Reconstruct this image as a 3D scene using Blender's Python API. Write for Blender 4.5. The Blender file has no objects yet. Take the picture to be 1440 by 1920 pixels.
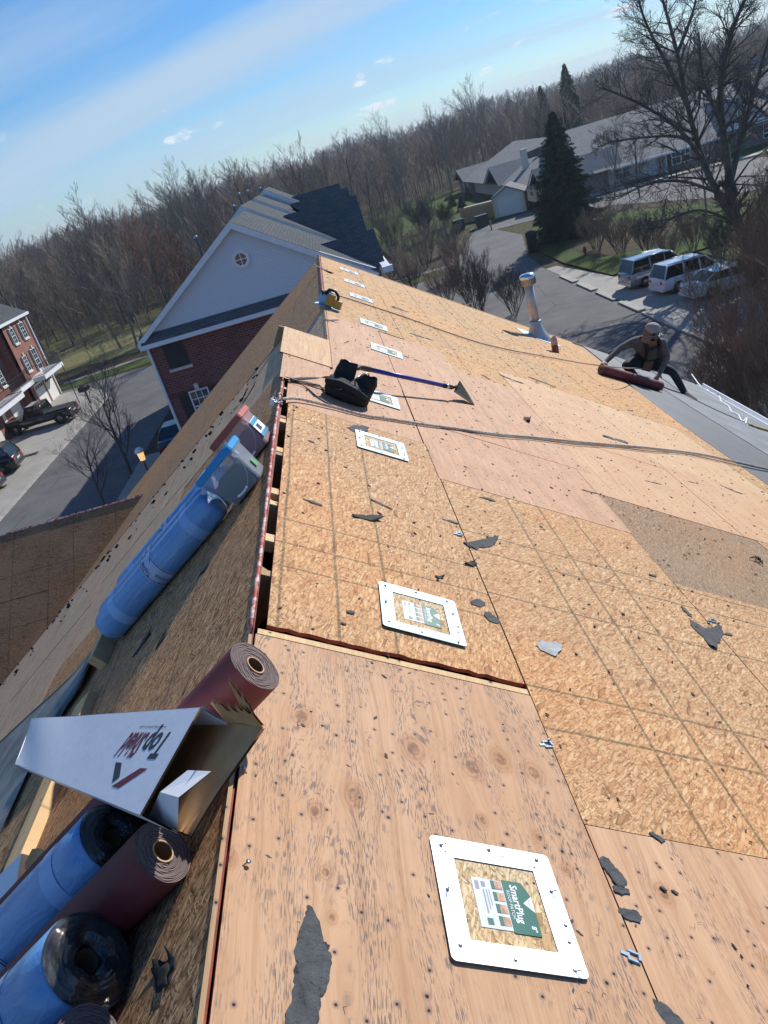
import bpy, bmesh, math, random
import numpy as np
from mathutils import Vector, Matrix, Euler
rnd = random.Random(7)
SC = bpy.context.scene
COL = SC.collection
TH = math.atan(8/12); CT, ST = math.cos(TH), math.sin(TH)
# ------------------------------------------------------------------ camera
CAM = Vector((0.5587, 0.0, 1.184))
RX = np.array([[0.96238572, -0.26993911, -0.03076693], [-0.08845758, -0.41839789, 0.90394605], [-0.25688322, -0.8672232, -0.42653831]])
def ray(px, py): return Vector([float(v) for v in RX @ np.array([px-720., py-960., 1400.])])
cd = bpy.data.cameras.new('camera'); cam = bpy.data.objects.new('camera', cd); COL.objects.link(cam)
right = Vector(RX[:, 0]); up = -Vector(RX[:, 1]); back = -Vector(RX[:, 2])
m = Matrix((right, up, back)).transposed().to_4x4(); m.translation = CAM
cam.matrix_world = m
cd.sensor_fit = 'VERTICAL'; cd.sensor_height = 36; cd.lens = 1400/1920*36; cd.clip_start = .05; cd.clip_end = 6000
SC.camera = cam
# ------------------------------------------------------------------ light
SUN_EL, SUN_AZ = math.radians(31.5), math.radians(38)      # azimuth from +Y towards +X
S = Vector((math.sin(SUN_AZ)*math.cos(SUN_EL), math.cos(SUN_AZ)*math.cos(SUN_EL), math.sin(SUN_EL)))
sl = bpy.data.lights.new('sun', 'SUN'); sun = bpy.data.objects.new('sun', sl); COL.objects.link(sun)
sl.energy = 4.6; sl.angle = math.radians(.53); sl.color = (1, .955, .88)
sun.rotation_euler = (-S).to_track_quat('-Z', 'Y').to_euler()
W = bpy.data.worlds.new('World'); SC.world = W; W.use_nodes = True
nt = W.node_tree; nt.nodes.clear()
def wn(t, **k):
    n = nt.nodes.new(t)
    for a, b in k.items(): setattr(n, a, b)
    return n
sky = wn('ShaderNodeTexSky', sky_type='NISHITA', sun_disc=False, sun_elevation=SUN_EL, sun_rotation=SUN_AZ, air_density=1.0, dust_density=.12, ozone_density=3.0, altitude=250)
tc = wn('ShaderNodeTexCoord')
# cirrus streaks and small cumulus near the horizon, on the sky's own direction
def wmath(op, a, b=None, c=None, clamp=False):
    n = wn('ShaderNodeMath', operation=op, use_clamp=clamp)
    for i, v in enumerate((a, b, c)):
        if v is None: continue
        if isinstance(v, (int, float)): n.inputs[i].default_value = v
        else: nt.links.new(v, n.inputs[i])
    return n.outputs[0]
sep = wn('ShaderNodeSeparateXYZ'); nt.links.new(tc.outputs['Generated'], sep.inputs[0])
zz = wmath('MAXIMUM', sep.outputs[2], .02)
cmb = wn('ShaderNodeCombineXYZ')
nt.links.new(wmath('DIVIDE', sep.outputs[0], wmath('ADD', zz, .12)), cmb.inputs[0]); nt.links.new(wmath('DIVIDE', sep.outputs[1], wmath('ADD', zz, .12)), cmb.inputs[1])
mp0 = wn('ShaderNodeMapping'); mp0.inputs['Rotation'].default_value = (0, 0, .42); nt.links.new(cmb.outputs[0], mp0.inputs[0])
mp = wn('ShaderNodeMapping'); mp.inputs['Scale'].default_value = (.22, 1.15, 1); mp.inputs['Location'].default_value = (3.1, .9, 0)
nt.links.new(mp0.outputs[0], mp.inputs[0])
def wnoise(vec, sc, det, rough, dist=0):
    n = wn('ShaderNodeTexNoise'); n.inputs['Scale'].default_value = sc; n.inputs['Detail'].default_value = det; n.inputs['Roughness'].default_value = rough; n.inputs['Distortion'].default_value = dist
    nt.links.new(vec, n.inputs['Vector']); return n.outputs[0]
def wramp(v, a, b):
    n = wn('ShaderNodeMapRange', interpolation_type='SMOOTHSTEP'); nt.links.new(v, n.inputs[0]); n.inputs[1].default_value = a; n.inputs[2].default_value = b; return n.outputs[0]
cir = wmath('MULTIPLY', wramp(wnoise(mp.outputs[0], .62, 5, .5, .25),   .44, .68), wmath('ADD', .55, wmath('MULTIPLY', wnoise(mp.outputs[0], 3.5, 4, .6), .6)))
mp2 = wn('ShaderNodeMapping'); mp2.inputs['Scale'].default_value = (1, 1, 2.6); nt.links.new(tc.outputs['Generated'], mp2.inputs[0])
cum = wmath('MULTIPLY', wramp(wnoise(mp2.outputs[0], 15, 6, .55), .60, .69), wmath('MULTIPLY', wramp(sep.outputs[2], .025, .045), wmath('SUBTRACT', 1, wramp(sep.outputs[2], .075, .13))))
mixc = wn('ShaderNodeMixRGB'); mixc.inputs[2].default_value = (4.3, 5.6, 7.0, 1)
hs = wn('ShaderNodeHueSaturation'); hs.inputs['Saturation'].default_value = 1.25; hs.inputs['Value'].default_value = .9; hs.inputs['Hue'].default_value = .497
nt.links.new(sky.outputs[0], hs.inputs['Color']); tn = wn('ShaderNodeMixRGB', blend_type='MULTIPLY'); tn.inputs[0].default_value = 1; tg = wn('ShaderNodeMixRGB'); tg.inputs[1].default_value = (.70, .86, 1.06, 1); tg.inputs[2].default_value = (.46, .87, 1.18, 1); nt.links.new(wramp(sep.outputs[2], -.02, .34), tg.inputs[0]); nt.links.new(tg.outputs[0], tn.inputs[2]); nt.links.new(hs.outputs[0], tn.inputs[1]); nt.links.new(tn.outputs[0], mixc.inputs[1])
nt.links.new(wmath('MULTIPLY', cir, 1.0, clamp=True), mixc.inputs[0])
mix2 = wn('ShaderNodeMixRGB'); mix2.inputs[2].default_value = (8.2, 8.3, 8.6, 1); nt.links.new(mixc.outputs[0], mix2.inputs[1]); nt.links.new(wmath('MULTIPLY', cum, .85), mix2.inputs[0])
bg = wn('ShaderNodeBackground'); bg.inputs[1].default_value = .105; nt.links.new(mix2.outputs[0], bg.inputs[0])
wo = wn('ShaderNodeOutputWorld'); nt.links.new(bg.outputs[0], wo.inputs[0])
SC.view_settings.view_transform = 'Standard'; SC.view_settings.look = 'None'; SC.view_settings.exposure = .18; SC.view_settings.gamma = 1; SC.view_settings.use_curve_mapping = False
SC.render.engine = 'CYCLES'; SC.cycles.max_bounces = 6; SC.cycles.transparent_max_bounces = 8
# ------------------------------------------------------------------ places
def hit(px, py, P0, n):
    d = ray(px, py); n = Vector(n); return CAM + d*((Vector(P0)-CAM).dot(n)/d.dot(n))
NR = Vector((ST, 0, CT)); NL = Vector((-ST, 0, CT))
GZ = -11.0
def G(px, py, z=GZ): return hit(px, py, (0, 0, z), (0, 0, 1))
def onR(px, py, h=0):
    p = hit(px, py, NR*h, NR); return (p.x-ST*h)/CT, p.y, h
def onL(px, py, h=0):                       # in the left roof frame x = -s
    p = hit(px, py, NL*h, NL); return (p.x+ST*h)/CT, p.y, h
FR = Matrix.Rotation(TH, 4, 'Y'); FL = Matrix.Rotation(-TH, 4, 'Y')
# ------------------------------------------------------------------ objects
def tag(o, label=None, cat=None, group=None, kind=None):
    for k, v in (('label', label), ('category', cat), ('group', group), ('kind', kind)):
        if v: o[k] = v
    return o
def empty(name, mat=None, label=None, cat=None, group=None, kind=None):
    o = bpy.data.objects.new(name, None); COL.objects.link(o); o.empty_display_size = .1
    if mat is not None: o.matrix_world = mat
    return tag(o, label, cat, group, kind)
class MB:
    def __init__(s): s.v = []; s.f = []; s.mi = []; s.sm = []
    def add(s, v, f, mi=0, smooth=False, mat=None):
        b = len(s.v)
        s.v += [tuple(mat @ Vector(p)) for p in v] if mat is not None else [tuple(p) for p in v]
        s.f += [tuple(i+b for i in q) for q in f]; s.mi += [mi]*len(f); s.sm += [smooth]*len(f); return s
    def box(s, x0, x1, y0, y1, z0, z1, mi=0, mat=None, side=None):
        v = [(x0,y0,z0),(x1,y0,z0),(x1,y1,z0),(x0,y1,z0),(x0,y0,z1),(x1,y0,z1),(x1,y1,z1),(x0,y1,z1)]
        s.add(v, [(3,2,1,0),(4,5,6,7)], mi, mat=mat); b = len(s.v)-8
        s.f += [tuple(i+b for i in q) for q in ((0,1,5,4),(1,2,6,5),(2,3,7,6),(3,0,4,7))]
        s.mi += [mi if side is None else side]*4; s.sm += [False]*4; return s
    def tube(s, pts, rad, n=6, mi=0, cap=True, smooth=True):
        pts = [Vector(p) for p in pts]
        if not hasattr(rad, '__len__'): rad = [rad]*len(pts)
        t = (pts[1]-pts[0]).normalized(); u = t.orthogonal().normalized(); vs = []
        for i, p in enumerate(pts):
            t2 = (pts[min(i+1, len(pts)-1)]-pts[max(i-1, 0)])
            t2 = t2.normalized() if t2.length > 1e-9 else t
            u = (u - t2*u.dot(t2)); u = u.normalized() if u.length > 1e-6 else t2.orthogonal().normalized()
            w = t2.cross(u)
            for k in range(n):
                a = 2*math.pi*k/n; vs.append(p+(u*math.cos(a)+w*math.sin(a))*rad[i])
        fs = [(i*n+k, i*n+(k+1) % n, (i+1)*n+(k+1) % n, (i+1)*n+k) for i in range(len(pts)-1) for k in range(n)]
        s.add(vs, fs, mi, smooth)
        if cap:
            b = len(s.v)-len(vs); s.f += [tuple(b+k for k in range(n))[::-1], tuple(b+(len(pts)-1)*n+k for k in range(n))]; s.mi += [mi]*2; s.sm += [False]*2
        return s
    def lathe(s, prof, n=24, mi=0, mat=None, smooth=True, cap=True):      # prof (r, z) round z
        vs = [(r*math.cos(2*math.pi*k/n), r*math.sin(2*math.pi*k/n), z) for r, z in prof for k in range(n)]
        fs = [(i*n+k, i*n+(k+1) % n, (i+1)*n+(k+1) % n, (i+1)*n+k) for i in range(len(prof)-1) for k in range(n)]
        if cap: fs += [tuple(range(n))[::-1], tuple((len(prof)-1)*n+k for k in range(n))]
        return s.add(vs, fs, mi, smooth, mat)
    def prism(s, poly, z0, z1, mi=0, mat=None, side=None):
        n = len(poly)
        vs = [(x, y, z0) for x, y in poly]+[(x, y, z1) for x, y in poly]
        s.add(vs, [tuple(range(n))[::-1], tuple(range(n, 2*n))], mi, mat=mat); b = len(s.v)-2*n
        s.f += [tuple(i+b for i in (k, (k+1) % n, n+(k+1) % n, n+k)) for k in range(n)]; s.mi += [mi if side is None else side]*n; s.sm += [False]*n; return s
    def quad(s, a, b, c, d, mi=0): return s.add([a, b, c, d], [(0, 1, 2, 3)], mi)
    def mesh(s, name, mats):
        me = bpy.data.meshes.new(name); me.from_pydata(s.v, [], s.f)
        for m_ in (mats if isinstance(mats, (list, tuple)) else [mats]): me.materials.append(m_)
        me.polygons.foreach_set('material_index', s.mi); me.polygons.foreach_set('use_smooth', s.sm); me.update(); return me
    def build(s, name, mats, parent=None, mat=None, **k):
        return link(name, s.mesh(name, mats), parent, mat, **k)
def link(name, me, parent=None, mat=None, **k):
    o = bpy.data.objects.new(name, me); COL.objects.link(o)
    if parent is not None: o.parent = parent
    if mat is not None: o.matrix_local = mat
    return tag(o, **k)
def dup(root, mat, label=None, group=None):
    r = root.copy(); COL.objects.link(r); r.matrix_world = mat
    if label: r['label'] = label
    if group: r['group'] = group
    for ch in list(root.children):
        c = ch.copy(); COL.objects.link(c); c.parent = r
        for g in ch.children: d = g.copy(); COL.objects.link(d); d.parent = c
    return r
def T(x, y, z): return Matrix.Translation((x, y, z))
def RZ(a): return Matrix.Rotation(a, 4, 'Z')
def spline(pts, n=8):
    P = [Vector(p) for p in pts]; P = [2*P[0]-P[1]]+P+[2*P[-1]-P[-2]]; out = []
    for i in range(1, len(P)-2):
        for k in range(n):
            t = k/n; a, b, c, d = P[i-1:i+3]
            out.append(.5*((2*b)+(c-a)*t+(2*a-5*b+4*c-d)*t*t+(3*b-a-3*c+d)*t**3))
    out.append(P[-2]); return out
# ------------------------------------------------------------------ materials
class NM:
    def __init__(s, name, rough=.7, metal=0, spec=.5, **kw):
        s.m = bpy.data.materials.new(name); s.m.use_nodes = True; s.t = s.m.node_tree; s.b = s.t.nodes['Principled BSDF']
        s.b.inputs['Roughness'].default_value = rough; s.b.inputs['Metallic'].default_value = metal; s.b.inputs['Specular IOR Level'].default_value = spec
        s._tc = None
    def n(s, t, **k):
        x = s.t.nodes.new(t)
        for a, b in k.items(): setattr(x, a, b)
        return x
    def set(s, sock, v):
        if isinstance(v, (int, float)): sock.default_value = v
        elif isinstance(v, (tuple, list)): sock.default_value = (tuple(v)+(1,))[:4] if len(sock.default_value) == 4 else tuple(v)
        else: s.t.links.new(v, sock)
    @property
    def obj(s):
        if s._tc is None: s._tc = s.n('ShaderNodeTexCoord').outputs['Object']
        return s._tc
    def math(s, op, a, b=0, clamp=False):
        x = s.n('ShaderNodeMath', operation=op, use_clamp=clamp); s.set(x.inputs[0], a); s.set(x.inputs[1], b); return x.outputs[0]
    def map(s, v=None, rot=0, scale=(1, 1, 1), loc=(0, 0, 0)):
        x = s.n('ShaderNodeMapping'); s.t.links.new(v or s.obj, x.inputs[0]); x.inputs['Rotation'].default_value = (0, 0, rot) if not isinstance(rot, tuple) else rot; x.inputs['Scale'].default_value = scale; x.inputs['Location'].default_value = loc; return x.outputs[0]
    def noise(s, v=None, sc=5, det=3, rough=.55, dist=0, col=False):
        x = s.n('ShaderNodeTexNoise'); s.t.links.new(v or s.obj, x.inputs['Vector'])
        for a, b in (('Scale', sc), ('Detail', det), ('Roughness', rough), ('Distortion', dist)): x.inputs[a].default_value = b
        return x.outputs[1 if col else 0]
    def vor(s, v=None, sc=5, feat='F1', dims='2D', rand=1):
        x = s.n('ShaderNodeTexVoronoi', feature=feat, voronoi_dimensions=dims); s.t.links.new(v or s.obj, x.inputs['Vector']); x.inputs['Scale'].default_value = sc; x.inputs['Randomness'].default_value = rand; return x
    def ramp(s, v, a, b, lo=0, hi=1):
        x = s.n('ShaderNodeMapRange', interpolation_type='SMOOTHSTEP'); s.set(x.inputs[0], v)
        for i, q in enumerate((a, b, lo, hi)): x.inputs[i+1].default_value = q
        return x.outputs[0]
    def cr(s, v, stops, const=False):
        x = s.n('ShaderNodeValToRGB'); s.set(x.inputs[0], v); e = x.color_ramp.elements
        if const: x.color_ramp.interpolation = 'CONSTANT'
        while len(e) < len(stops): e.new(.5)
        for el, (p, c) in zip(e, stops): el.position = p; el.color = tuple(c)+(1,)
        return x.outputs[0]
    def mix(s, f, a, b, mode='MIX'):
        x = s.n('ShaderNodeMixRGB', blend_type=mode); s.set(x.inputs[0], f); s.set(x.inputs[1], a); s.set(x.inputs[2], b); return x.outputs[0]
    def sep(s, v=None):
        x = s.n('ShaderNodeSeparateXYZ'); s.t.links.new(v or s.obj, x.inputs[0]); return x.outputs
    def comb(s, a, b, c=0):
        x = s.n('ShaderNodeCombineXYZ'); s.set(x.inputs[0], a); s.set(x.inputs[1], b); s.set(x.inputs[2], c); return x.outputs[0]
    def bump(s, h, st=.3, d=.01):
        x = s.n('ShaderNodeBump'); s.set(x.inputs['Height'], h); x.inputs['Strength'].default_value = st; x.inputs['Distance'].default_value = d
        s.t.links.new(x.outputs[0], s.b.inputs['Normal']); return s
    def color(s, v): s.set(s.b.inputs['Base Color'], v); return s
    def rough(s, v): s.set(s.b.inputs['Roughness'], v); return s
def plain(name, c, rough=.7, metal=0, var=.25, sc=3, det=4, bump=0, bsc=60, spec=.5, stretch=(1, 1, 1)):
    q = NM(name, rough, metal, spec); v = q.map(scale=stretch)
    n = q.noise(v, sc, det, .6); q.color(q.mix(q.ramp(n, .3, .7), tuple(x*(1-var) for x in c), tuple(min(1, x*(1+var*.6)) for x in c)))
    if bump: q.bump(q.noise(v, bsc, 4), bump)
    return q.m
def osb(name, lines_s=(), lines_y=(), tones=((.34,.17,.08),(.56,.31,.15),(.66,.395,.205),(.75,.51,.29)), dirt=.25, fs=1., turn=0., lw=.006, edge=.5, ymax=1e3, bump=.5):
    q = NM(name, .75, spec=.2); w = q.noise(sc=9/fs, det=2, col=True)
    vw = q.n('ShaderNodeVectorMath', operation='MULTIPLY_ADD'); q.t.links.new(w, vw.inputs[0]); vw.inputs[1].default_value = (.02*fs,)*3; q.t.links.new(q.obj, vw.inputs[2]); V = vw.outputs[0]
    colr = None; H = None
    for i, (a, sx, sy) in enumerate(((.15, 30, 104), (1.2, 34, 150), (-.55, 26, 126), (2.2, 40, 160), (.75, 46, 185), (-1.25, 33, 140), (1.7, 17, 72))):
        mv = q.map(q.map(V, a+turn), 0, (sx/fs, sy/fs, 1), (i*3.7, i*1.9, 0)); vo = q.vor(mv, 1)
        sp = q.n('ShaderNodeSeparateColor'); q.t.links.new(vo.outputs['Color'], sp.inputs[0])
        c = q.cr(sp.outputs[0], ((0, tones[0]), (.18, tones[1]), (.6, tones[2]), (1, tones[3])))
        shade = q.ramp(vo.outputs['Distance'], .3, .8, 1, 1-edge); c = q.mix(1, c, shade, 'MULTIPLY')
        hh = q.math('ADD', sp.outputs[2], 0)
        if colr is None: colr, H = c, hh
        else:
            msk = q.math('GREATER_THAN', sp.outputs[1], .52 if i < 6 else .8); colr = q.mix(msk, colr, c)
            mh = q.n('ShaderNodeMix'); q.t.links.new(msk, mh.inputs[0]); q.t.links.new(H, mh.inputs[2]); q.t.links.new(hh, mh.inputs[3]); H = mh.outputs[0]
    xyz = q.sep()
    big = q.ramp(q.noise(sc=1.3, det=4, rough=.65), .35, .7); colr = q.mix(q.math('MULTIPLY', big, dirt), colr, (.44, .25, .13), 'MIX'); colr = q.mix(q.math('MULTIPLY', q.ramp(q.noise(sc=.55, det=2), .42, .6), .28), colr, (.75, .50, .30), 'OVERLAY')
    colr = q.mix(q.math('MULTIPLY', q.ramp(q.noise(sc=7, det=5, rough=.7), .58, .75), dirt*1.2), colr, (.20, .14, .09))
    spots = q.vor(None, 9); ss = q.n('ShaderNodeSeparateColor'); q.t.links.new(spots.outputs['Color'], ss.inputs[0])
    sm = q.math('MULTIPLY', q.math('LESS_THAN', spots.outputs['Distance'], q.math('MULTIPLY', ss.outputs[1], .05)), q.math('GREATER_THAN', ss.outputs[0], .55))
    colr = q.mix(sm, colr, (.04, .03, .025))
    wob = q.math('MULTIPLY', q.math('SUBTRACT', q.noise(sc=1.7, det=3), .5), .02)
    L = None
    for ax, lst in ((0, lines_s), (1, lines_y)):
        for k in lst:
            d = q.math('ABSOLUTE', q.math('SUBTRACT', q.math('ADD', xyz[ax], wob), k)); l = q.ramp(d, lw*.35, lw*1.3, 1, 0)
            if ax == 0: l = q.math('MULTIPLY', l, q.math('LESS_THAN', xyz[1], ymax))
            L = l if L is None else q.math('MAXIMUM', L, l)
    if L is not None: colr = q.mix(q.math('MULTIPLY', q.math('MULTIPLY', L, q.ramp(q.noise(sc=60, det=3), .3, .55, .35, 1)), .72), colr, (.085, .08, .045))
    q.color(colr).bump(H, bump, .004*fs); return q.m
def ply(name, base=(.60, .36, .21), knots=(), mildew=.6, gray=0, pink=0, yscale=1., cols=()):
    q = NM(name, .7, spec=.25); xyz = q.sep(); x, y = xyz[0], xyz[1]; K = None; R = None
    for kx, ky, r in knots:
        dx = q.math('MULTIPLY', q.math('SUBTRACT', x, kx), 1/r); dy = q.math('MULTIPLY', q.math('SUBTRACT', y, ky), .72/r)
        d2 = q.math('ADD', q.math('MULTIPLY', dx, dx), q.math('MULTIPLY', dy, dy))
        e = q.math('MULTIPLY', dx, q.math('POWER', 2.718, q.math('MULTIPLY', d2, -.22))); e = q.math('MULTIPLY', e, r*.8)
        K = e if K is None else q.math('ADD', K, e); R = d2 if R is None else q.math('MINIMUM', R, d2)
    xx = x if K is None else q.math('SUBTRACT', x, K)
    warp = q.math('MULTIPLY', q.math('SUBTRACT', q.noise(q.comb(q.math('MULTIPLY', xx, 5), q.math('MULTIPLY', y, .8)), 1, 2), .5), .16)
    gx = q.math('ADD', xx, warp)
    g1 = q.noise(q.comb(q.math('MULTIPLY', gx, 55), q.math('MULTIPLY', y, 1.1*yscale)), 1, 5, .65)
    g2 = q.noise(q.comb(q.math('MULTIPLY', gx, 260), q.math('MULTIPLY', y, 5)), 1, 3, .6)
    b = base; c = q.cr(q.math('ADD', q.math('MULTIPLY', g1, .75), q.math('MULTIPLY', g2, .25)), ((.3, tuple(v*f for v, f in zip(b, (.72, .62, .54)))), (.5, b), (.72, tuple(min(1, v*f) for v, f in zip(b, (1.2, 1.24, 1.28))))))
    bl = q.ramp(q.noise(sc=2.2, det=4, rough=.6), .35, .7); c = q.mix(q.math('MULTIPLY', q.ramp(q.noise(q.comb(q.math('MULTIPLY', x, 6), q.math('MULTIPLY', y, 1.6)), 1, 5, .7), .5, .72), .38*(mildew > .5)), c, (b[0]*.62, b[1]*.50, b[2]*.44)); c = q.mix(q.math('MULTIPLY', bl, .42+pink), c, (b[0]*.9, b[1]*.78, b[2]*.70))
    if R is not None:
        ring = q.math('SINE', q.math('MULTIPLY', q.math('ADD', q.math('SQRT', R), q.math('MULTIPLY', q.noise(sc=14, det=3), 1.1)), 13)); ringm = q.ramp(R, .6, 3.2, 1, 0)
        c = q.mix(q.math('MULTIPLY', ringm, q.ramp(ring, -.6, 1, .30, .60)), c, (b[0]*.66, b[1]*.48, b[2]*.36))
        c = q.mix(q.math('MULTIPLY', q.ramp(R, .12, .55, .85, 0), q.ramp(q.noise(sc=70, det=3), .3, .6)), c, (.22, .11, .055))
    fl = q.noise(q.comb(q.math('MULTIPLY', gx, 300), q.math('MULTIPLY', y, 32)), 1, 2, .5)
    patch = q.math('MULTIPLY', q.ramp(q.noise(q.comb(q.math('MULTIPLY', x, 11), q.math('MULTIPLY', y, 4)), 1, 4, .7), .42, .64), mildew)
    for cx_ in cols: patch = q.math('MAXIMUM', patch, q.math('MULTIPLY', q.ramp(q.math('ABSOLUTE', q.math('SUBTRACT', q.math('ADD', x, q.math('MULTIPLY', warp, .5)), cx_)), .005, .035, 1, 0), q.ramp(q.noise(q.comb(q.math('MULTIPLY', x, 30), q.math('MULTIPLY', y, 9)), 1, 4, .7), .38, .55)))
    c = q.mix(q.math('MULTIPLY', q.math('MULTIPLY', q.ramp(fl, .50, .58), patch), .8), c, (.13, .11, .105))
    if gray: c = q.mix(gray, c, q.cr(g1, ((.3, (.21, .155, .11)), (.7, (.52, .41, .29)))))
    for sc, th, dk in ((16, .05, .02), (7, .028, .015)):
        v = q.vor(None, sc); ss = q.n('ShaderNodeSeparateColor'); q.t.links.new(v.outputs['Color'], ss.inputs[0])
        on = q.math('GREATER_THAN', ss.outputs[0], .62)
        c = q.mix(q.math('MULTIPLY', q.ramp(v.outputs['Distance'], th, th*3.4, .55, 0), on), c, (.16, .12, .11)); c = q.mix(q.math('MULTIPLY', q.math('LESS_THAN', v.outputs['Distance'], th), on), c, (dk, dk, dk))
    q.color(c).bump(q.math('ADD', g2, q.math('MULTIPLY', fl, .6)), .28, .003); return q.m
MT = {}
# ------------------------------------------------------------------ shared materials
MT['osbA'] = osb('osb fresh', lines_s=(.08, .285, .485), lines_y=(2.40, 2.585, 2.80, 4.15), lw=.0065)
MT['osbB'] = osb('osb fresh wide', lines_s=(1.345, 1.55, 1.775), lines_y=(1.79, 2.0, 2.61, 3.0, 3.2), lw=.0075, turn=.5)
MT['osbC'] = osb('osb pale', lines_s=(1.02, 1.43, 1.85, 2.6, 3.0), lines_y=(9.3, 11.8), lw=.008, turn=.9, tones=((.34,.17,.08),(.56,.32,.15),(.67,.42,.21),(.77,.53,.29)), fs=1.2)
MT['osbD'] = osb('osb dark aged', tones=((.16,.11,.07),(.27,.19,.125),(.34,.25,.165),(.42,.32,.22)), dirt=.35, turn=.2, fs=.8)
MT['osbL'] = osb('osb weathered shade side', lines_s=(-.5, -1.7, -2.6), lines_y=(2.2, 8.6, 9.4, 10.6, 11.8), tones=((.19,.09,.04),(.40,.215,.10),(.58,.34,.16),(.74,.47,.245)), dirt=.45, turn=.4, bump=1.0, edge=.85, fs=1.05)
MT['osbX'] = osb('osb shaded cross roof', lines_s=(.8, 1.7), lines_y=(-4.6, -5.6, -3.9), tones=((.14,.065,.03),(.25,.13,.065),(.34,.19,.095),(.42,.26,.14)), dirt=.6, bump=.8, edge=.35, lw=.009)  # darker tones carry the shade of a slope turned from the sun
MT['osbP'] = osb('osb plug', tones=((.36,.24,.12),(.58,.42,.23),(.72,.55,.33),(.80,.65,.42)), fs=.9, dirt=.1)
def knots1():
    out = []
    for px, py, r in ((775,1405,.03),(665,1492,.027),(885,1440,.028),(938,1425,.027),(1000,1450,.026),(565,1345,.026),(590,1522,.016),(905,1540,.014),(610,1637,.013),(432,1614,.012),(622,1722,.01),(1060,1632,.012),(1010,1572,.014)):
        a = onR(px, py); out.append((round(a[0], 3), round(a[1], 3), r))
    return out
MT['ply1'] = ply('plywood near', base=(.575, .35, .205), knots=knots1(), mildew=1.0, cols=(.14, .30, .47, .80))
MT['ply2'] = ply('plywood near right', base=(.60, .365, .215), cols=(1.2, 1.5), knots=[(1.10, 1.22, .02), (1.32, 1.05, .025), (1.6, 1.2, .03), (1.45, .8, .025)], mildew=.5)
MT['plyP'] = ply('plywood pinkish', base=(.58, .345, .21), mildew=.6, pink=.1)
MT['plyL'] = ply('plywood light', base=(.64, .415, .235), mildew=.35)
MT['plyT'] = ply('plywood tan', base=(.62, .385, .22), mildew=.35, pink=.1)
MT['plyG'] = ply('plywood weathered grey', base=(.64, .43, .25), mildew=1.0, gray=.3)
MT['rededge'] = plain('red painted sheet edge', (.30, .06, .035), .7, var=.5, sc=12)
q = NM('faded red and white edge paint', .7); f = q.ramp(q.noise(sc=14, det=4, rough=.7), .45, .58); q.color(q.mix(f, (.42, .06, .045), (.72, .55, .50))); MT['redwhite'] = q.m
MT['lumber'] = ply('pine lumber', base=(.70, .49, .26), mildew=.1); MT['lumberdark'] = ply('old rafter lumber', base=(.45, .29, .16), mildew=.3)  # the second lumber is a darker brown tone
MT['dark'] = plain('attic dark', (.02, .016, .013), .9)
MT['felt'] = plain('torn dark felt', (.075, .08, .085), .85, var=.3, sc=30, bump=.4, bsc=150)
MT['feltblack'] = plain('black felt', (.014, .014, .014), .8)
MT['galv'] = plain('galvanised steel', (.34, .47, .60), .45, .3, var=.08, sc=6)
MT['galvw'] = plain('bright steel plate', (.80, .88, .97), .42, .75, var=.05, sc=5, bump=.05, bsc=8)  # paler copy of the plate steel, sun glare put into its colour
MT['nail'] = plain('nail steel', (.55, .55, .55), .35, .9)
MT['blackp'] = plain('black plastic', (.012, .012, .014), .35)
MT['blackfab'] = plain('black fabric', (.016, .017, .019), .75, var=.4, sc=20, bump=.5, bsc=120)
MT['white'] = plain('white trim paint', (.78, .80, .83), .5, var=.06)
MT['steel'] = plain('dark steel', (.25, .26, .28), .35, .9)
MT['chrome'] = plain('polished metal', (.75, .77, .80), .18, 1, var=.05)
MT['undl'] = plain('grey synthetic underlayment', (.078, .088, .108), .62, var=.25, sc=1.2, stretch=(1, .4, 1), bump=.15, bsc=300)
MT['undl2'] = plain('light grey shingle starter', (.24, .255, .27), .85, var=.2, sc=2, bump=.4, bsc=250)
MT['ltwhite'] = plain('rope fibre', (.62, .56, .47), .85, var=.3, sc=40); MT['ropedark'] = plain('dark rope fibre', (.36, .33, .29), .85); MT['galvp'] = plain('dull galvanised pipe', (.50, .48, .46), .42, .55, var=.2, sc=5)
# ------------------------------------------------------------------ ground
def poly(name, pts, z, m, t=None, label=None, kind='structure', parent=None):
    mb = MB(); n = len(pts)
    if t: mb.prism(pts, z-t, z)
    else: mb.add([(x, y, z) for x, y in pts], [tuple(range(n))])
    return mb.build(name, m, parent, kind=kind)
q = NM('grass and leaf litter ground', .95, spec=.1)
g = q.cr(q.noise(sc=.06, det=6, rough=.65), ((.35, (.075, .06, .04)), (.5, (.11, .09, .055)), (.62, (.10, .115, .04)), (.75, (.15, .14, .07))))
g = q.mix(q.ramp(q.noise(sc=1.2, det=6, rough=.7), .4, .7), g, (.06, .045, .03)); q.color(g).bump(q.noise(sc=2, det=6, rough=.7), .8, .3); MT['ground'] = q.m
q = NM('green lawn', .95, spec=.1); g = q.cr(q.noise(sc=.5, det=6, rough=.65), ((.35, (.05, .075, .02)), (.55, (.085, .14, .03)), (.75, (.14, .16, .06)))); q.color(q.mix(q.ramp(q.noise(sc=12, det=4), .35, .7), g, (.05, .06, .02))).bump(q.noise(sc=14, det=5), .7, .08); MT['lawn'] = q.m
q = NM('asphalt', .88, spec=.25); g = q.cr(q.noise(sc=.35, det=7, rough=.7), ((.3, (.115, .115, .118)), (.5, (.17, .168, .166)), (.7, (.225, .222, .218)))); cr_ = q.vor(q.map(scale=(.16, .12, 1)), 1, 'DISTANCE_TO_EDGE')
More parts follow.
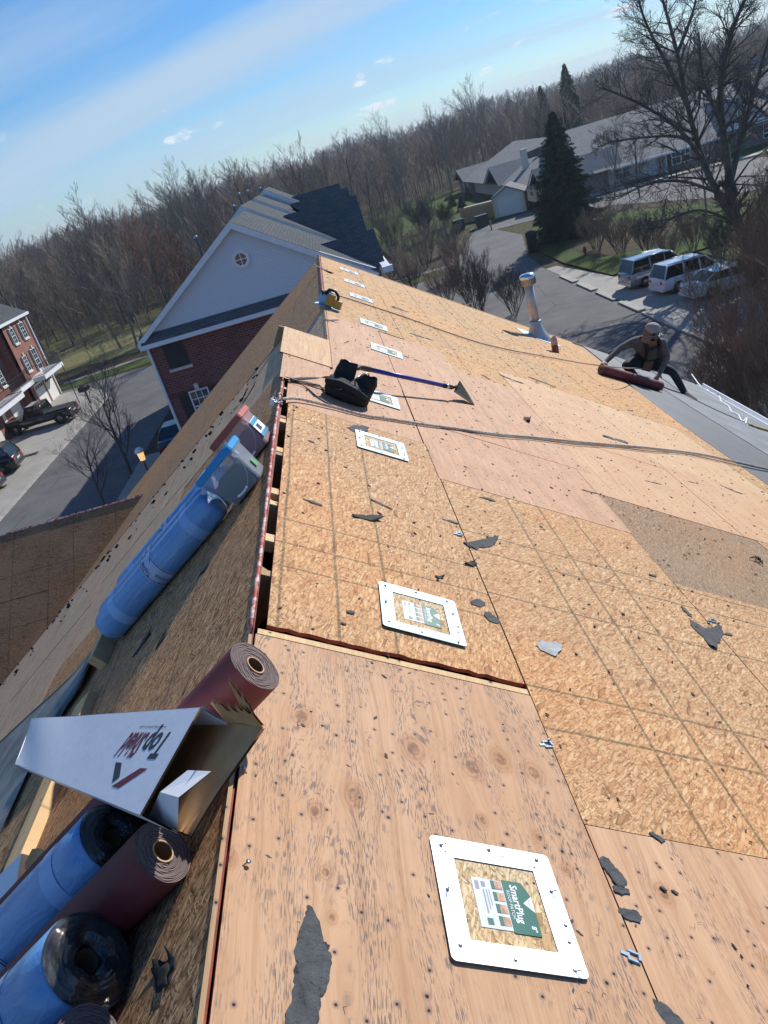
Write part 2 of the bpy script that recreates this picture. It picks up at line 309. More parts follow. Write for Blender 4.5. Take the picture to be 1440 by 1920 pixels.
g = q.mix(q.math('MULTIPLY', q.ramp(cr_.outputs[0], .002, .006, 1, 0), q.ramp(q.noise(sc=.2), .45, .55)), g, (.04, .04, .04)); q.color(q.mix(q.ramp(q.noise(sc=40, det=2), .4, .7), g, (.07, .07, .07))); MT['asphalt'] = q.m
q = NM('concrete', .85, spec=.3); g = q.cr(q.noise(sc=.5, det=7, rough=.7), ((.3, (.30, .28, .245)), (.7, (.42, .40, .36))))
xyz = q.sep(); jl = None
for a, pr in ((0, 3.0), (1, 3.4)):
    d = q.math('ABSOLUTE', q.math('SUBTRACT', q.math('FRACT', q.math('MULTIPLY', xyz[a], 1/pr)), .5)); l = q.ramp(d, .003, .008, 1, 0); jl = l if jl is None else q.math('MAXIMUM', jl, l)
q.color(q.mix(q.math('MULTIPLY', jl, .6), g, (.14, .13, .11))); MT['concrete'] = q.m
q = NM('dry meadow', .95, spec=.1); q.color(q.cr(q.noise(sc=.25, det=6, rough=.7), ((.3, (.16, .14, .07)), (.55, (.21, .20, .09)), (.75, (.13, .15, .05))))).bump(q.noise(sc=3, det=5), .8, .2); MT['meadow'] = q.m
MT['kerb'] = plain('kerb concrete', (.42, .40, .36), .85, var=.2)
MT['pathm'] = plain('worn gravel path', (.27, .24, .21), .9, var=.3)
# rolling ground out to the horizon
N = 90; mb = MB(); xs = np.linspace(-1, 1, N); 
def hz(x, y):
    r = math.hypot(x, y); t = max(0, min(1, (r-330)/700)); t = t*t*(3-2*t)
    a = math.atan2(x, y); prof = 9+5*math.sin(a*3+1.0)+3*math.sin(a*7+.4)+15*math.exp(-((a-.75)/.25)**2)
    return GZ + t*prof
vs = []
for j in xs:
    for i in xs:
        X = 3200*i*abs(i)**.9; Y = 3200*j*abs(j)**.9; vs.append((X, Y, hz(X, Y)))
mb.add(vs, [(j*N+i, j*N+i+1, (j+1)*N+i+1, (j+1)*N+i) for j in range(N-1) for i in range(N-1)], smooth=True)
mb.build('ground', MT['ground'], kind='structure')
poly('street', [(-20.6, -30), (-20.6, 62), (-22.5, 65.5), (-27, 67.6), (-60, 67.6), (-60, 70), (-27, 69.9), (12, 71.3), (12, 66), (-10, 64), (-13.5, 60), (-13.5, -30)], GZ+.02, MT['asphalt'])
poly('driveway', [(-27.1, -30), (-27.1, 68.6), (-24.5, 68.6), (-22.2, 65.2), (-20.5, 61.5), (-20.6, -30)], GZ+.045, MT['concrete'])
poly('lawn_strip', [(-27.5, 70.1), (-17, 71.6), (12, 72.5), (12, 76.5), (-17, 75.6), (-28.2, 72.9), (-60, 74), (-60, 70.2)], GZ+.04, MT['lawn'])
poly('footpath', [(-28.2, 73.1), (-17, 75.8), (12, 76.7), (12, 77.7), (-17, 76.8), (-28.4, 74.2)], GZ+.03, MT['pathm'])
poly('meadow', [(-48, 82), (-22, 80), (-8, 83), (-4, 92), (-14, 108), (-44, 118)], GZ+.03, MT['meadow'])
for y0 in (31, 43.6, 49.5): poly('planting_strip', [(-27, y0), (-22.6, y0), (-22.6, y0+.45), (-27, y0+.45)], GZ+.09, MT['ground'], t=.06)
MB().box(-20.75, -20.5, -30, 61, GZ, GZ+.09).build('kerb', MT['kerb'], kind='structure')
poly('apron', [(-13.5, 30), (-13.5, 42), (-9, 42), (-9, 30)], GZ+.03, MT['concrete'])
poly('apron', [(-13.5, 0), (-13.5, 14.5), (-9, 14.5), (-9, 0)], GZ+.03, MT['concrete'])
poly('front_walk', [(-9.4, 30), (-9.4, 60), (-8.5, 60), (-8.5, 30)], GZ+.03, MT['concrete'])
# right hand side
poly('side_road', [(6, -30), (6, 60), (9, 68), (14, 72), (16.6, 82), (19.7, 93), (26, 92), (30, 86.5), (42, 80), (60, 76), (60, 86), (44, 92), (38.9, 95), (30, 98.5), (24, 99), (19, 99.5), (16, 92), (13, 80), (10, 74), (4, 68), (2, 60), (2, -30)][:22], GZ+.02, MT['asphalt'])
poly('side_road', [(6, -30), (16.7, -30), (16.7, 62.7), (17.4, 70.2), (20.4, 83.5), (19.7, 93), (6, 70)], GZ+.028, MT['asphalt'])
poly('cross_road', [(19.5, 93), (27, 91.3), (31.2, 85.6), (36, 72), (50, 62), (90, 50), (90, 86), (50.9, 89.8), (38.9, 93.5), (33, 97), (24, 100), (17.5, 99.5)], GZ+.036, MT['asphalt'])
poly('parking_bay', [(16.7, -10), (24.5, -10), (24.5, 52.5), (18.9, 52.7), (17.6, 62), (16.7, 62)], GZ+.045, MT['concrete'])
poly('grass_island', [(18.9, 53), (24.8, 53), (40, 55), (41, 64), (34, 70), (30.5, 77), (25.4, 85.5), (21.4, 84.6), (20.2, 77), (18.5, 69), (18.2, 62)], GZ+.13, MT['lawn'], t=.12)
poly('mulch_bed', [(20.2, 60), (26, 58), (29, 66), (25.6, 79), (22.6, 80), (20.8, 70)], GZ+.15, MT['ground'], t=.12)
poly('grass_island', [(24.8, 10), (60, 10), (60, 50), (38, 53), (24.8, 52.5)], GZ+.12, MT['lawn'], t=.11)
for y in range(44, 60, 4): MB().box(16.45, 16.9, y-1.6, y+1.6, GZ, GZ+.13).build('kerb', MT['kerb'], kind='structure')
MB().box(16.45, 16.75, 0, 42, GZ, GZ+.12).build('kerb', MT['kerb'], kind='structure')
poly('sidewalk', [(30.5, 98.6), (38.9, 95.2), (51, 91.2), (92, 86.5), (92, 88.4), (51.2, 93.2), (39.6, 97), (31.5, 100)], GZ+.14, MT['concrete'], t=.12)
poly('lawn_strip', [(36.3, 99.3), (40.5, 97.2), (51, 93.6), (92, 89), (92, 99.6), (36.5, 99.8)], GZ+.12, MT['lawn'], t=.11)
poly('lawn_strip', [(9, 92), (18, 101), (22, 112), (27.6, 118), (27.6, 170), (2, 170), (0, 120)], GZ+.05, MT['lawn'])
poly('mulch_bed', [(27.2, 97.6), (30.6, 98.2), (30.2, 100.4), (28.6, 100.4)], GZ+.2, MT['ground'], t=.18)
# ------------------------------------------------------------------ the house being re-roofed
house = empty('townhouse', label='brick townhouse with its roof stripped to bare wooden decking', cat='house')
q = NM('red brick', .85, spec=.3)
def brickmat(name, ax, c1=(.23, .075, .06), c2=(.15, .05, .045), mortar=(.34, .30, .28), sc=1.0):
    q = NM(name, .85, spec=.3); xyz = q.sep(); V = q.comb(xyz[ax], xyz[2])
    b = q.n('ShaderNodeTexBrick'); q.t.links.new(V, b.inputs['Vector'])
    for a, v in (('Scale', 1), ('Mortar Size', .006), ('Brick Width', .215*sc), ('Row Height', .076*sc), ('Mortar Smooth', .2)): b.inputs[a].default_value = v
    b.inputs['Color1'].default_value = c1+(1,); b.inputs['Color2'].default_value = c2+(1,); b.inputs['Mortar'].default_value = mortar+(1,)
    n = q.noise(sc=.8, det=5); q.color(q.mix(q.math('MULTIPLY', q.ramp(n, .4, .7), .3), b.outputs[0], (.13, .05, .04))).bump(b.outputs['Fac'], -.5, .01); return q.m
MT['brickX'] = brickmat('red brick wall', 0, sc=1.35); MT['brickY'] = brickmat('red brick facade', 1, (.34, .13, .095), (.25, .085, .065), sc=1.2)
def panel(frame, s0, s1, y0, y1, m, name, h=0, parent=house, gap=.002, rag=0, t=.014, label=None, kind=None):
    mb = MB()
    if rag:                                                     # rough torn edge at the y0 side
        n = 26; pts = [(s0+gap+(s1-s0-2*gap)*i/n, y0+gap+rnd.uniform(-rag, rag)) for i in range(n+1)]+[(s1-gap, y1-gap), (s0+gap, y1-gap)]
        mb.prism(pts, h-t, h, 0, side=1)
    else: mb.box(s0+gap, s1-gap, y0+gap, y1-gap, h-t, h, 0, side=1)
    return mb.build(name, [MT[m], MT['rededge']], parent, frame, label=label, kind=kind)
# right slope, one sheet at a time (s down the slope, y along the ridge)
R_ = [(.012,.942,-1.0,1.935,'ply1','plywood_sheet',.003),(.045,.942,2.0,4.415,'osbA','osb_sheet',0),(.03,.925,4.415,5.63,'plyP','plywood_sheet',0),
 (.36,.93,5.63,8.0,'plyP','plywood_sheet',0),(.93,1.66,4.9,7.95,'plyP','plywood_sheet',.002),(.36,1.22,8.0,10.45,'osbC','osb_sheet',0),(.36,1.22,10.45,13.55,'osbC','osb_sheet',.001),
 (.945,2.16,-1.0,1.405,'ply2','plywood_sheet',0),(.945,2.165,1.405,3.84,'osbB','osb_sheet',-.001),(.93,2.18,3.84,4.9,'plyP','plywood_sheet',0),(1.66,2.3,4.9,7.2,'plyP','plywood_sheet',.001),
 (1.22,2.44,7.95,10.4,'osbC','osb_sheet',.001),(1.22,2.44,10.4,13.55,'osbC','osb_sheet',0),(1.66,2.3,7.2,7.95,'osbC','osb_sheet',0),
 (2.165,3.45,-1.0,.9,'ply2','plywood_sheet',0),(2.165,3.45,.9,3.25,'osbB','osb_sheet',0),(2.165,3.45,3.25,4.45,'osbD','osb_sheet',-.002),(2.18,3.35,4.45,5.75,'plyT','plywood_sheet',0),
 (2.3,3.35,5.75,7.95,'plyT','plywood_sheet',.001),(2.44,3.66,7.95,10.6,'osbC','osb_sheet',0),(2.44,3.66,10.6,13.55,'osbC','osb_sheet',.001),
 (3.45,4.75,-1.0,2.0,'osbC','osb_sheet',0),(3.45,4.75,2.0,4.45,'osbC','osb_sheet',0),(3.35,4.75,4.45,5.9,'plyT','plywood_sheet',.001),(3.35,4.6,5.9,7.95,'plyL','plywood_sheet',0),(4.6,4.95,5.9,7.95,'osbC','osb_sheet',0),
 (3.66,5.0,7.95,10.6,'osbC','osb_sheet',.001),(3.66,5.2,10.6,13.55,'osbC','osb_sheet',0),(4.75,5.2,-1.0,5.9,'osbC','osb_sheet',0)]
for s0, s1, y0, y1, m, n, h in R_: panel(FR, s0, s1, y0, y1, m, n, h, rag=.006 if (s0, y0) == (.045, 2.0) else 0)
panel(FR, -.055, .355, 5.64, 6.62, 'plyL', 'plywood_sheet', .012); panel(FR, -.03, .34, 4.95, 5.64, 'plyP', 'plywood_sheet', .006)
# left slopes: x = -s in the left frame
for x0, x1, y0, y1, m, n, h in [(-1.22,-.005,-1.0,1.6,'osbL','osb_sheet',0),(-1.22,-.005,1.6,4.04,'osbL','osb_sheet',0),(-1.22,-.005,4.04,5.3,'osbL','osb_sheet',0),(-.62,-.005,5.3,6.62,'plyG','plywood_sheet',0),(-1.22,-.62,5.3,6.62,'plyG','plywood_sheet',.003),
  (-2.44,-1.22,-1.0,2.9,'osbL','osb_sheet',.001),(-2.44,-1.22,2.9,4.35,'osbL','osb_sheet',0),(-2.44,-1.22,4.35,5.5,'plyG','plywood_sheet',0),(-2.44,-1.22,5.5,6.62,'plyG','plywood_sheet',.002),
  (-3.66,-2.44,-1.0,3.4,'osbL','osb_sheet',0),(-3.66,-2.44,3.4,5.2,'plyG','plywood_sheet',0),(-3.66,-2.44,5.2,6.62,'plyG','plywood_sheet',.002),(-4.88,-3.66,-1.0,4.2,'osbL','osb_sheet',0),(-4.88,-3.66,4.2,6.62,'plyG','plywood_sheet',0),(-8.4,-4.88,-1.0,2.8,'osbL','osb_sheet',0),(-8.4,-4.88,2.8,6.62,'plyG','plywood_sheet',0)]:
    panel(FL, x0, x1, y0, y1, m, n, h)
D2 = (.29*(-ST)*-1)                                             # far ridge sits lower and further right
h2 = -.19*CT-.29*ST                                             # offset of the far left plane along its normal
xr2 = .29*CT-.19*ST
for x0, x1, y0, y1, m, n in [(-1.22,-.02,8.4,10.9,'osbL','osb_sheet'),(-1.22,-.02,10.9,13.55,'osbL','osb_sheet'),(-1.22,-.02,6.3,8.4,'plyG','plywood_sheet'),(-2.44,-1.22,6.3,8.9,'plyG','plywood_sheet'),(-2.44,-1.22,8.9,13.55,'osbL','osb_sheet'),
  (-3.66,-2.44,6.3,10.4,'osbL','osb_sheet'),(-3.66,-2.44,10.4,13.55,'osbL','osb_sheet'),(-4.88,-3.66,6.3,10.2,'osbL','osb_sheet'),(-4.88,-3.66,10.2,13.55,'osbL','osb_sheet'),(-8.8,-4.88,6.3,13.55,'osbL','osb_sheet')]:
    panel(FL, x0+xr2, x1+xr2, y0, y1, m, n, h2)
# painted edges at the ridge, rake edges
e = MB()
e.tube([FL @ Vector((-.006, y, .004+.006*math.sin(y*2))) for y in np.linspace(1.95, 5.6, 30)], [.0085+rnd.uniform(-.001, .002) for k in range(30)], 4); e.build('ridge_edge', MT['redwhite'], house)
MB().box(-.022, -.002, 5.6, 6.62, -.03, .01).build('ridge_edge', MT['lumberdark'], house, FL)
e = MB(); e.box(xr2-.025, xr2-.004, 8.6, 13.6, h2-.012, h2+.012); e.build('ridge_edge', MT['rededge'], house, FL)
MB().box(xr2-.03, xr2-.004, 6.62, 8.6, h2-.03, h2+.004).build('ridge_edge', MT['lumberdark'], house, FL)
MB().box(0.02, .942, 1.945, 1.972, -.03, -.002).build('joint_batten', MT['lumber'], house, FR)
MB().box(0.3, .942, 13.56, 13.6, -.02, .006).box(.942, 6.0, 13.56, 13.6, -.02, .004).build('rake_edge', MT['lumberdark'], house, FR)
MB().box(-8.6, 0, 6.625, 6.65, -.2, .004).build('rake_board', MT['rededge'], house, FL)
MB().box(-8.6, xr2, 13.56, 13.6, h2-.2, h2+.003).build('rake_board', MT['lumberdark'], house, FL)
MB().box(-.10, .36, 6.622, 6.65, -.19, .0).build('rake_board', MT['lumberdark'], house, FR)
# thin plywood lip beside the near sheet
MB().box(-.006, .004, -1, 1.93, -.012, -.001).build('sheet_edge', MT['lumberdark'], house, FR)
# rafters
for i in range(24):
    y = -.7+.61*i
    if y > 13.4: break
    x0 = .0 if y < 6.6 else .40
    MB().box(x0+.004, 5.9, y-.019, y+.019, -.155, -.016).build('rafter', MT['lumberdark' if i % 3 else 'lumber'], house, FR)
    if y < 6.6: MB().box(-5, -.02, y+.02, y+.058, -.155, -.016).build('rafter', MT['lumberdark'], house, FL)
    else: MB().box(-5, xr2-.03, y+.02, y+.058, h2-.155, h2-.016).build('rafter', MT['lumberdark'], house, FL)
# stub blocks in the ridge slot
for y in (3.08, 3.62, 4.1, 2.62): MB().box(.004, .05, y-.03, y+.03, -.06, -.012).build('rafter_block', MT['lumber'], house, FR)
# underlayment, shingles, eave
MB().prism([(5.22, -1), (5.22, 3), (4.86, 5.5), (4.86, 8.4), (5.0, 10), (5.33, 12.4), (5.45, 13.57), (6.5, 13.57), (6.45, 7), (6.55, -1)], -.006, .003).build('underlayment_sheet', MT['undl'], house, FR)
MB().prism([(5.2, 9.7), (5.3, 12.4), (5.43, 13.57), (7.85, 13.57), (7.85, -1), (6.4, -1), (5.9, 3), (4.9, 6)][:0] or [(6.3, -1), (6.05, 6.6), (5.95, 9.8), (6.0, 13.57), (7.86, 13.57), (7.86, -1)], -.004, .009).build('underlayment_sheet', MT['undl2'], house, FR)
MB().box(5.0, 7.84, -1, 13.5, -.04, -.012).build('eave_deck', MT['lumberdark'], house, FR)
mb = MB(); gx, gz = 7.87*CT, -7.87*ST
prof = [(0, .02), (.0, -.11), (.03, -.125), (.10, -.125), (.125, -.09), (.125, -.01), (.14, 0), (.125, .004), (.115, -.01), (.115, -.085), (.095, -.112), (.035, -.112), (.012, -.10), (.012, .02)]
vs = [(gx+a, y, gz+b) for y in (-1, 13.45) for a, b in prof]; n = len(prof)
mb.add(vs, [(k, (k+1) % n, n+(k+1) % n, n+k) for k in range(n)]+[tuple(range(n)), tuple(range(2*n-1, n-1, -1))]); mb.build('gutter', MT['white'], house)
# walls
mb = MB(); mb.box(-7.2, 6.2, -1.2, 6.6, GZ, -5.2); mb.box(-7.0, 6.2, 6.6, 13.3, GZ, -5.2)
mb.build('wall', MT['brickX'], house)
for y0, xa, za, xl, nm in ((13.30, .29, -.36, -7.0, 'gable_wall'),):
    MB().add([(xl, y0, -5.25), (6.2, y0, -5.25), (6.2, y0, -4.55), (xa, y0, za-.12), (xl, y0, -5.2)], [(0, 1, 2, 3, 4)]).build(nm, MT['brickX'], house)
MB().add([(-7.2, -1.2, -5.25), (6.2, -1.2, -5.25), (6.2, -1.2, -4.6), (0, -1.2, -.3), (-7.2, -1.2, -5.1)], [(0, 1, 2, 3, 4)]).build('gable_wall', MT['brickX'], house)
# attic darkness between the slopes
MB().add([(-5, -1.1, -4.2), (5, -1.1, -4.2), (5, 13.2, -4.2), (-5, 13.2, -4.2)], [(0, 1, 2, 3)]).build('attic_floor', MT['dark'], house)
# cross roof on the left: ridge along X at y = 11.2, near slope faces the camera
YX, ZX = 11.2, -2.68
FX = T(0, YX, ZX) @ Matrix.Rotation(math.radians(-90), 4, 'Z') @ Matrix.Rotation(TH, 4, 'Y')     # local x runs down the slope (towards -Y), local y runs along +X
for a, b, c, d in ((0, 1.22, -3.4, -3.38), ):
    pass
def xpanel(s0, s1, a, b, h=0): return panel(FX, s0, s1, a, b, 'osbX', 'osb_sheet', h)
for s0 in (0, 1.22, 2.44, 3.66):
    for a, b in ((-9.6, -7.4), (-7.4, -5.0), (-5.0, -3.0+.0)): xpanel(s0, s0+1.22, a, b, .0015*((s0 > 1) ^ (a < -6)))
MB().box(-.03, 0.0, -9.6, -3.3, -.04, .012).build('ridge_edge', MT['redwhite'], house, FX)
MB().box(-5.2, -.03, -9.6, -3.4, -.06, -.03).build('far_slope', MT['lumberdark'], house, T(0, YX, ZX) @ Matrix.Rotation(math.radians(-90), 4, 'Z') @ Matrix.Rotation(-TH, 4, 'Y'))
MB().box(-9.4, -7.0, 7.2, 15, GZ, -5.6).build('bay_wall', MT['brickX'], house)
# ------------------------------------------------------------------ lettering
def text_vf(s, size=.1, w=1.0, align='LEFT', bold=0):
    c = bpy.data.curves.new('lettering', 'FONT'); c.body = s; c.size = size; c.align_x = align; c.resolution_u = 2; c.offset = bold*size
    o = bpy.data.objects.new('lettering', c); COL.objects.link(o); bpy.context.view_layer.update()
    me = bpy.data.meshes.new_from_object(o.evaluated_get(bpy.context.evaluated_depsgraph_get()))
    v = [(a.co.x*w, a.co.y, 0) for a in me.vertices]; f = [tuple(p.vertices) for p in me.polygons]
    bpy.data.objects.remove(o); bpy.data.curves.remove(c); bpy.data.meshes.remove(me); return v, f
# ------------------------------------------------------------------ roof plugs
MT['green'] = plain('label green', (.02, .14, .10), .35, var=.05); MT['label'] = plain('label pale grey blue', (.62, .66, .74), .4, var=.03)
MT['labeltext'] = plain('label print', (.25, .27, .32), .5); MT['photo1'] = plain('label picture tan', (.55, .30, .20), .5, var=.5, sc=60); MT['whitep'] = plain('label white', (.85, .87, .9), .4, var=.02)
def plug(s, y, rot, label, detail, bend=0):
    # local x down the slope, y up the ridge; centre at origin
    root = empty('roof_plug', FR @ T(s, y, .0036) @ RZ(rot), label, 'roof patch', 'square metal roof patches in a row below the ridge')
    a, r = .155, .012; mb = MB(); out = []
    for cx_, cy_, a0 in ((a-r, a-r, 0), (-a+r, a-r, 90), (-a+r, -a+r, 180), (a-r, -a+r, 270)):
        for k in range(5): t = math.radians(a0+22.5*k); out.append((cx_+r*math.cos(t), cy_+r*math.sin(t)))
    b = .1025; inn = [(b, b), (-b, b), (-b, -b), (b, -b)]
    def zz(x, y): return .0045+.003*bend*(1+math.sin(x*20+y*14))
    vs = [(x, y_, zz(x, y_)) for x, y_ in out]+[(x, y_, .0035) for x, y_ in inn]+[(x, y_, zz(x, y_)-.002) for x, y_ in out]+[(x, y_, -.001) for x, y_ in inn]; fs = []
    for c in range(4):
        for k in range(4): fs.append((c*5+k, c*5+k+1, 20+c))
        n = (c+1) % 4; fs.append((c*5+4, n*5, 20+n, 20+c))
    for k in range(20): fs.append((k, 24+k, 24+(k+1) % 20, (k+1) % 20))
    for c in range(4): fs.append((20+c, 20+(c+1) % 4, 44+(c+1) % 4, 44+c))
    mb.add(vs, fs); mb.build('plate', MT['galvw'] if bend > .45 else MT['galv'], root)
    MB().box(-.1, .1, -.1, .1, -.004, .0005).build('wood_plug', MT['osbP'], root)
    # sticker: green half down the slope, pale half up the slope, text runs along -y
    st = MB().box(-.068, .012, -.066, .058, .001, .0018).build('sticker', MT['label'], root)
    MB().prism([(.012, -.066), (.078, -.066), (.078, -.01), (.052, .005), (.078, .02), (.078, .02), (.078, .058), (.012, .058)][:0] or [(.008, -.07), (.074, -.07), (.074, -.01), (.048, .008), (.074, .026), (.074, .03), (.058, .062), (.008, .062)], .0018, .0024).build('green_print', MT['green'], st)
    MB().prism([(.050, .008), (.074, -.012), (.074, .028)], .0018, .0026).build('white_print', MT['whitep'], st)
    if detail:
        Mx = Matrix.Rotation(math.radians(-90), 4, 'Z')
        t = MB(); v, f = text_vf('SmartPlug', .026, .92, bold=.02); t.add(v, f, mat=T(.026, .052, .0028) @ Mx)
        v, f = text_vf('ROOF PATCH', .0115, 1.0); t.add(v, f, mat=T(.014, .036, .0028) @ Mx); v, f = text_vf('8"', .017, 1, bold=.02); t.add(v, f, mat=T(.054, -.047, .0028) @ Mx)
        t.build('lettering', MT['whitep'], st)
        t = MB(); v, f = text_vf('Quarrix', .0062, 1); t.add(v, f, mat=T(.0635, .019, .003) @ Mx); t.box(-.045, -.0415, -.03, .03, .0019, .0022).box(-.037, -.0345, -.02, .03, .0019, .0022).box(-.0305, -.0285, -.01, .03, .0019, .0022)
        t.box(-.062, -.052, .028, .05, .0019, .0022).box(-.046, -.036, .036, .05, .0019, .0022); t.build('small_print', MT['labeltext'], st)
        for k in range(4): MB().box(-.02, .006, .034-k*.03, .056-k*.03, .0019, .0024).build('picture_print', [MT['photo1']], st); MB().box(-.021, -.012, .034-k*.03, .056-k*.03, .0019, .0027).build('picture_caption', MT['green'], st)
        MB().box(-.05, -.036, -.058, -.042, .0019, .0024).build('green_badge', MT['green'], st)
    hs_ = [(-.13, .13), (-.005, .14), (.12, .135), (.132, .05), (.14, -.035), (.135, -.075), (.125, -.14), (-.01, -.135), (-.13, -.12), (-.135, .01)] if detail else [(-.13, .13), (.12, .13), (.13, -.1), (-.13, -.12)]
    mbn = MB()
    for k, (x, y_) in enumerate(hs_):
        mbn.lathe([(.0045, 0), (.005, .002), (.003, .0045), (0, .005)], 8, mat=T(x, y_, .004) @ Matrix.Rotation(rnd.uniform(-.3, .3), 4, 'X'), cap=False)
        if detail and k % 3 == 0: mbn.tube([(x, y_, .004), (x+rnd.uniform(-.004, .012), y_-.006, .02)], .0016, 5)
    mbn.build('nail', MT['nail'], root, kind='stuff')
    if detail:
        mh = MB()
        for x, y_ in ((-.12, .115), (.03, .128), (.108, .112), (.145, .0), (.13, -.04), (.12, -.12), (.0, -.128), (-.132, -.1)): mh.lathe([(.0028, 0), (.0028, .0006)], 8, mat=T(x, y_, .0036))
        mh.build('nail_hole', MT['dark'], root, kind='stuff')
    return root
plug(.632, 1.112, .0, 'large bright metal roof patch frame nearest the camera on plain plywood', True, .5)
plug(.602, 2.292, -.035, 'metal roof patch on lined board sheathing just past the long joint with the raised edge', True, .4)
plug(.615, 4.115, -.01, 'metal roof patch with green sticker lying between two shingle scraps near the thick rope', True)
plug(.69, 5.19, -.02, 'metal roof patch half hidden behind the black tool bag', False)
plug(.93, 7.02, -.06, 'metal roof patch on pink plywood beyond the blue scraper handle', False)
plug(.90, 8.25, -.03, 'metal roof patch at the seam where pale sheathing meets pink plywood', False)
plug(.87, 10.05, .0, 'metal roof patch crossed at its corner by the thin rope', False)
plug(.85, 11.35, -.03, 'metal roof patch second from the far end of the row', False)
plug(.83, 12.7, -.03, 'farthest metal roof patch near the far edge of the roof', False)
# ------------------------------------------------------------------ rolls
def spiralmat(name, a, b, core, n=1900., seed=0):
    q = NM(name, .7, spec=.3); xyz = q.sep(); r = q.math('SQRT', q.math('ADD', q.math('MULTIPLY', xyz[1], xyz[1]), q.math('MULTIPLY', xyz[2], xyz[2])))
    rr = q.math('ADD', r, q.math('MULTIPLY', q.math('SUBTRACT', q.noise(sc=25, det=2), .5), .003))
    s_ = q.math('SINE', q.math('MULTIPLY', rr, n)); nn = q.noise(q.comb(q.math('MULTIPLY', rr, 160), 0), 1, 4, .8)
    c = q.mix(q.ramp(nn, .35, .65), a, b); c = q.mix(q.math('MULTIPLY', q.ramp(s_, -.2, 1), .5), c, tuple(x*1.7 for x in b)); q.color(c).bump(q.math('ADD', s_, q.math('MULTIPLY', nn, 2)), .5, .003); return q.m
q = NM('maroon underlayment wrap', .6, spec=.4); q.color(q.mix(q.ramp(q.noise(sc=6, det=4), .3, .7), (.135, .022, .026), (.20, .045, .048))).bump(q.noise(sc=350, det=2), .25, .002); MT['maroon'] = q.m
MT['maroonend'] = spiralmat('maroon roll end', (.09, .06, .058), (.19, .145, .14), 0)
MT['cardtube'] = plain('cardboard tube', (.55, .36, .20), .8, var=.15); MT['tubein'] = plain('cardboard tube inside', (.20, .12, .06), .85)  # tube inside is the same cardboard with the hole's shade painted in
q = NM('blue plastic wrap', .28, spec=.5); w_ = q.noise(q.map(scale=(2, 9, 9)), 1, 4, .6); q.color(q.mix(q.ramp(w_, .3, .75), (.10, .27, .55), (.20, .43, .74))); q.b.inputs['Coat Weight'].default_value = .35; q.b.inputs['Coat Roughness'].default_value = .15; q.bump(q.noise(q.map(scale=(7, 22, 22), rot=.3), 1, 5, .6, 1.), .9, .008); MT['bluewrap'] = q.m
MT['bluetape'] = plain('pale blue tape band', (.26, .45, .76), .3, var=.08); MT['navyprint'] = plain('navy print', (.02, .03, .12), .4, var=0)
q = NM('glossy black shrink film', .16, spec=.8); q.color((.008, .010, .014)); xyz = q.sep(); r_ = q.math('SQRT', q.math('ADD', q.math('MULTIPLY', xyz[1], xyz[1]), q.math('MULTIPLY', xyz[2], xyz[2]))); an = q.math('ARCTAN2', xyz[1], xyz[2]); q.bump(q.noise(q.comb(q.math('MULTIPLY', r_, 190), q.math('MULTIPLY', an, 2.2)), 1, 5, .65, .8), .9, .012); q.b.inputs['Coat Weight'].default_value = .8; MT['blackfilm'] = q.m
MT['paleprint'] = plain('pale printed band', (.40, .52, .74), .35, var=.05)
def frameL(s, y, h): return FL @ T(-s, y, h)
def wraptext(mb, s, r, x0, a0, size, w=1, mi=0, flip=False, mat=None):
    v, f = text_vf(s, size, w, 'CENTER', .015); out = []
    for x, y, z in v:                                       # letters run round the roll
        a = a0 + (x if not flip else -x)/r; xx = x0+(y if not flip else -y)
        out.append((xx, r*math.cos(a)*1.026, r*math.sin(a)*1.026))
    mb.add(out, f, mi, mat=mat)
def ring(mb, x0, x1, r, mi=0, n=40, a0=0, a1=2*math.pi):
    vs = [(x, r*math.cos(a0+(a1-a0)*k/n), r*math.sin(a0+(a1-a0)*k/n)) for x in (x0, x1) for k in range(n+1)]
    return mb.add(vs, [(k, k+1, n+2+k, n+1+k) for k in range(n)], mi, True)
def maroon_roll(s, y, r, L, label, core=.026, dent=.0, tilt=None):
    root = empty('underlayment_roll', (tilt or frameL(s, y, r+.002)), label, 'roofing roll', 'maroon and blue rolls of roofing underlayment on the left slope')
    rr = lambda k, n: r*(1+.012*math.sin(3*2*math.pi*k/n+1)+dent*max(0, math.cos(2*math.pi*k/n-2.6))**8)
    n = 56; mb = MB(); mb.add([(x, rr(k, n)*math.cos(2*math.pi*k/n), rr(k, n)*math.sin(2*math.pi*k/n)) for x in (0, -L) for k in range(n)], [(k, (k+1) % n, n+(k+1) % n, n+k) for k in range(n)], 0, True); mb.build('wrap', MT['maroon'], root)
    for xx, sg in ((0, 1), (-L, -1)):
        mb = MB(); NRi = 9
        mb.add([(xx+sg*.004*math.sin(j*2.1+k*.6)*(.3 if j in (0, NRi) else 1), (core+(rr(k, n)-core)*j/NRi)*math.cos(2*math.pi*k/n), (core+(rr(k, n)-core)*j/NRi)*math.sin(2*math.pi*k/n)) for j in range(NRi+1) for k in range(n)], [(j*n+k, j*n+(k+1) % n, (j+1)*n+(k+1) % n, (j+1)*n+k) for j in range(NRi) for k in range(n)], 0, True); mb.build('roll_end', MT['maroonend'], root)
    mb = MB(); ring(mb, .003, -L, core-.0035, 1, 28); ring(mb, .003, -L, core, 0, 28)
    mb.add([(.003, rr_*math.cos(2*math.pi*k/28), rr_*math.sin(2*math.pi*k/28)) for rr_ in (core-.0035, core) for k in range(28)], [(k, (k+1) % 28, 28+(k+1) % 28, 28+k) for k in range(28)], 0)
    mb.build('cardboard_core', [MT['cardtube'], MT['tubein']], root); return root
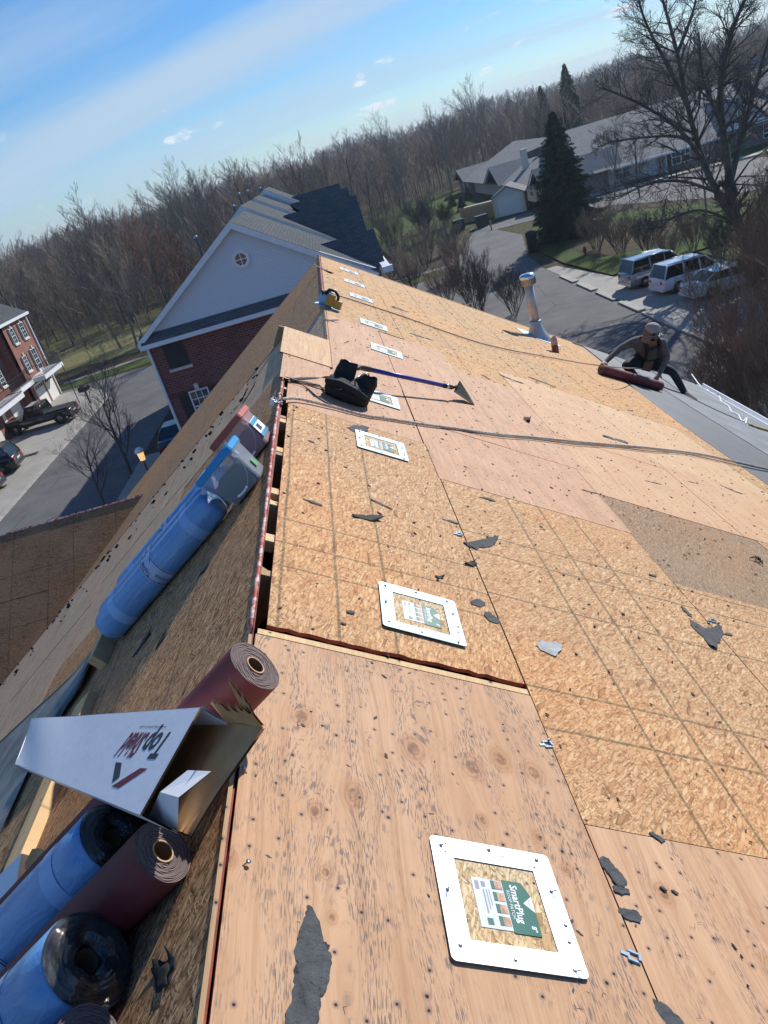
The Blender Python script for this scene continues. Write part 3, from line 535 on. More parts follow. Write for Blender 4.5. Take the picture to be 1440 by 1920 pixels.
def blue_roll(s, y, r, L, label, openend, bands=(.16, .84), a_txt=1.2):
    root = empty('underlayment_roll', frameL(s, y, r+.002), label, 'roofing roll', 'maroon and blue rolls of roofing underlayment on the left slope')
    prof = [(0, r*.96), (-.004, r)] if openend else [(.012, 0), (.012, r*.55), (.006, r*.85), (-.01, r*.96), (-.035, r)]
    end = [(-L+.035, r), (-L+.01, r*.96), (-L-.006, r*.85), (-L-.012, r*.5), (-L-.012, 0)]
    n = 48; pts = prof+[(-L*i/10, r*(1+.006*math.sin(i*2.3))) for i in range(1, 10)]+end; mb = MB()
    mb.add([(x, q_*math.cos(2*math.pi*k/n)*(1+.01*math.sin(5*k*2*math.pi/n+x*9)), q_*math.sin(2*math.pi*k/n)) for x, q_ in pts for k in range(n)], [(j*n+k, j*n+(k+1) % n, (j+1)*n+(k+1) % n, (j+1)*n+k) for j in range(len(pts)-1) for k in range(n)], 0, True); mb.build('wrap', MT['bluewrap'], root)
    for b in bands: mb = MB(); ring(mb, -L*b-.028, -L*b+.028, r*1.016); mb.build('tape_band', MT['bluetape'], root)
    lb = MB(); ring(lb, -L*.5-.045, -L*.5+.045, r*1.015); lb = lb.build('printed_band', MT['paleprint'], root)
    t = MB(); ring(t, -L*.5+.036, -L*.5+.041, r*1.018); ring(t, -L*.5-.041, -L*.5-.037, r*1.018)
    for k in range(2):
        a = a_txt+k*3.14
        wraptext(t, 'ICE & WATER DEFENDER', r, -L*.5+.004, a, .025, .5, flip=True); wraptext(t, '36 IN x 65 FT', r, -L*.5-.022, a, .02, .62, flip=True)
        wraptext(t, 'TopShield', r, -L*.5-.012, a+1.55, .034, .7, flip=True)
        t.add([(x, r*1.026*math.cos(aa), r*1.026*math.sin(aa)) for x, aa in ((-L*.5+.03, a+1.3), (-L*.5+.018, a+1.6), (-L*.5+.026, a+1.6), (-L*.5+.036, a+1.38))], [(0, 1, 2, 3)])
    t.build('lettering', MT['navyprint'], lb)
    # overlapping seam flap along the wrap
    mb = MB(); m_ = 14; vs = []
    for i in range(m_+1):
        x = -L*(.04+.92*i/m_); vs += [(x, r*1.01*math.cos(.95), r*1.01*math.sin(.95)), (x, r*(1.022+.01*math.sin(i))*math.cos(.6+.05*math.sin(i*.8)), r*(1.03+.01*math.sin(i))*math.sin(.6+.05*math.sin(i*.8)))]
    mb.add(vs, [(2*i, 2*i+1, 2*i+3, 2*i+2) for i in range(m_)], 0, True); mb.build('wrap_seam', MT['bluewrap'], root)
    if openend:
        mb = MB(); nr = 12; vs = []
        for j in range(nr+1):
            for k in range(n):
                a = 2*math.pi*k/n; q_ = .024+(r*.985-.024)*j/nr; z = .005*math.sin(k*.55+j*1.9)*math.sin(j*1.8) + .012*math.sin(math.pi*j/nr)
                vs.append((.002+z*(0 if j == nr else 1)-(.03 if j == 0 else 0), q_*math.cos(a), q_*math.sin(a)))
        mb.add(vs, [(j*n+k, j*n+(k+1) % n, (j+1)*n+(k+1) % n, (j+1)*n+k) for j in range(nr) for k in range(n)], 0, True); mb.build('black_end_film', MT['blackfilm'], root)
        mb = MB(); ring(mb, -.002, -.3, .024, 0, 24); mb.add([(-.1, .024*math.cos(a), .024*math.sin(a)) for a in np.linspace(0, 6.28, 20)[:-1]], [tuple(range(19))]); mb.build('cardboard_core', MT['tubein'], root)
    return root
maroon_roll(-.165, 1.53, .074, 1.22, 'maroon roofing roll whose end sticks up beside the ridge above the torn white carton')
maroon_roll(.125, 1.185, .071, 1.25, 'maroon roofing roll in front of the torn carton end, lying between two blue rolls', dent=-.05)
blue_roll(.365, 1.385, .092, .92, 'blue wrapped roll with black film end tucked under the white carton', True)
blue_roll(.295, 1.03, .098, .92, 'blue wrapped roll with glossy black open end nearest the camera', True, bands=(.2, .84))
maroon_roll(.38, 1.545, .06, 1.22, 'thin maroon roofing roll half hidden behind the blue roll under the carton')
maroon_roll(.25, .855, .07, 1.22, 'maroon roofing roll barely showing at the bottom edge of the photo')
blue_roll(.35, 3.40, .086, .92, 'large blue wrapped roll leaning under the blue lidded pail, front of three', False, a_txt=.75)
blue_roll(.42, 3.60, .082, .92, 'blue wrapped roll in the middle of three beside the pails', False, bands=(.15, .86), a_txt=1.1)
blue_roll(.34, 3.80, .08, .92, 'blue wrapped roll farthest back of three, reaching under the red lidded pail', False, a_txt=1.1)
# toe boards that stop the rolls
for y0, y1, s, lab, h in ((3.25, 4.05, 1.36, 'short timber block holding the far blue rolls with end grain showing', .085), (1.2, 2.95, 1.30, 'pale timber board nailed across the slope below the near rolls', .045)):
    o = MB().box(-s-.13 if h < .05 else -s-.05, -s, y0, y1, .001, h).build('timber_stop', MT['lumber'], None, FL, label=lab, cat='timber')
q = NM('end grain', .8); xyz = q.sep(); r_ = q.math('SQRT', q.math('ADD', q.math('POWER', q.math('ADD', xyz[0], 1.39), 2), q.math('POWER', q.math('ADD', xyz[2], .03), 2))); q.color(q.mix(q.ramp(q.math('SINE', q.math('MULTIPLY', r_, 650)), -.5, .7), (.40, .22, .10), (.62, .42, .22))); MT['endgrain'] = q.m
# ------------------------------------------------------------------ pails of cap nails
q = NM('milky plastic', .3, spec=.5); q.color((.62, .68, .76)); q.b.inputs['Alpha'].default_value = .33; q.b.inputs['Subsurface Weight'].default_value = .0; MT['milky'] = q.m
q = NM('pinkish milky plastic', .3, spec=.5); q.color((.66, .42, .44)); q.b.inputs['Alpha'].default_value = .5; MT['milkyred'] = q.m
MT['bluelid'] = plain('bright blue lid', (.01, .28, .62), .35, var=.08); MT['redlid'] = plain('brick red lid', (.46, .085, .055), .45, var=.15)
MT['capnails'] = plain('heap of dark green cap nails', (.035, .07, .055), .6, var=.8, sc=90, bump=1, bsc=90); MT['rednails'] = plain('heap of red cap nails', (.20, .05, .05), .6, var=.7, sc=90, bump=1, bsc=90)
MT['stickerg'] = plain('green sticker', (.12, .45, .16), .5); MT['stickb'] = plain('sky blue label', (.03, .34, .55), .4); MT['wire'] = plain('wire', (.45, .45, .47), .35, .9)
def rrect(a, b, r, n=4):
    out = []
    for cx_, cy_, a0 in ((a-r, b-r, 0), (-a+r, b-r, 90), (-a+r, -b+r, 180), (a-r, -b+r, 270)):
        for k in range(n+1): t = math.radians(a0+90*k/n); out.append((cx_+r*math.cos(t), cy_+r*math.sin(t)))
    return out
def loftz(mb, rings, mi=0, cap=(True, True), smooth=False):
    n = len(rings[0]); mb.add([p for r in rings for p in r], [(j*n+k, j*n+(k+1) % n, (j+1)*n+(k+1) % n, (j+1)*n+k) for j in range(len(rings)-1) for k in range(n)], mi, smooth)
    b = len(mb.v)-n*len(rings)
    if cap[0]: mb.f.append(tuple(b+k for k in range(n))[::-1]); mb.mi.append(mi); mb.sm.append(False)
    if cap[1]: mb.f.append(tuple(b+(len(rings)-1)*n+k for k in range(n))); mb.mi.append(mi); mb.sm.append(False)
    return mb
def pail(s, y, H, a, lean, lid, body, nails, label, stick):
    M_ = FL @ T(-s, y, .002) @ lean; root = empty('nail_pail', M_, label, 'pail')
    rg = lambda k, z, r=.03: [(x, y_, z) for x, y_ in rrect(a*k, a*k, r)]
    loftz(MB(), [rg(.80, 0), rg(.83, .01), rg(.95, H-.03), rg(1.0, H-.028), rg(1.0, H-.018)]).build('body', body, root)
    loftz(MB(), [rg(.76, .006), rg(.86, H*.50), rg(.55, H*.66)]).build('cap_nails', nails, root)
    ld = loftz(MB(), [rg(1.03, H-.022, .035), rg(1.05, H-.018, .035), rg(1.05, H+.008, .035), rg(1.0, H+.013, .035), rg(.93, H+.013), rg(.90, H+.003)]).build('lid', lid, root)
    mb = MB(); 
    for r_ in (.035, .055, .075): mb.tube([(r_*math.cos(t), r_*math.sin(t), H+.004) for t in np.linspace(0, 6.283, 30)], .002, 4, cap=False)
    mb.build('lid_ring', lid, ld)
    hp = [(-a*1.0, -a*.9*math.cos(t)-.0 if False else -a-.012-.10*math.sin(t)*0, 0) for t in (0,)]
    pts = [(a*math.cos(t)*.98, -a*1.02-.012, H*.80-.145*math.sin(t)) for t in np.linspace(0, math.pi, 18)]
    mb = MB(); mb.tube(pts, .0017, 5); hd = mb.build('wire_handle', MT['wire'], root)
    MB().tube(pts[7:11], .006, 6).build('handle_grip', MT['whitep'], hd)
    for sx in (-1, 1): MB().box(sx*a*.98-.012, sx*a*.98+.012, -a*1.02-.016, -a*.9, H*.72, H*.84).build('handle_lug', body, root)
    if stick == 'green': MB().box(a*.905, a*.91, -.03, .02, H*.25, H*.45).build('green_sticker', MT['stickerg'], root, Matrix.Rotation(.06, 4, 'Y'))
    else:
        lb = MB().box(a*.895, a*.90, -a*.72, a*.6, H*.2, H*.72).build('paper_label', MT['whitep'], root, Matrix.Rotation(.06, 4, 'Y'))
        mb = MB().box(a*.901, a*.903, -a*.72, a*.6, H*.2, H*.31).box(a*.901, a*.903, -a*.72, a*.6, H*.58, H*.70); mb.build('blue_print', MT['stickb'], lb)
        MB().box(a*.901, a*.904, -.05, .01, H*.36, H*.54).build('dark_print', MT['navyprint'], lb)
    return root
pail(.175, 3.40, .205, .122, Matrix.Rotation(-.12, 4, 'X') @ RZ(.05), MT['bluelid'], MT['milky'], MT['capnails'], 'clear plastic pail with bright blue lid and wire handle on the rolls', 'green')
pail(.155, 3.86, .205, .122, Matrix.Rotation(-.12, 4, 'X'), MT['redlid'], MT['milkyred'], MT['rednails'], 'clear plastic pail with brick red lid and paper label next to the ridge', 'label')
# ------------------------------------------------------------------ long carton, torn open at its near end
q = NM('white printed carton', .5, spec=.4); sc_ = q.ramp(q.noise(q.map(scale=(3, 30, 3), rot=.4), 1, 4, .7), .68, .76); q.color(q.mix(q.math('MULTIPLY', sc_, .4), (.76, .80, .86), (.55, .58, .64))).bump(q.noise(sc=18, det=4), .3, .004); MT['carton'] = q.m
q = NM('corrugated brown board', .85, spec=.15); w_ = q.math('SINE', q.math('MULTIPLY', q.sep()[1], 900)); q.color(q.mix(q.ramp(q.noise(sc=8, det=5), .35, .65), (.46, .26, .115), (.58, .35, .17))).bump(w_, .12, .001); MT['kraft'] = q.m
MT['ink'] = plain('charcoal print', (.035, .04, .055), .5); MT['inkred'] = plain('dark red print', (.20, .02, .04), .5)
# carton frame: origin at the torn end, local x along the carton
def Lp(px, py, h): x, y, _ = onL(px, py, h); return Vector((x, y, h))
A0, A1 = Lp(375, 1327, .20), Lp(60, 1348, .20); dirc = (A1-A0); ang = math.atan2(dirc.y, dirc.x); 
root = empty('long_carton', FL @ T(A0.x, A0.y, 0), 'long white carton lying on the rolls, torn open with a white metal strip inside', 'carton')
c0 = FL @ T(A0.x, A0.y, 0)
def cq(px, py, h): p = Lp(px, py, h); return Vector((p.x-A0.x, p.y-A0.y, h))
HT, HB = .20, .125
tA, tB, tC, tD = cq(375, 1327, HT), cq(60, 1348, HT), cq(27, 1432, HT), cq(262, 1528, HT)
def subdiv_quad(a, b, c, d, nx, ny, f=lambda u, v: 0.):
    vs = []; 
    for j in range(ny+1):
        for i in range(nx+1):
            u, v = i/nx, j/ny; p = a.lerp(b, u).lerp(d.lerp(c, u), v); p.z += f(u, v); vs.append(tuple(p))
    return vs, [(j*(nx+1)+i, j*(nx+1)+i+1, (j+1)*(nx+1)+i+1, (j+1)*(nx+1)+i) for j in range(ny) for i in range(nx)]
mb = MB(); v, f = subdiv_quad(tA, tB, tC, tD, 24, 12, lambda u, v: .010*math.sin(u*9+v*3)*max(0, u-.4)); mb.add(v, f, 0, True)
mb.add([(p[0], p[1], p[2]-.004) for p in v], [q_[::-1] for q_ in f], 1, True); mb.build('top_flap', [MT['carton'], MT['kraft']], root)
w = (tD-tA); down = Vector((0, 0, HB-HT))
def wall(name, a, b, m, tz=HT-.004, bz=HB): mb = MB(); mb.add([(a.x, a.y, bz), (b.x, b.y, bz), (b.x, b.y, tz), (a.x, a.y, tz)], [(0, 1, 2, 3)]); k = .004; n = Vector((b.y-a.y, a.x-b.x, 0)).normalized()*k; mb.add([(a.x+n.x, a.y+n.y, bz), (b.x+n.x, b.y+n.y, bz), (b.x+n.x, b.y+n.y, tz), (a.x+n.x, a.y+n.y, tz)], [(3, 2, 1, 0)]); return mb.build(name, m, root)
bE, bF = cq(478, 1355, .15), cq(345, 1565, .15); bG, bH = cq(272, 1545, .15), cq(396, 1318, .17)
tongue = MB(); v, f = subdiv_quad(Vector((tA.x, tA.y, .13)), Vector((bE.x, bE.y, .135)), Vector((bF.x, bF.y, .135)), Vector((tD.x, tD.y, .13)), 10, 8, lambda u, v: .004*math.sin(u*5+v*4)); tongue.add(v, f, 0); tongue.add([(p[0], p[1], p[2]-.005) for p in v], [q_[::-1] for q_ in f], 0); tongue.build('bottom_flap', MT['kraft'], root)
wall('side_panel', tA, tB, MT['carton']); wall('side_panel', tD, tC, MT['carton']); wall('end_panel', tB, tC, MT['carton'])
mb = MB(); mb.add([(tA.x, tA.y, HB), (tB.x, tB.y, HB), (tC.x, tC.y, HB), (tD.x, tD.y, HB)], [(3, 2, 1, 0)]); mb.build('bottom_panel', MT['kraft'], root)
# torn side panels standing up beside the open end
def torn(a, b, h0, amp, n=14, seed=1, lean=(0, 0)):
    r = random.Random(seed); vs = []
    for i in range(n+1):
        p = a.lerp(b, i/n); hh = h0*(1-.5*i/n)+r.uniform(-amp, amp); vs += [(p.x, p.y, .13), (p.x+lean[0]*hh, p.y+lean[1]*hh, .13+max(.01, hh))]
    mb = MB(); mb.add(vs, [(2*i, 2*i+2, 2*i+3, 2*i+1) for i in range(n)]); o = [(x+.003, y+.003, z) for x, y, z in vs]; mb.add(o, [(2*i, 2*i+1, 2*i+3, 2*i+2) for i in range(n)]); return mb
torn(Vector((tA.x, tA.y, 0)), Vector((bE.x, bE.y, 0)), .06, .014, seed=3, lean=(.2, .3)).build('torn_side_panel', MT['kraft'], root)
torn(Vector((bE.x, bE.y, 0)).lerp(Vector((tA.x, tA.y, 0)), .35), Vector((bE.x, bE.y, 0)).lerp(Vector((tA.x, tA.y, 0)), .1), .09, .012, seed=8, n=8, lean=(.5, .3)).build('torn_corner_flap', MT['kraft'], root)
torn(Vector((tD.x, tD.y, 0)), Vector((bF.x, bF.y, 0)), .05, .008, seed=5, lean=(0, -.1)).build('torn_side_panel', MT['kraft'], root)
# lettering on the flap
ux = (tA.lerp(tD, .5)-tB.lerp(tC, .5)); ux.z = 0; ux.normalize(); uy = Vector((-ux.y, ux.x, 0))
def ctext(s, px, py, size, w, m, name, bold=.03, up=None):
    p = cq(px, py, HT+.0045 if False else HT); v, f = text_vf(s, size, w, 'CENTER', bold)
    M3 = Matrix(((ux.x, uy.x, 0), (ux.y, uy.y, 0), (0, 0, 1))).to_4x4()
    mb = MB(); mb.add(v, f, mat=T(p.x, p.y, HT+.012) @ M3 @ RZ(math.pi if up else 0)); return mb.build(name, m, root)
def pathpoly(name, pxs, m, z=.0006):
    mb = MB(); mb.add([tuple(cq(x, y, HT+z)) for x, y in pxs], [tuple(range(len(pxs)))]); return mb.build(name, m, root)
def quadtext(name, s, p00, p10, p01, m, z=.0006, bold=.03):
    # maps the text's box onto a parallelogram given by pixels: baseline start, baseline end, top of start
    v, f = text_vf(s, 1, 1, 'LEFT', bold); W_ = max(a[0] for a in v); H_ = .72
    a, b, c = cq(*p00, HT+z), cq(*p10, HT+z), cq(*p01, HT+z); mb = MB()
    mb.add([tuple(a+(b-a)*(x/W_)+(c-a)*(y/H_)) for x, y, _ in v], f); return mb.build(name, m, root)
quadtext('lettering', 'Top', (326, 1374), (284, 1375), (290, 1424), MT['ink'])
quadtext('lettering', 'Shield', (282, 1375), (246, 1375), (246, 1422), MT['inkred'])
quadtext('tagline', 'A waterproofing commitment to quality', (312, 1361), (262, 1361), (311, 1366), MT['ink'], bold=0)
pathpoly('logo_bar', [(217, 1429), (228, 1430), (224, 1457), (210, 1468)], MT['ink'])
pathpoly('logo_bar', [(263, 1440), (277, 1441), (222, 1478), (209, 1474)], MT['inkred'])
# white bent metal strip in the carton
q0 = [cq(299, 1487, .15), cq(362, 1450, .15), cq(395, 1445, .15)]
mb = MB(); a, b = cq(300, 1487, .205), cq(395, 1446, .19); c, d = cq(336, 1496, .20), cq(335, 1560, .14); e = cq(283, 1530, .14)
mb.add([tuple(cq(300, 1485, .20)), tuple(cq(352, 1444, .19)), tuple(cq(396, 1446, .185)), tuple(cq(335, 1495, .20))], [(0, 1, 2, 3)])
mb.add([tuple(cq(300, 1485, .20)), tuple(cq(335, 1495, .20)), tuple(cq(333, 1558, .139)), tuple(cq(280, 1528, .139))], [(0, 1, 2, 3)])
mb.build('metal_strip', MT['whitep'], root)
# ------------------------------------------------------------------ torn box on the left edge, flashing sheet
def Lq(px, py, h): x, y, _ = onL(px, py, h); return (x, y, h)
o = MB(); o.quad(Lq(40, 1600, .12), Lq(-60, 1700, .12), Lq(-80, 1780, .10), Lq(30, 1660, .10), 0); o.quad(Lq(40, 1600, .12), Lq(30, 1660, .10), Lq(60, 1640, .03), Lq(60, 1605, .03), 0)
root2 = empty('torn_carton', FL, 'torn white carton end with brown flap at the left edge beside the thin maroon roll', 'carton'); o.build('white_panel', MT['carton'], root2)
mb = MB(); pts = [(39, 1613), (52, 1588), (66, 1586), (88, 1598), (70, 1618), (57, 1628), (38, 1626)]; mb.prism([Lq(x, y, .12)[:2] for x, y in pts], .10, .105); mb.build('brown_flap', MT['kraft'], root2)
q = NM('dull metal sheet', .5, .3); q.color(q.mix(q.ramp(q.noise(sc=5, det=4), .35, .65), (.14, .155, .16), (.24, .26, .27))); MT['dullmetal'] = q.m
root3 = empty('flashing_sheet', FL, 'long dull grey metal flashing sheet curling off the left slope behind the carton', 'metal sheet')
sp = [(186, 1207), (140, 1262), (100, 1300), (50, 1345), (0, 1392), (-60, 1450)]
lo = [(180, 1222), (150, 1290), (118, 1335), (92, 1392), (55, 1440), (0, 1560)]
vs = []
for i, ((a, b), (c, d)) in enumerate(zip(sp, lo)):
    for k in range(5): t = k/4; h = .015+.09*math.sin(math.pi*t)*min(1, i/2)+.015*t; vs.append(Lq(a+(c-a)*t, b+(d-b)*t, .02 if k in (0, 4) else .03+.02*math.sin(math.pi*t)))
mb = MB(); mb.add(vs, [(i*5+k, i*5+k+1, (i+1)*5+k+1, (i+1)*5+k) for i in range(5) for k in range(4)], 0, True); mb.build('sheet', MT['dullmetal'], root3)
mb = MB(); mb.tube([Lq(x, y, .022) for x, y in sp], .006, 5); mb.build('hemmed_edge', MT['steel'], root3)
mb = MB(); mb.prism([Lq(x, y, .0)[:2] for x, y in ((0, 1402), (38, 1388), (60, 1408), (48, 1440), (0, 1510), (-90, 1600), (-90, 1490))], .001, .012); mb.build('tarp_piece', plain('dark blue tarp', (.02, .045, .075), .5), None, FL, label='dark blue tarp piece on the slope left of the white carton', cat='tarp')
MT['greypaper'] = plain('weathered grey paper', (.40, .41, .40), .85, var=.2, sc=40)
# ------------------------------------------------------------------ scraps of felt and small litter
def scrap(px, py, L, Wd, ang, label, seed, curl=0., m='felt', name='felt_scrap', cat='scrap', side='R', grp=None, dy=0, lift=.002, outline=None):
    r = random.Random(seed); x, y, _ = (onR if side == 'R' else onL)(px, py); F = FR if side == 'R' else FL
    n = 18; pts = []
    if outline: pts = outline; n = len(pts)
    else:
        for k in range(n):
            a = 2*math.pi*k/n; rr = 1+r.uniform(-.28, .22); pts.append((math.cos(a)*L/2*rr, math.sin(a)*Wd/2*rr*(1+.5*math.sin(a*1.0+seed))))
    z = lambda u, v: lift+curl*(u/(L/2))**2*max(L, .05)*(.6+.8*(u > 0))+.0015*math.sin(u*60+seed)
    vs = [(u, v, z(u, v)) for u, v in pts]; mid = [(u*.5, v*.5, z(u*.5, v*.5)) for u, v in pts]; c = (0, 0, z(0, 0)); mb = MB()
    al = vs+mid+[c]; al2 = [(p[0], p[1], p[2]-.0018) for p in al]
    f = [(k, (k+1) % n, n+(k+1) % n, n+k) for k in range(n)]+[(n+k, n+(k+1) % n, 2*n) for k in range(n)]
    mb.add(al, f, 0, True); mb.add(al2, [q_[::-1] for q_ in f]); o = 2*n+1; b = 0
    mb.f += [(k, o+k, o+(k+1) % n, (k+1) % n) for k in range(n)]; mb.mi += [0]*n; mb.sm += [False]*n
    return mb.build(name, MT[m], None, F @ T(x, y, 0) @ RZ(ang), label=label, cat=cat, group=grp)
GS = 'scraps of torn dark felt lying on the bare decking'
# large near scrap: outline traced on the sheet itself
def outl(pxs):
    P_ = [onR(a, b)[:2] for a, b in pxs]; cx_ = sum(p[0] for p in P_)/len(P_); cy_ = sum(p[1] for p in P_)/len(P_); return [(p[0]-cx_, p[1]-cy_) for p in P_], cx_, cy_
def traced(pxs, label, m='felt', lift=.003, grp=GS, name='felt_scrap', cat='scrap'):
    P_, cx_, cy_ = outl(pxs); q_ = []; rj = random.Random(len(label)); mb = MB()
    for i, a in enumerate(P_):
        b = P_[(i+1) % len(P_)]; l = math.hypot(b[0]-a[0], b[1]-a[1]); q_ += [a]+[(a[0]+(b[0]-a[0])*t+rj.uniform(-.13, .13)*l, a[1]+(b[1]-a[1])*t+rj.uniform(-.13, .13)*l) for t in (.33, .66)]
    P_ = q_; mb.prism(P_, .0005, lift); n_ = len(P_); zs = [max(0, math.sin(k*.37+len(label)))**2*rj.uniform(.5, 1)*min(.012, 3*max(abs(p_[0]) for p_ in P_)*.03) for k in range(n_)]; mb.v = [(a, b, c+zs[k % n_]) for k, (a, b, c) in enumerate(mb.v)]
    return mb.build(name, MT[m], None, FR @ T(cx_, cy_, 0), label=label, cat=cat, group=grp)
traced([(577,1698),(571,1712),(567,1730),(559,1752),(557,1765),(552,1800),(551,1830),(546,1860),(540,1890),(533,1925),(530,1960),(585,1975),(596,1920),(601,1890),(600,1872),(612,1850),(617,1830),(622,1808),(620,1790),(614,1784),(617,1776),(606,1768),(602,1745),(594,1722),(584,1702)], 'long torn dark felt strip on the plywood at the bottom of the photo')
traced([(1130,1606),(1122,1612),(1128,1626),(1140,1640),(1150,1656),(1158,1664),(1170,1665),(1174,1652),(1166,1640),(1152,1628),(1140,1612)], 'torn felt piece shaped like a leaf right of the nearest roof patch')
traced([(1148,1662),(1152,1674),(1165,1679),(1181,1678),(1178,1668),(1164,1664)], 'small felt piece directly below the leaf shaped one by the near joint')
traced([(1160,1703),(1158,1712),(1170,1722),(1182,1728),(1200,1732),(1203,1720),(1192,1710),(1175,1706)], 'felt piece lying alone halfway down the near right plywood joint')
traced([(1222,1874),(1226,1892),(1240,1912),(1262,1935),(1290,1935),(1270,1908),(1248,1886)], 'felt strip cut by the bottom edge of the photo right of the joint')
traced([(1216,1562),(1226,1571),(1240,1582),(1247,1578),(1238,1570),(1224,1561)], 'slim felt sliver lying on the long joint above the near right plywood')
traced([(868,1018),(880,1016),(898,1014),(915,1010),(926,1006),(934,1008),(928,1020),(915,1026),(895,1031),(880,1026)], 'curved felt strip across the red seam, largest in the middle of the roof')
traced([(1293,1163),(1304,1168),(1322,1180),(1335,1180),(1345,1170),(1354,1176),(1357,1190),(1350,1205),(1342,1218),(1330,1212),(1318,1194),(1300,1178)], 'forked dark felt piece on the lined boards at the right')
traced([(1276,1137),(1284,1141),(1294,1152),(1297,1158),(1290,1154),(1280,1144)], 'little felt sliver above the forked dark piece')
traced([(1005,1210),(1012,1200),(1024,1204),(1040,1203),(1055,1212),(1050,1222),(1040,1232),(1028,1226),(1014,1220)], 'pale grey torn paper scrap on the board right of the second patch', m='greypaper', grp=None, cat='paper scrap', name='paper_scrap')
traced([(650,802),(662,797),(680,798),(692,803),(684,810),(668,812)], 'oval felt scrap just above the third metal patch')
traced([(882,1128),(900,1125),(910,1132),(900,1139),(884,1134)], 'oval felt scrap left of the red seam level with the second patch')
traced([(908,1148),(920,1150),(936,1162),(934,1170),(918,1166),(910,1158)], 'felt scrap touching the red seam right of the second patch')
for i, a in enumerate([(686,972,.15,.05,.3,'curled felt strip arching up above the board, left of the second seam',.22),(712,968,.05,.02,1.1,'black curled tip beside the arched felt strip',.3),(880,1056,.07,.035,.6,'crumpled black felt lump on the red seam',.5),(823,1082,.045,.03,.4,'small crumpled dark lump left of the seam',.4),
    (715,946,.11,.025,-.5,'narrow felt scrap above the arched strip',.03),(843,978,.09,.022,-.1,'flat felt scrap touching the upper red seam',.02),(914,936,.10,.03,.1,'flat felt scrap below the pink sheet edge',.02),(586,942,.09,.025,-.2,'flat felt scrap near the ridge slot',.02),
    (584,828,.04,.03,0,'small round felt scrap near the ridge level with the third patch',.02),(958,711,.30,.07,-.35,'felt strip near the vent side of the pink sheets',.06),(912,708,.14,.05,-1.2,'felt scrap pointing down just past the scraper handle',.05),(1158,826,.32,.11,.1,'broad felt scrap lying under the thick rope at right',.06),
    (990,790,.10,.06,1.3,'standing black felt flake on pink plywood below the scraper',.9),(1365,1190,.06,.02,.3,'tiny felt fleck right of the forked piece',.05),(1370,918,.22,.04,-.5,'long felt scrap near the right edge of the light sheets',.04),(1300,905,.12,.02,.3,'thin felt sliver on the light sheets',.04),
    (1105,922,.12,.02,.1,'thin felt sliver at the corner of the brown board',.02),(748,580,.25,.16,.2,'round dark scrap beside the thin rope near the row of patches',.02),(612,600,.3,.05,.5,'felt curl near the saw',.2),(606,505,.5,.16,-.9,'dark felt scrap near the far end of the ridge',.1),
    (873,572,.35,.06,.9,'dark chip standing on the far boards before the bushes',.5),(792,632,.3,.08,.1,'flat scrap on the far pink sheet',.02),(770,672,.22,.06,0,'flat scrap below the fifth patch',.02),(1015,716,.35,.08,-.3,'flat scrap on the far light boards',.02),(1225,905,.16,.02,.2,'felt thread on light board',.02),
    (550,683,.12,.02,.3,'thin scrap on the pale sheet by the ridge step',.02),(655,1148,.03,.02,.3,'tiny dark fleck left of the second patch',.1),(1222,1078,.06,.025,.3,'small dark scrap on the lined boards below the brown board',.1),(1182,770,.12,.04,.6,'small dark chip on the light boards below the worker',.2)]):
    scrap(a[0], a[1], a[2], a[3], a[4], a[5], i+20, a[6]*.35, 'feltblack' if a[6] >= .22 else 'felt', grp=GS)
for i, a in enumerate([(268,1208,.15,.06,.5,'dark felt scrap below the far blue rolls'),(303,1200,.12,.05,.9,'dark felt scrap right of the one below the blue rolls'),(384,1068,.07,.04,.2,'small black scrap beside the big blue roll'),(300,1835,.10,.045,2.2,'large dark felt scrap beside the bottom rolls'),(322,1800,.08,.02,2.1,'thin dark felt scrap beside the bottom rolls'),
    (470,735,.25,.05,.9,'black felt scrap behind the red lidded pail'),(452,752,.2,.05,.6,'black felt curl just behind the red lidded pail'),(560,1180,.05,.02,.4,None),(150,1262,.07,.03,.4,'pinkish scrap on the grey ply above the flashing sheet')]):
    if a[5]: scrap(a[0], a[1], a[2], a[3], a[4], a[5], i+70, .05, 'feltblack', side='L', grp='scraps of felt on the shaded left slope')
# debris caught along the rake of the near left slope
mb = MB(); r_ = random.Random(5)
for k in range(120):
    s_ = r_.uniform(.4, 6.5); y = 6.59-r_.random()**2*.7; a = r_.uniform(-1, 1); l = r_.uniform(.006, .024); w_ = l*r_.uniform(.2, .5); c, n_ = math.cos(a), math.sin(a)
    P_ = [(-l, -w_*.4), (-l*.3, w_), (l, w_*.3), (l*.4, -w_)]; mb.prism([(-s_+u*c-v*n_, y+u*n_+v*c) for u, v in P_], .002, .006+r_.uniform(0, .02))
mb.build('felt_crumbs', MT['feltblack'], None, FL, label='black felt crumbs caught along the outer edge of the left slope', cat='debris', kind='stuff')
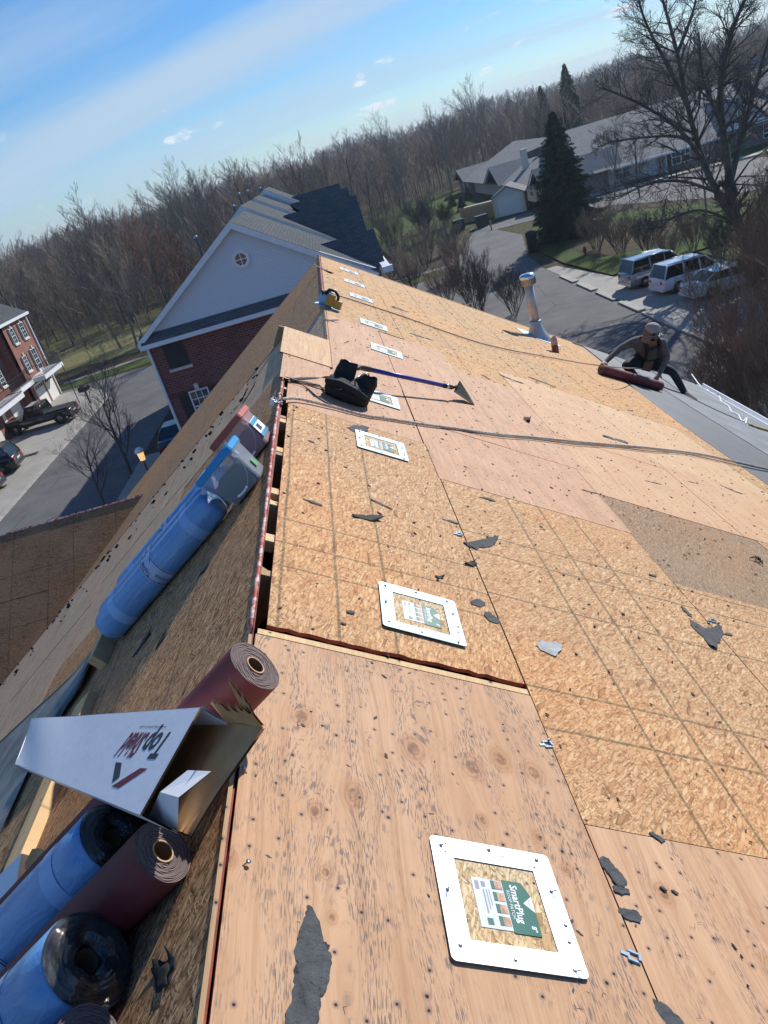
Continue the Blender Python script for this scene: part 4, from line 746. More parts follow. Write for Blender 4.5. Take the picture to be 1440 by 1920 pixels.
# flecks and splinters too many to count
mb = MB()
for k in range(1700):
    s_ = r_.uniform(.05, 4.8); y = r_.uniform(.6, 13); l = r_.uniform(.0025, .009)*(1+y*.10); w_ = l*r_.uniform(.15, .6); a = r_.uniform(0, 3.1); c, n_ = math.cos(a), math.sin(a)
    P_ = [(-l, -w_*.4), (-l*.3, w_), (l, w_*.3), (l*.4, -w_)]; mb.prism([(s_+u*c-v*n_, y+u*n_+v*c) for u, v in P_], .0014, .003+r_.uniform(0, .003))
mb.build('felt_crumbs', MT['felt'], None, FR, label='dark crumbs and splinters scattered over the bare decking', cat='debris', kind='stuff')
mb = MB()
for k in range(110):                                           # fine felt threads on the near sheets
    s_, y = r_.uniform(.05, 1.8), r_.uniform(.65, 2.0); a = r_.uniform(0, 6.3); l = r_.uniform(.006, .016)
    mb.tube([(s_, y, .002), (s_+l*math.cos(a), y+l*math.sin(a), .004), (s_+l*1.5*math.cos(a+.8), y+l*1.5*math.sin(a+.8), .003)], .0004, 3)
mb.build('felt_threads', MT['feltblack'], None, FR, label='fine black threads and slivers on the nearest plywood', cat='debris', kind='stuff')
def dent_nail(px, py, label, ang):
    x, y, _ = onR(px, py); mb = MB(); mb.tube([(0, 0, .001), (.012*math.cos(ang), .012*math.sin(ang), .012)], .0017, 6); mb.lathe([(.0055, 0), (.0055, .0012)], 10, mat=T(.012*math.cos(ang), .012*math.sin(ang), .012)); mb.build('roofing_nail', MT['nail'], None, FR @ T(x, y, 0), label=label, cat='nail')
dent_nail(463, 1452, 'bent shiny roofing nail near the ridge edge of the near plywood', 2.6); dent_nail(466, 1392, 'roofing nail by the torn carton tip on the ridge edge', 2.2)
dent_nail(453, 1625, 'small shiny nail in the near plywood below a knot', .4); dent_nail(1022, 1393, 'shiny nail at the seam between near plywood and lined board', .5)
# plywood clip and paper bits on the joint
def clip(px, py, label, ang):
    x, y, _ = onR(px, py); mb = MB()
    mb.box(-.014, .014, .008, .013, 0, .006).box(-.014, .014, -.013, -.008, 0, .006).box(-.014, -.009, -.008, .008, 0, .004).box(.009, .014, -.008, .008, 0, .01).box(-.03, -.014, -.004, .004, .001, .004)
    mb.build('plywood_clip', MT['galv'], None, FR @ T(x, y, .002) @ RZ(ang), label=label, cat='metal clip', group='metal clips in the joints between sheets')
clip(1186, 1797, 'square metal clip lying by the near right joint', -.3); clip(1025, 1398, 'metal clip in the seam above the near plywood', .3); clip(860, 1003, 'small metal clip on the upper red seam', .3); clip(1335, 1165, 'small bright metal clip above the forked felt piece', .3)
x, y, _ = onR(1425, 1055); mb = MB()
for k in range(7): a = rnd.uniform(2.4, 3.6); l = rnd.uniform(.03, .12); mb.tube([(0, k*.012-.03, .004), (l*.5*math.cos(a), l*.5*math.sin(a)+k*.01-.03, .03), (l*math.cos(a), l*math.sin(a)+k*.01-.03, .008)], .003, 4)
mb.build('wire_scrap', MT['feltblack'], None, FR @ T(x, y, 0), label='dark twisted twig like wires on the brown board at the right edge', cat='wire')
# ------------------------------------------------------------------ ropes
def rope(path, r, label, m='ltwhite', pitch=.05, name='rope', F=FR, step=None, cat='rope', strands=3):
    pts = spline(path, 10); L = [0]
    for a, b in zip(pts, pts[1:]): L.append(L[-1]+(b-a).length)
    step = step or pitch/7; n = int(L[-1]/step); P_ = []; j = 0
    for i in range(n+1):
        t = L[-1]*i/n
        while j < len(L)-2 and L[j+1] < t: j += 1
        P_.append(pts[j].lerp(pts[j+1], (t-L[j])/max(1e-9, L[j+1]-L[j])))
    mb = MB()
    for s_ in range(strands):
        q_ = []
        for i, p in enumerate(P_):
            d = (P_[min(i+1, n)]-P_[max(0, i-1)]).normalized(); u = Vector((-d.y, d.x, 0)); u = u.normalized() if u.length > 1e-5 else Vector((1, 0, 0)); w_ = d.cross(u); a = 2*math.pi*(s_/strands+i*step/pitch)
            q_.append(p+(u*math.cos(a)+w_*math.sin(a))*r*.5)
        mb.tube(q_, r*.56, 5)
    return mb.build(name, MT[m], None, F, label=label, cat=cat)
def R3(px, py, h): x, y, _ = onR(px, py, h); return (x, y, h)
rope([R3(528,748,.03), R3(560,748,.02), R3(620,762,.015), R3(680,778,.012), R3(720,784,.012), R3(790,795,.012), R3(850,803,.012), R3(930,814,.012), R3(1000,820,.012), R3(1080,828,.012), R3(1150,834,.012), R3(1220,840,.012), R3(1310,851,.012), R3(1380,866,.012), R3(1450,882,.012)], .0095, 'thick twisted rope running across the roof from the ridge clamp to the right edge', pitch=.09)
rope([R3(860,804,.014), R3(930,817,.014), R3(1000,823,.012), R3(1080,833,.012), R3(1150,838,.012), R3(1220,846,.012), R3(1290,852,.012), R3(1400,876,.01), R3(1450,886,.01)], .006, 'second rope twisted along the thick one on its lower half', pitch=.08, m='ropedark')
rope([R3(603,545,.03), R3(640,556,.02), R3(690,572,.015), R3(760,595,.015), R3(830,620,.015), R3(900,643,.015), R3(960,657,.02), R3(1020,668,.02), R3(1080,679,.05), R3(1130,686,.20), R3(1170,690,.26), R3(1215,693,.12), R3(1245,712,.05), R3(1290,742,.02), R3(1350,772,.015), R3(1400,793,.012), R3(1415,800,.012)], .0085, 'thin rope running from the far ridge past the saw to the kneeling worker', pitch=.12, m='ropedark', step=.03)
rope([R3(1297,702,.01), R3(1312,722,.012), R3(1322,724,.03), R3(1330,735,.01), R3(1348,742,.02), R3(1352,752,.012), R3(1366,762,.02), R3(1372,772,.012), R3(1384,778,.02), R3(1392,790,.012), R3(1400,784,.02), R3(1398,795,.012)], .014, 'white knotted rope lying beside the gutter', pitch=.10, m='whitep', step=.03)
rope([R3(1404,796,.02), R3(1420,802,.02), R3(1440,808,.02), R3(1460,816,.02)], .02, 'yellow and black rope grab at the right edge', pitch=.14, m='redlid')
SC.collection.objects[-1].data.materials[0] = plain('yellow rope', (.55, .42, .05), .7, var=.8, sc=30)
# ridge clamp
x, y, _ = onR(520, 755); root = empty('rope_anchor', FR @ T(x, y+.0, .0), 'metal ridge clamp with a carabiner holding the thick rope', 'roof anchor'); mb = MB()
mb.box(-.02, .03, -.03, .03, .0, .008).tube([(-.01, -.02, .0), (-.03, -.02, .04), (0, 0, .06), (.03, .02, .03), (.0, .03, .0)], .005, 6); mb.build('bracket', MT['steel'], root)
MB().tube([(.02*math.cos(t)-.02, .045*math.sin(t)-.03, .02) for t in np.linspace(0, 6.28, 16)], .005, 6).build('carabiner', MT['chrome'], root); MB().lathe([(.012, -.01), (.015, 0), (.012, .03)], 10, mat=T(-.03, -.06, .0)).build('shackle_pin', MT['whitep'], root)
# ------------------------------------------------------------------ black tool bag
bx, by, _ = onR(650, 752, 0); root = empty('tool_bag', FR @ T(bx-.01, by+.03, .002) @ RZ(-.28), 'black fabric tool bag slumped on the pink sheet with straps over the ridge', 'bag')
def sack(rings, n=28, seed=1, amp=.012):
    r = random.Random(seed); ph = [r.uniform(0, 6) for _ in range(6)]; out = []
    for j, (cx_, cy_, z, a, b, e) in enumerate(rings):
        ring_ = []
        for k in range(n):
            t = 2*math.pi*k/n; c, s_ = math.cos(t), math.sin(t); rr = (abs(c)**e+abs(s_)**e)**(-1/e); w_ = 1+amp/.1*(.4*math.sin(3*t+ph[0]+j)+.3*math.sin(5*t+ph[1]-j*1.3))
            ring_.append((cx_+a*c*rr*w_, cy_+b*s_*rr*w_, z+.006*math.sin(4*t+ph[2]+j)))
        out.append(ring_)
    return out
mb = MB(); loftz(mb, sack([(0, 0, .0, .145, .075, 3.5), (0, 0, .03, .155, .085, 3.5), (0, .01, .08, .15, .085, 3), (-.01, .02, .115, .135, .075, 3), (-.02, .03, .13, .09, .05, 2.5)], amp=.009), smooth=True); mb.build('pouch', MT['blackfab'], root)
mb = MB(); loftz(mb, sack([(-.07, .075, .0, .075, .04, 3.5), (-.07, .075, .08, .075, .042, 3.5), (-.065, .085, .17, .07, .035, 3), (-.06, .09, .225, .06, .022, 3)], amp=.006, seed=4), smooth=True, cap=(True, False)); mb.build('tall_pocket', MT['blackfab'], root)
mb = MB(); loftz(mb, sack([(.075, .07, .0, .07, .045, 3.5), (.085, .06, .08, .075, .05, 3), (.10, .05, .15, .07, .045, 3), (.105, .06, .19, .05, .03, 3)], amp=.012, seed=9), smooth=True, cap=(True, False)); mb.build('side_pocket', MT['blackfab'], root)
mb = MB(); mb.tube([(-.15, -.06, .09), (-.05, -.09, .11), (.06, -.095, .10), (.15, -.07, .07)], [.02, .028, .026, .018], 8); mb.build('padded_flap', MT['blackfab'], root)
mb = MB(); mb.tube([(.02, .03, .13), (.05, -.02, .19), (.09, .0, .22), (.10, .03, .20)], .005, 6).tube([(.0, -.04, .13), (.03, -.05, .165), (.05, -.02, .19)], .004, 6); mb.build('hook', MT['steel'], root)
def ribbon(pts, w_, t=.002):
    pts = spline(pts, 8); mb = MB(); vs = []
    for i, p in enumerate(pts):
        d = (pts[min(i+1, len(pts)-1)]-pts[max(0, i-1)]).normalized(); u = Vector((-d.y, d.x, 0)).normalized()*w_/2; a = .5*math.sin(i*.35); u = u*math.cos(a)+Vector((0, 0, 1))*w_/2*math.sin(a)
        vs += [p-u, p+u, p+u-Vector((0, 0, t)), p-u-Vector((0, 0, t))]
    return mb.add(vs, [(4*i+k, 4*i+(k+1) % 4, 4*i+4+(k+1) % 4, 4*i+4+k) for i in range(len(pts)-1) for k in range(4)], 0, True)
iv = (FR @ T(bx-.01, by+.03, .002) @ RZ(-.28)).inverted() @ FR
for nm, pth, w_ in (('strap', [R3(640,730,.10), R3(605,727,.06), R3(570,716,.02), R3(530,711,.01)], .03), ('strap', [R3(622,706,.10), R3(600,708,.05), R3(555,710,.02), R3(545,709,.01)], .022), ('strap', [R3(535,706,.03), R3(575,718,.03), R3(600,722,.07)], .012)):
    ribbon(pth, w_).build(nm, MT['blackfab'], root, iv)
scrap(533, 667, .10, .03, .2, 'black strap end hanging on the ridge edge of the pale sheet', 91, .1, 'feltblack', name='strap_end', cat='strap')
# ------------------------------------------------------------------ scraper with blue handle
gA, gB, gC, gD = [FR @ Vector(R3(*a)) for a in ((648, 683, .16), (690, 694, .155), (850, 727, .10), (862, 722, .10))]
ax_ = (gC-gA).normalized(); upv = (NR-ax_*NR.dot(ax_)).normalized(); sd = ax_.cross(upv)
MS = Matrix((ax_, sd, upv)).transposed().to_4x4(); MS.translation = gA
root = empty('roof_scraper', MS, 'roofing tear off shovel with blue handle and black D grip lying over the pink sheets', 'shovel'); Lh = (gC-gA).length
MB().tube([(.17, 0, 0), (Lh-.06, 0, 0)], .0165, 14).build('handle', plain('blue fibreglass', (.015, .03, .30), .3, var=.1), root)
mb = MB(); mb.tube([(.24, 0, 0), (.14, 0, 0), (.11, .02, 0), (.07, .055, 0), (.015, .058, 0)], [.02, .021, .017, .014, .014], 8).tube([(.12, -.015, 0), (.07, -.055, 0), (.015, -.058, 0)], [.017, .014, .014], 8).tube([(.01, .066, 0), (.01, 0, .004), (.01, -.066, 0)], .016, 8); mb.build('d_grip', MT['blackp'], root)
MB().tube([(Lh-.12, 0, 0), (Lh-.02, 0, 0)], .019, 12).build('socket', MT['blackp'], root); MB().tube([(Lh-.09, 0, 0), (Lh-.06, 0, 0)], .0195, 12).build('steel_band', MT['chrome'], root)
bl = [Vector(R3(862,710,.14)), Vector(R3(858,740,.08)), Vector(R3(892,762,.004)), Vector(R3(868,722,.10))]
pts = [FR @ Vector(R3(862, 714, .14)), FR @ Vector(R3(851, 734, .075)), FR @ Vector(R3(889, 760, .002)), FR @ Vector(R3(874, 733, .07))]
iv = MS.inverted(); pl = [iv @ p for p in pts]; c0_ = iv @ gC
mb = MB(); nrm = (pl[1]-pl[0]).cross(pl[3]-pl[0]).normalized()*.003
A_, B_, C_, D_ = pl; rows = []
for t in (0, .5, 1): rows.append([A_.lerp(D_, t), B_.lerp(C_, t)])
teeth = [B_.lerp(C_, 0)]; vs = [A_, B_, C_, D_]; mb.add([p+nrm for p in vs]+[p-nrm for p in vs], [(0, 1, 2, 3), (7, 6, 5, 4), (0, 4, 5, 1), (1, 5, 6, 2), (2, 6, 7, 3), (3, 7, 4, 0)]); mb.tube([c0_, (A_+B_)/2], .012, 6)
for k in range(9):
    a = D_.lerp(C_, (k+.1)/9); b = D_.lerp(C_, (k+.8)/9); o_ = (C_-B_).normalized()*.022; mb.add([a+nrm, b+nrm, (a+b)/2+o_, a-nrm, b-nrm], [(0, 1, 2), (4, 3, 2)])
mb.build('blade', MT['feltblack'], root)
# ------------------------------------------------------------------ circular saw on the ridge
x, y, _ = onR(620, 575); root = empty('circular_saw', FR @ T(x-.02, y-.1, .0) @ RZ(-.25) @ Matrix.Scale(1.0, 4), 'yellow circular saw standing on the far ridge', 'saw')
MT['yellow'] = plain('yellow tool plastic', (.50, .27, .04), .5, var=.1)
MB().box(-.16, .12, -.075, .075, .0, .006).build('base_plate', MT['galv'], root)
gm = T(-.05, .02, .075) @ Matrix.Rotation(math.radians(90), 4, 'X'); MB().lathe([(.0, -.02), (.09, -.018), (.098, 0), (.098, .02), (.085, .028), (0, .03)], 26, mat=gm, cap=False).build('blade_guard', MT['galv'], root)
MB().lathe([(.08, -.03), (.082, -.026), (.03, -.024)], 26, mat=gm).build('blade', MT['steel'], root)
mb = MB(); loftz(mb, [[(a+.0, b-.04, z) for a, b in rrect(.05-.01*(z > .1), .05, .02)] for z in (.03, .06, .12, .15)]); mb.build('motor', MT['yellow'], root)
MB().tube([(-.08, -.03, .13), (-.05, -.03, .185), (.02, -.03, .195), (.07, -.03, .15), (.075, -.03, .10)], .017, 8).build('rear_handle', MT['blackp'], root)
MB().box(.05, .13, -.08, .0, .02, .11).build('battery', MT['yellow'], root); MB().tube([(-.09, -.06, .12), (-.12, -.06, .16)], .014, 8).build('front_knob', MT['blackp'], root)
# ------------------------------------------------------------------ vents
x, y, _ = onR(1008, 632); root = empty('flue_vent', T(*(FR @ Vector((x, y, 0)))), 'tall galvanised flue pipe with round ribbed cap standing on the far right slope', 'roof vent')
mb = MB(); mb.lathe([(.075, .1), (.075, .92)], 24); mb.build('pipe', MT['galvp'], root)
mb = MB(); mb.lathe([(.24, -.14), (.19, .0), (.13, .12), (.09, .24), (.083, .27)], 24, cap=False); mb.build('flashing_cone', MT['galvp'], root)
MB().box(-.33, .36, -.30, .30, .002, .006).build('flashing_plate', MT['galv'], root, Matrix.Rotation(TH, 4, 'Y'))
MB().lathe([(.10, .24), (.115, .27), (.085, .29)], 24, cap=False).build('storm_collar', MT['galv'], root)
cp = MB().lathe([(.077, .88), (.12, .90), (.125, .92), (.125, 1.00), (.12, 1.02)], 28).build('vent_cap', MT['galvp'], root)
mb = MB()
for k in range(28): a = 2*math.pi*k/28; mb.box(-.003, .004, -.006, .006, .905, 1.0, mat=RZ(a) @ T(.126, 0, 0))
mb.build('cap_rib', MT['steel'], cp); MB().lathe([(.128, 1.0), (.135, 1.02), (.125, 1.05), (.09, 1.075), (.0, 1.085)], 28, cap=False).build('cap_dome', MT['chrome'], cp)
x, y, _ = onR(1042, 660); root = empty('plumbing_vent', T(*(FR @ Vector((x, y, 0)))), 'short brown and white plumbing vent pipe below the tall flue pipe', 'vent pipe')
MB().lathe([(.052, -.05), (.052, .12)], 16).build('pipe_base', plain('primer brown', (.30, .09, .05), .6, var=.4), root); MB().lathe([(.050, .121), (.050, .24), (.042, .241), (.042, .18)], 16).build('pipe_top', plain('dull pinkish pipe', (.55, .40, .34), .6), root)
# ------------------------------------------------------------------ worker
def skin(name, chains, mats, parent=None, sub=2, matf=None, root_i=0):
    """chains: list of lists of (co, radius); first point of a chain may be an int index of an earlier vertex"""
    V, E_, Rr = [], [], []
    for ch in chains:
        prev = None
        for p in ch:
            if isinstance(p, int): prev = p; continue
            V.append(tuple(p[0])); Rr.append(p[1]); i = len(V)-1
            if prev is not None: E_.append((prev, i))
            prev = i
    me = bpy.data.meshes.new(name); me.from_pydata(V, E_, []); o = bpy.data.objects.new(name, me); COL.objects.link(o)
    md = o.modifiers.new('skin', 'SKIN'); md.use_smooth_shade = True
    for i, d in enumerate(me.skin_vertices[0].data): r_ = Rr[i]; d.radius = (r_, r_) if not isinstance(r_, tuple) else r_; d.use_root = (i == root_i)
    o.modifiers.new('sub', 'SUBSURF').levels = sub; o.modifiers['sub'].render_levels = sub
    bpy.context.view_layer.update(); m2 = bpy.data.meshes.new_from_object(o.evaluated_get(bpy.context.evaluated_depsgraph_get())); bpy.data.objects.remove(o)
    m2.materials.clear()
    for m_ in mats: m2.materials.append(m_)
    for p in m2.polygons: p.use_smooth = True; p.material_index = matf(p.center) if matf else 0
    return link(name, m2, parent)
MT['skin'] = plain('skin', (.30, .15, .105), .55, var=.1); MT['shirt'] = plain('grey work shirt', (.125, .118, .108), .85, var=.25, sc=12, bump=.4, bsc=30); MT['pants'] = plain('dark work trousers', (.025, .028, .032), .85, var=.4, sc=10, bump=.4, bsc=30)
MT['capm'] = plain('grey cap', (.30, .29, .285), .85, var=.1); MT['harness'] = plain('black harness', (.012, .012, .013), .6); MT['brown'] = plain('brown leather', (.20, .10, .055), .7); MT['boot'] = plain('tan boot', (.30, .23, .16), .8)
def WP(px, py, y): return hit(px, py, (0, y, 0), (0, 1, 0))
wo_ = WP(1207, 700, 11.5); root = empty('person', T(*wo_), 'crouching worker in grey cap and dark sunglasses pressing a maroon roll onto the roof', 'person')
def W_(px, py, y): return WP(px, py, y)-wo_
pel = W_(1208, 677, 11.85); bel = W_(1214, 662, 11.72); che = W_(1215, 649, 11.50); nek = W_(1218, 639, 11.35); hd0 = W_(1221, 632, 11.27); hd1 = W_(1222, 621, 11.26)
shL = W_(1190, 643, 11.48); elL = W_(1163, 656, 11.42); wrL = W_(1138, 681, 11.22); haL = W_(1131, 687, 11.14)
shR = W_(1240, 646, 11.45); elR = W_(1249, 672, 11.40); wrR = W_(1234, 703, 11.22); haR = W_(1227, 712, 11.13)
hpL = W_(1199, 680, 11.85); knL = W_(1174, 684, 11.45); anL = W_(1192, 706, 11.62); ftL = W_(1200, 712, 11.5)
hpR = W_(1222, 683, 11.82); knR = W_(1259, 697, 11.55); anR = W_(1280, 735, 11.38); ftR = W_(1290, 745, 11.25)
allj = [('s', pel, bel), ('s', bel, che), ('k', nek, hd0), ('k', hd0, hd1), ('s', che, shL), ('s', shL, elL), ('s', elL, wrL), ('k', wrL, haL), ('s', che, shR), ('s', shR, elR), ('s', elR, wrR), ('k', wrR, haR), ('p', pel, hpL), ('p', hpL, knL), ('p', knL, anL), ('p', pel, hpR), ('p', hpR, knR), ('p', knR, anR), ('p', anL, ftL), ('p', anR, ftR)]
def mf(c):
    best, bd = 's', 9
    for t, a, b in allj:
        ab = b-a; u = max(0, min(1, (c-a).dot(ab)/ab.length_squared)); d = (a+ab*u-c).length-(.05 if t == 'p' else 0)
        if d < bd: bd, best = d, t
    return {'s': 1, 'k': 0, 'p': 2}[best]
skin('body', [[(pel, .15), (bel, .14), (che, .16), (nek, .062), (hd0, .085), (hd1, .088)], [2, (shL, .085), ((shL+elL)/2, .062), (elL, .052), (wrL, .034), (haL, .036)], [2, (shR, .085), ((shR+elR)/2, .062), (elR, .054), (wrR, .035), (haR, .036)],
    [0, (hpL, .115), (knL, .078), (anL, .052), (ftL, .045)], [0, (hpR, .115), ((hpR+knR)/2, .092), (knR, .072), (anR, .05), (ftR, .045)]], [MT['skin'], MT['shirt'], MT['pants']], root, matf=mf)
hx = (W_(1260, 640, 11.4)-W_(1220, 640, 11.4)).normalized(); hu = (hd1-hd0).normalized(); hf = hx.cross(hu).normalized()*1; hf = -hf if hf.y > 0 else hf
HM = Matrix((hx, -hf, hu)).transposed().to_4x4(); HM.translation = hd0*.35+hd1*.65
HM = HM @ Matrix.Rotation(.35, 4, 'Z')
mb = MB(); mb.lathe([(.108, -.0), (.112, .03), (.105, .07), (.08, .105), (.04, .122), (0, .126)], 20, cap=False); mb.build('cap', MT['capm'], root, HM)
mb = MB(); vs = []
for j in range(5):
    for k in range(9): a = -math.pi/2+(k-4)*.27; rr = .108+.075*j/4*math.cos((k-4)*.3); vs.append((rr*math.cos(a), rr*math.sin(a), .012-.03*j/4-.02*abs(k-4)/4))
mb.add(vs, [(j*9+k, j*9+k+1, j*9+10+k, j*9+9+k) for j in range(4) for k in range(8)]+[(j*9+9+k, j*9+10+k, j*9+k+1, j*9+k) for j in range(4) for k in range(8)], 0, True); mb.build('cap_peak', MT['capm'], root, HM)
mb = MB()
for sx in (-1, 1): mb.lathe([(0, -.006), (.03, -.004), (.034, 0), (.03, .006), (0, .009)], 12, mat=T(sx*.036, -.098, -.035) @ Matrix.Rotation(math.radians(90), 4, 'X') @ Matrix.Scale(.8, 4, (0, 1, 0)), cap=False); mb.tube([(sx*.065, -.09, -.03), (sx*.095, -.02, -.03), (sx*.095, .03, -.035)], .005, 5)
mb.tube([(-.012, -.102, -.03), (.012, -.102, -.03)], .004, 5); mb.build('sunglasses', MT['blackp'], root, HM)
mb = MB(); mb.tube([(0, -.095, -.045), (0, -.125, -.075), (0, -.10, -.085)], [.010, .017, .012], 7); mb.build('nose', MT['skin'], root, HM); MB().tube([(-.024, -.098, -.108), (0, -.104, -.106), (.024, -.098, -.108)], .006, 5).build('mouth', plain('lips', (.28, .11, .09), .5), root, HM)
for sx in (-1, 1): MB().lathe([(0, -.01), (.026, -.006), (.028, .004), (0, .01)], 10, mat=T(sx*.10, .005, -.05) @ Matrix.Rotation(math.radians(90), 4, 'Y'), cap=False).build('ear', MT['skin'], root, HM)
mb = MB(); vs = []
for j, (z, r_) in enumerate(((.04, .112), (.0, .116), (-.06, .115), (-.11, .118), (-.15, .135))):
    for k in range(15): a = -math.pi/2+.75+(2*math.pi-1.5)*k/14; vs.append((r_*math.cos(a), r_*math.sin(a)+.01, z))
mb.add(vs, [(j*15+k, j*15+k+1, j*15+16+k, j*15+15+k) for j in range(4) for k in range(14)], 0, True); mb.build('neck_hood', plain('tan sun hood', (.15, .11, .09), .85), root, HM)
fw = Vector((0, -1, -.1)).normalized()
def strap(pts, r_, m='harness', name='harness_strap'): return MB().tube(spline([p for p in pts], 5), r_, 6).build(name, MT[m], root)
o_ = Vector((0, -.16, 0))
strap([shL*.6+nek*.4+Vector((0, -.03, .07)), che+Vector((-.09, -.17, .02)), bel+Vector((-.09, -.15, 0)), pel+Vector((-.1, -.12, .05))], .028)
strap([shR*.6+nek*.4+Vector((0, -.03, .07)), che+Vector((.11, -.17, .02)), bel+Vector((.1, -.15, 0)), pel+Vector((.1, -.12, .05))], .03)
strap([che+Vector((-.09, -.18, -.02)), che+Vector((.11, -.18, -.02))], .02)
mb = MB(); n_ = 20; mb.add([(pel+bel)/2+Vector((.185*math.cos(2*math.pi*k/n_), .17*math.sin(2*math.pi*k/n_), z)) for z in (-.04, .04) for k in range(n_)], [(k, (k+1) % n_, n_+(k+1) % n_, n_+k) for k in range(n_)], 0, True); mb.build('tool_belt', MT['harness'], root)
pp = pel+Vector((.24, -.02, .03)); MB().box(-.04, .05, -.07, .07, -.12, .08).build('belt_pouch', MT['harness'], root, T(*pp)); MB().tube([pel+Vector((.26, -.05, .1)), pel+Vector((.29, -.08, -.08))], .014, 6).build('hammer_handle', MT['steel'], root)
pp = pel+Vector((-.03, -.19, -.02)); MB().box(-.07, .07, -.03, .03, -.09, .07).build('belt_pouch', MT['brown'], root, T(*pp) @ Matrix.Rotation(.5, 4, 'Y'))
for ak, ft in ((anL, ftL), (anR, ftR)):
    d = (ft-ak); d.normalize(); skin('boot', [[(ak, .06), (ft, .058), (ft+(Vector((.75, -.55, -.5)).normalized() if ak is anR else Vector((-.2, -1, 0)).normalized())*.11, .042)]], [MT['boot']], root, 1)
def hand(w, h, curl, name='hand'):
    d = (h-w).normalized(); sx = d.cross(Vector((0, 0, 1))).normalized(); ch = [[(w, .026), (w+d*.05, .038)]]
    for k, (o, l) in enumerate(((-.03, .06), (-.01, .07), (.012, .066), (.032, .052))):
        b = w+d*.08+sx*o; ch.append([1, (b, .0105), (b+d*l*.5+curl*.012, .0095), (b+d*l*.8+curl*.04, .0085)])
    b = w+d*.03+sx*-.045; ch.append([1, (b, .012), (b+d*.03-sx*.02+curl*.02, .010)])
    return skin(name, ch, [MT['skin']], root, 1)
hand(wrL, haL, Vector((0, -.6, -1))); hand(wrR, haR, Vector((0, -.6, -1)))
# the roll he lays down
a = Vector(R3(1127, 692, .075)); b = Vector(R3(1252, 728, .075)); L_ = 1.22; d = (b-a).normalized()
Mr = FR @ Matrix.Translation(a) @ Matrix.Rotation(math.atan2(d.y, d.x)+math.pi, 4, 'Z')
root.scale = (1.05,)*3
maroon_roll(0, 0, .072, L_, 'maroon roofing roll under the hands of the crouching worker', tilt=Mr)['group'] = 'roofing rolls in use'
# ------------------------------------------------------------------ buildings beyond
q = NM('asphalt shingles', .95, spec=.12); b_ = q.n('ShaderNodeTexBrick'); q.t.links.new(q.map(scale=(1, 1, 1)), b_.inputs['Vector'])
def shingle(name, c1, c2, ax):
    q = NM(name, .92, spec=.1); xyz = q.sep(); V = q.comb(xyz[ax], q.math('MULTIPLY', xyz[2], 1.8)); b = q.n('ShaderNodeTexBrick'); q.t.links.new(V, b.inputs['Vector'])
    for a, v in (('Scale', 1), ('Mortar Size', .012), ('Brick Width', .30), ('Row Height', .15), ('Mortar Smooth', .3)): b.inputs[a].default_value = v
    b.inputs['Color1'].default_value = c1+(1,); b.inputs['Color2'].default_value = c2+(1,); b.inputs['Mortar'].default_value = tuple(x*.5 for x in c1)+(1,)
    q.color(q.mix(q.math('MULTIPLY', q.ramp(q.noise(sc=.6, det=5), .35, .7), .35), b.outputs[0], tuple(x*.7 for x in c1))); return q.m
MT['shY'] = shingle('charcoal grey shingles', (.08, .09, .10), (.12, .13, .138), 1); MT['shX'] = shingle('charcoal shingles', (.10, .11, .12), (.15, .155, .16), 0); MT['shR'] = shingle('brown grey shingles', (.25, .25, .245), (.32, .315, .30), 0); MT['shR2'] = shingle('brown grey shingles side', (.25, .25, .245), (.32, .315, .30), 1)
q = NM('pale lap siding', .6, spec=.3); z = q.sep()[2]; fz = q.math('FRACT', q.math('MULTIPLY', z, 1/.115)); q.color(q.mix(q.ramp(fz, 0, .12, .55, 0), (.68, .73, .80), (.32, .34, .37))).bump(fz, .7, .012); MT['siding'] = q.m
MT['beige'] = plain('beige siding', (.64, .61, .54), .8, var=.08); MT['stone'] = plain('mixed stone veneer', (.24, .20, .18), .9, var=.5, sc=4)
q = NM('window glass', .06, spec=.9); q.color((.035, .045, .055)); MT['glass'] = q.m
MT['shutter'] = plain('black green shutter', (.018, .025, .026), .6); MT['garage'] = plain('white garage door', (.72, .70, .64), .6, var=.06); MT['iron'] = plain('black iron', (.02, .02, .02), .5); MT['stonew'] = plain('limestone trim', (.62, .58, .50), .8, var=.08)
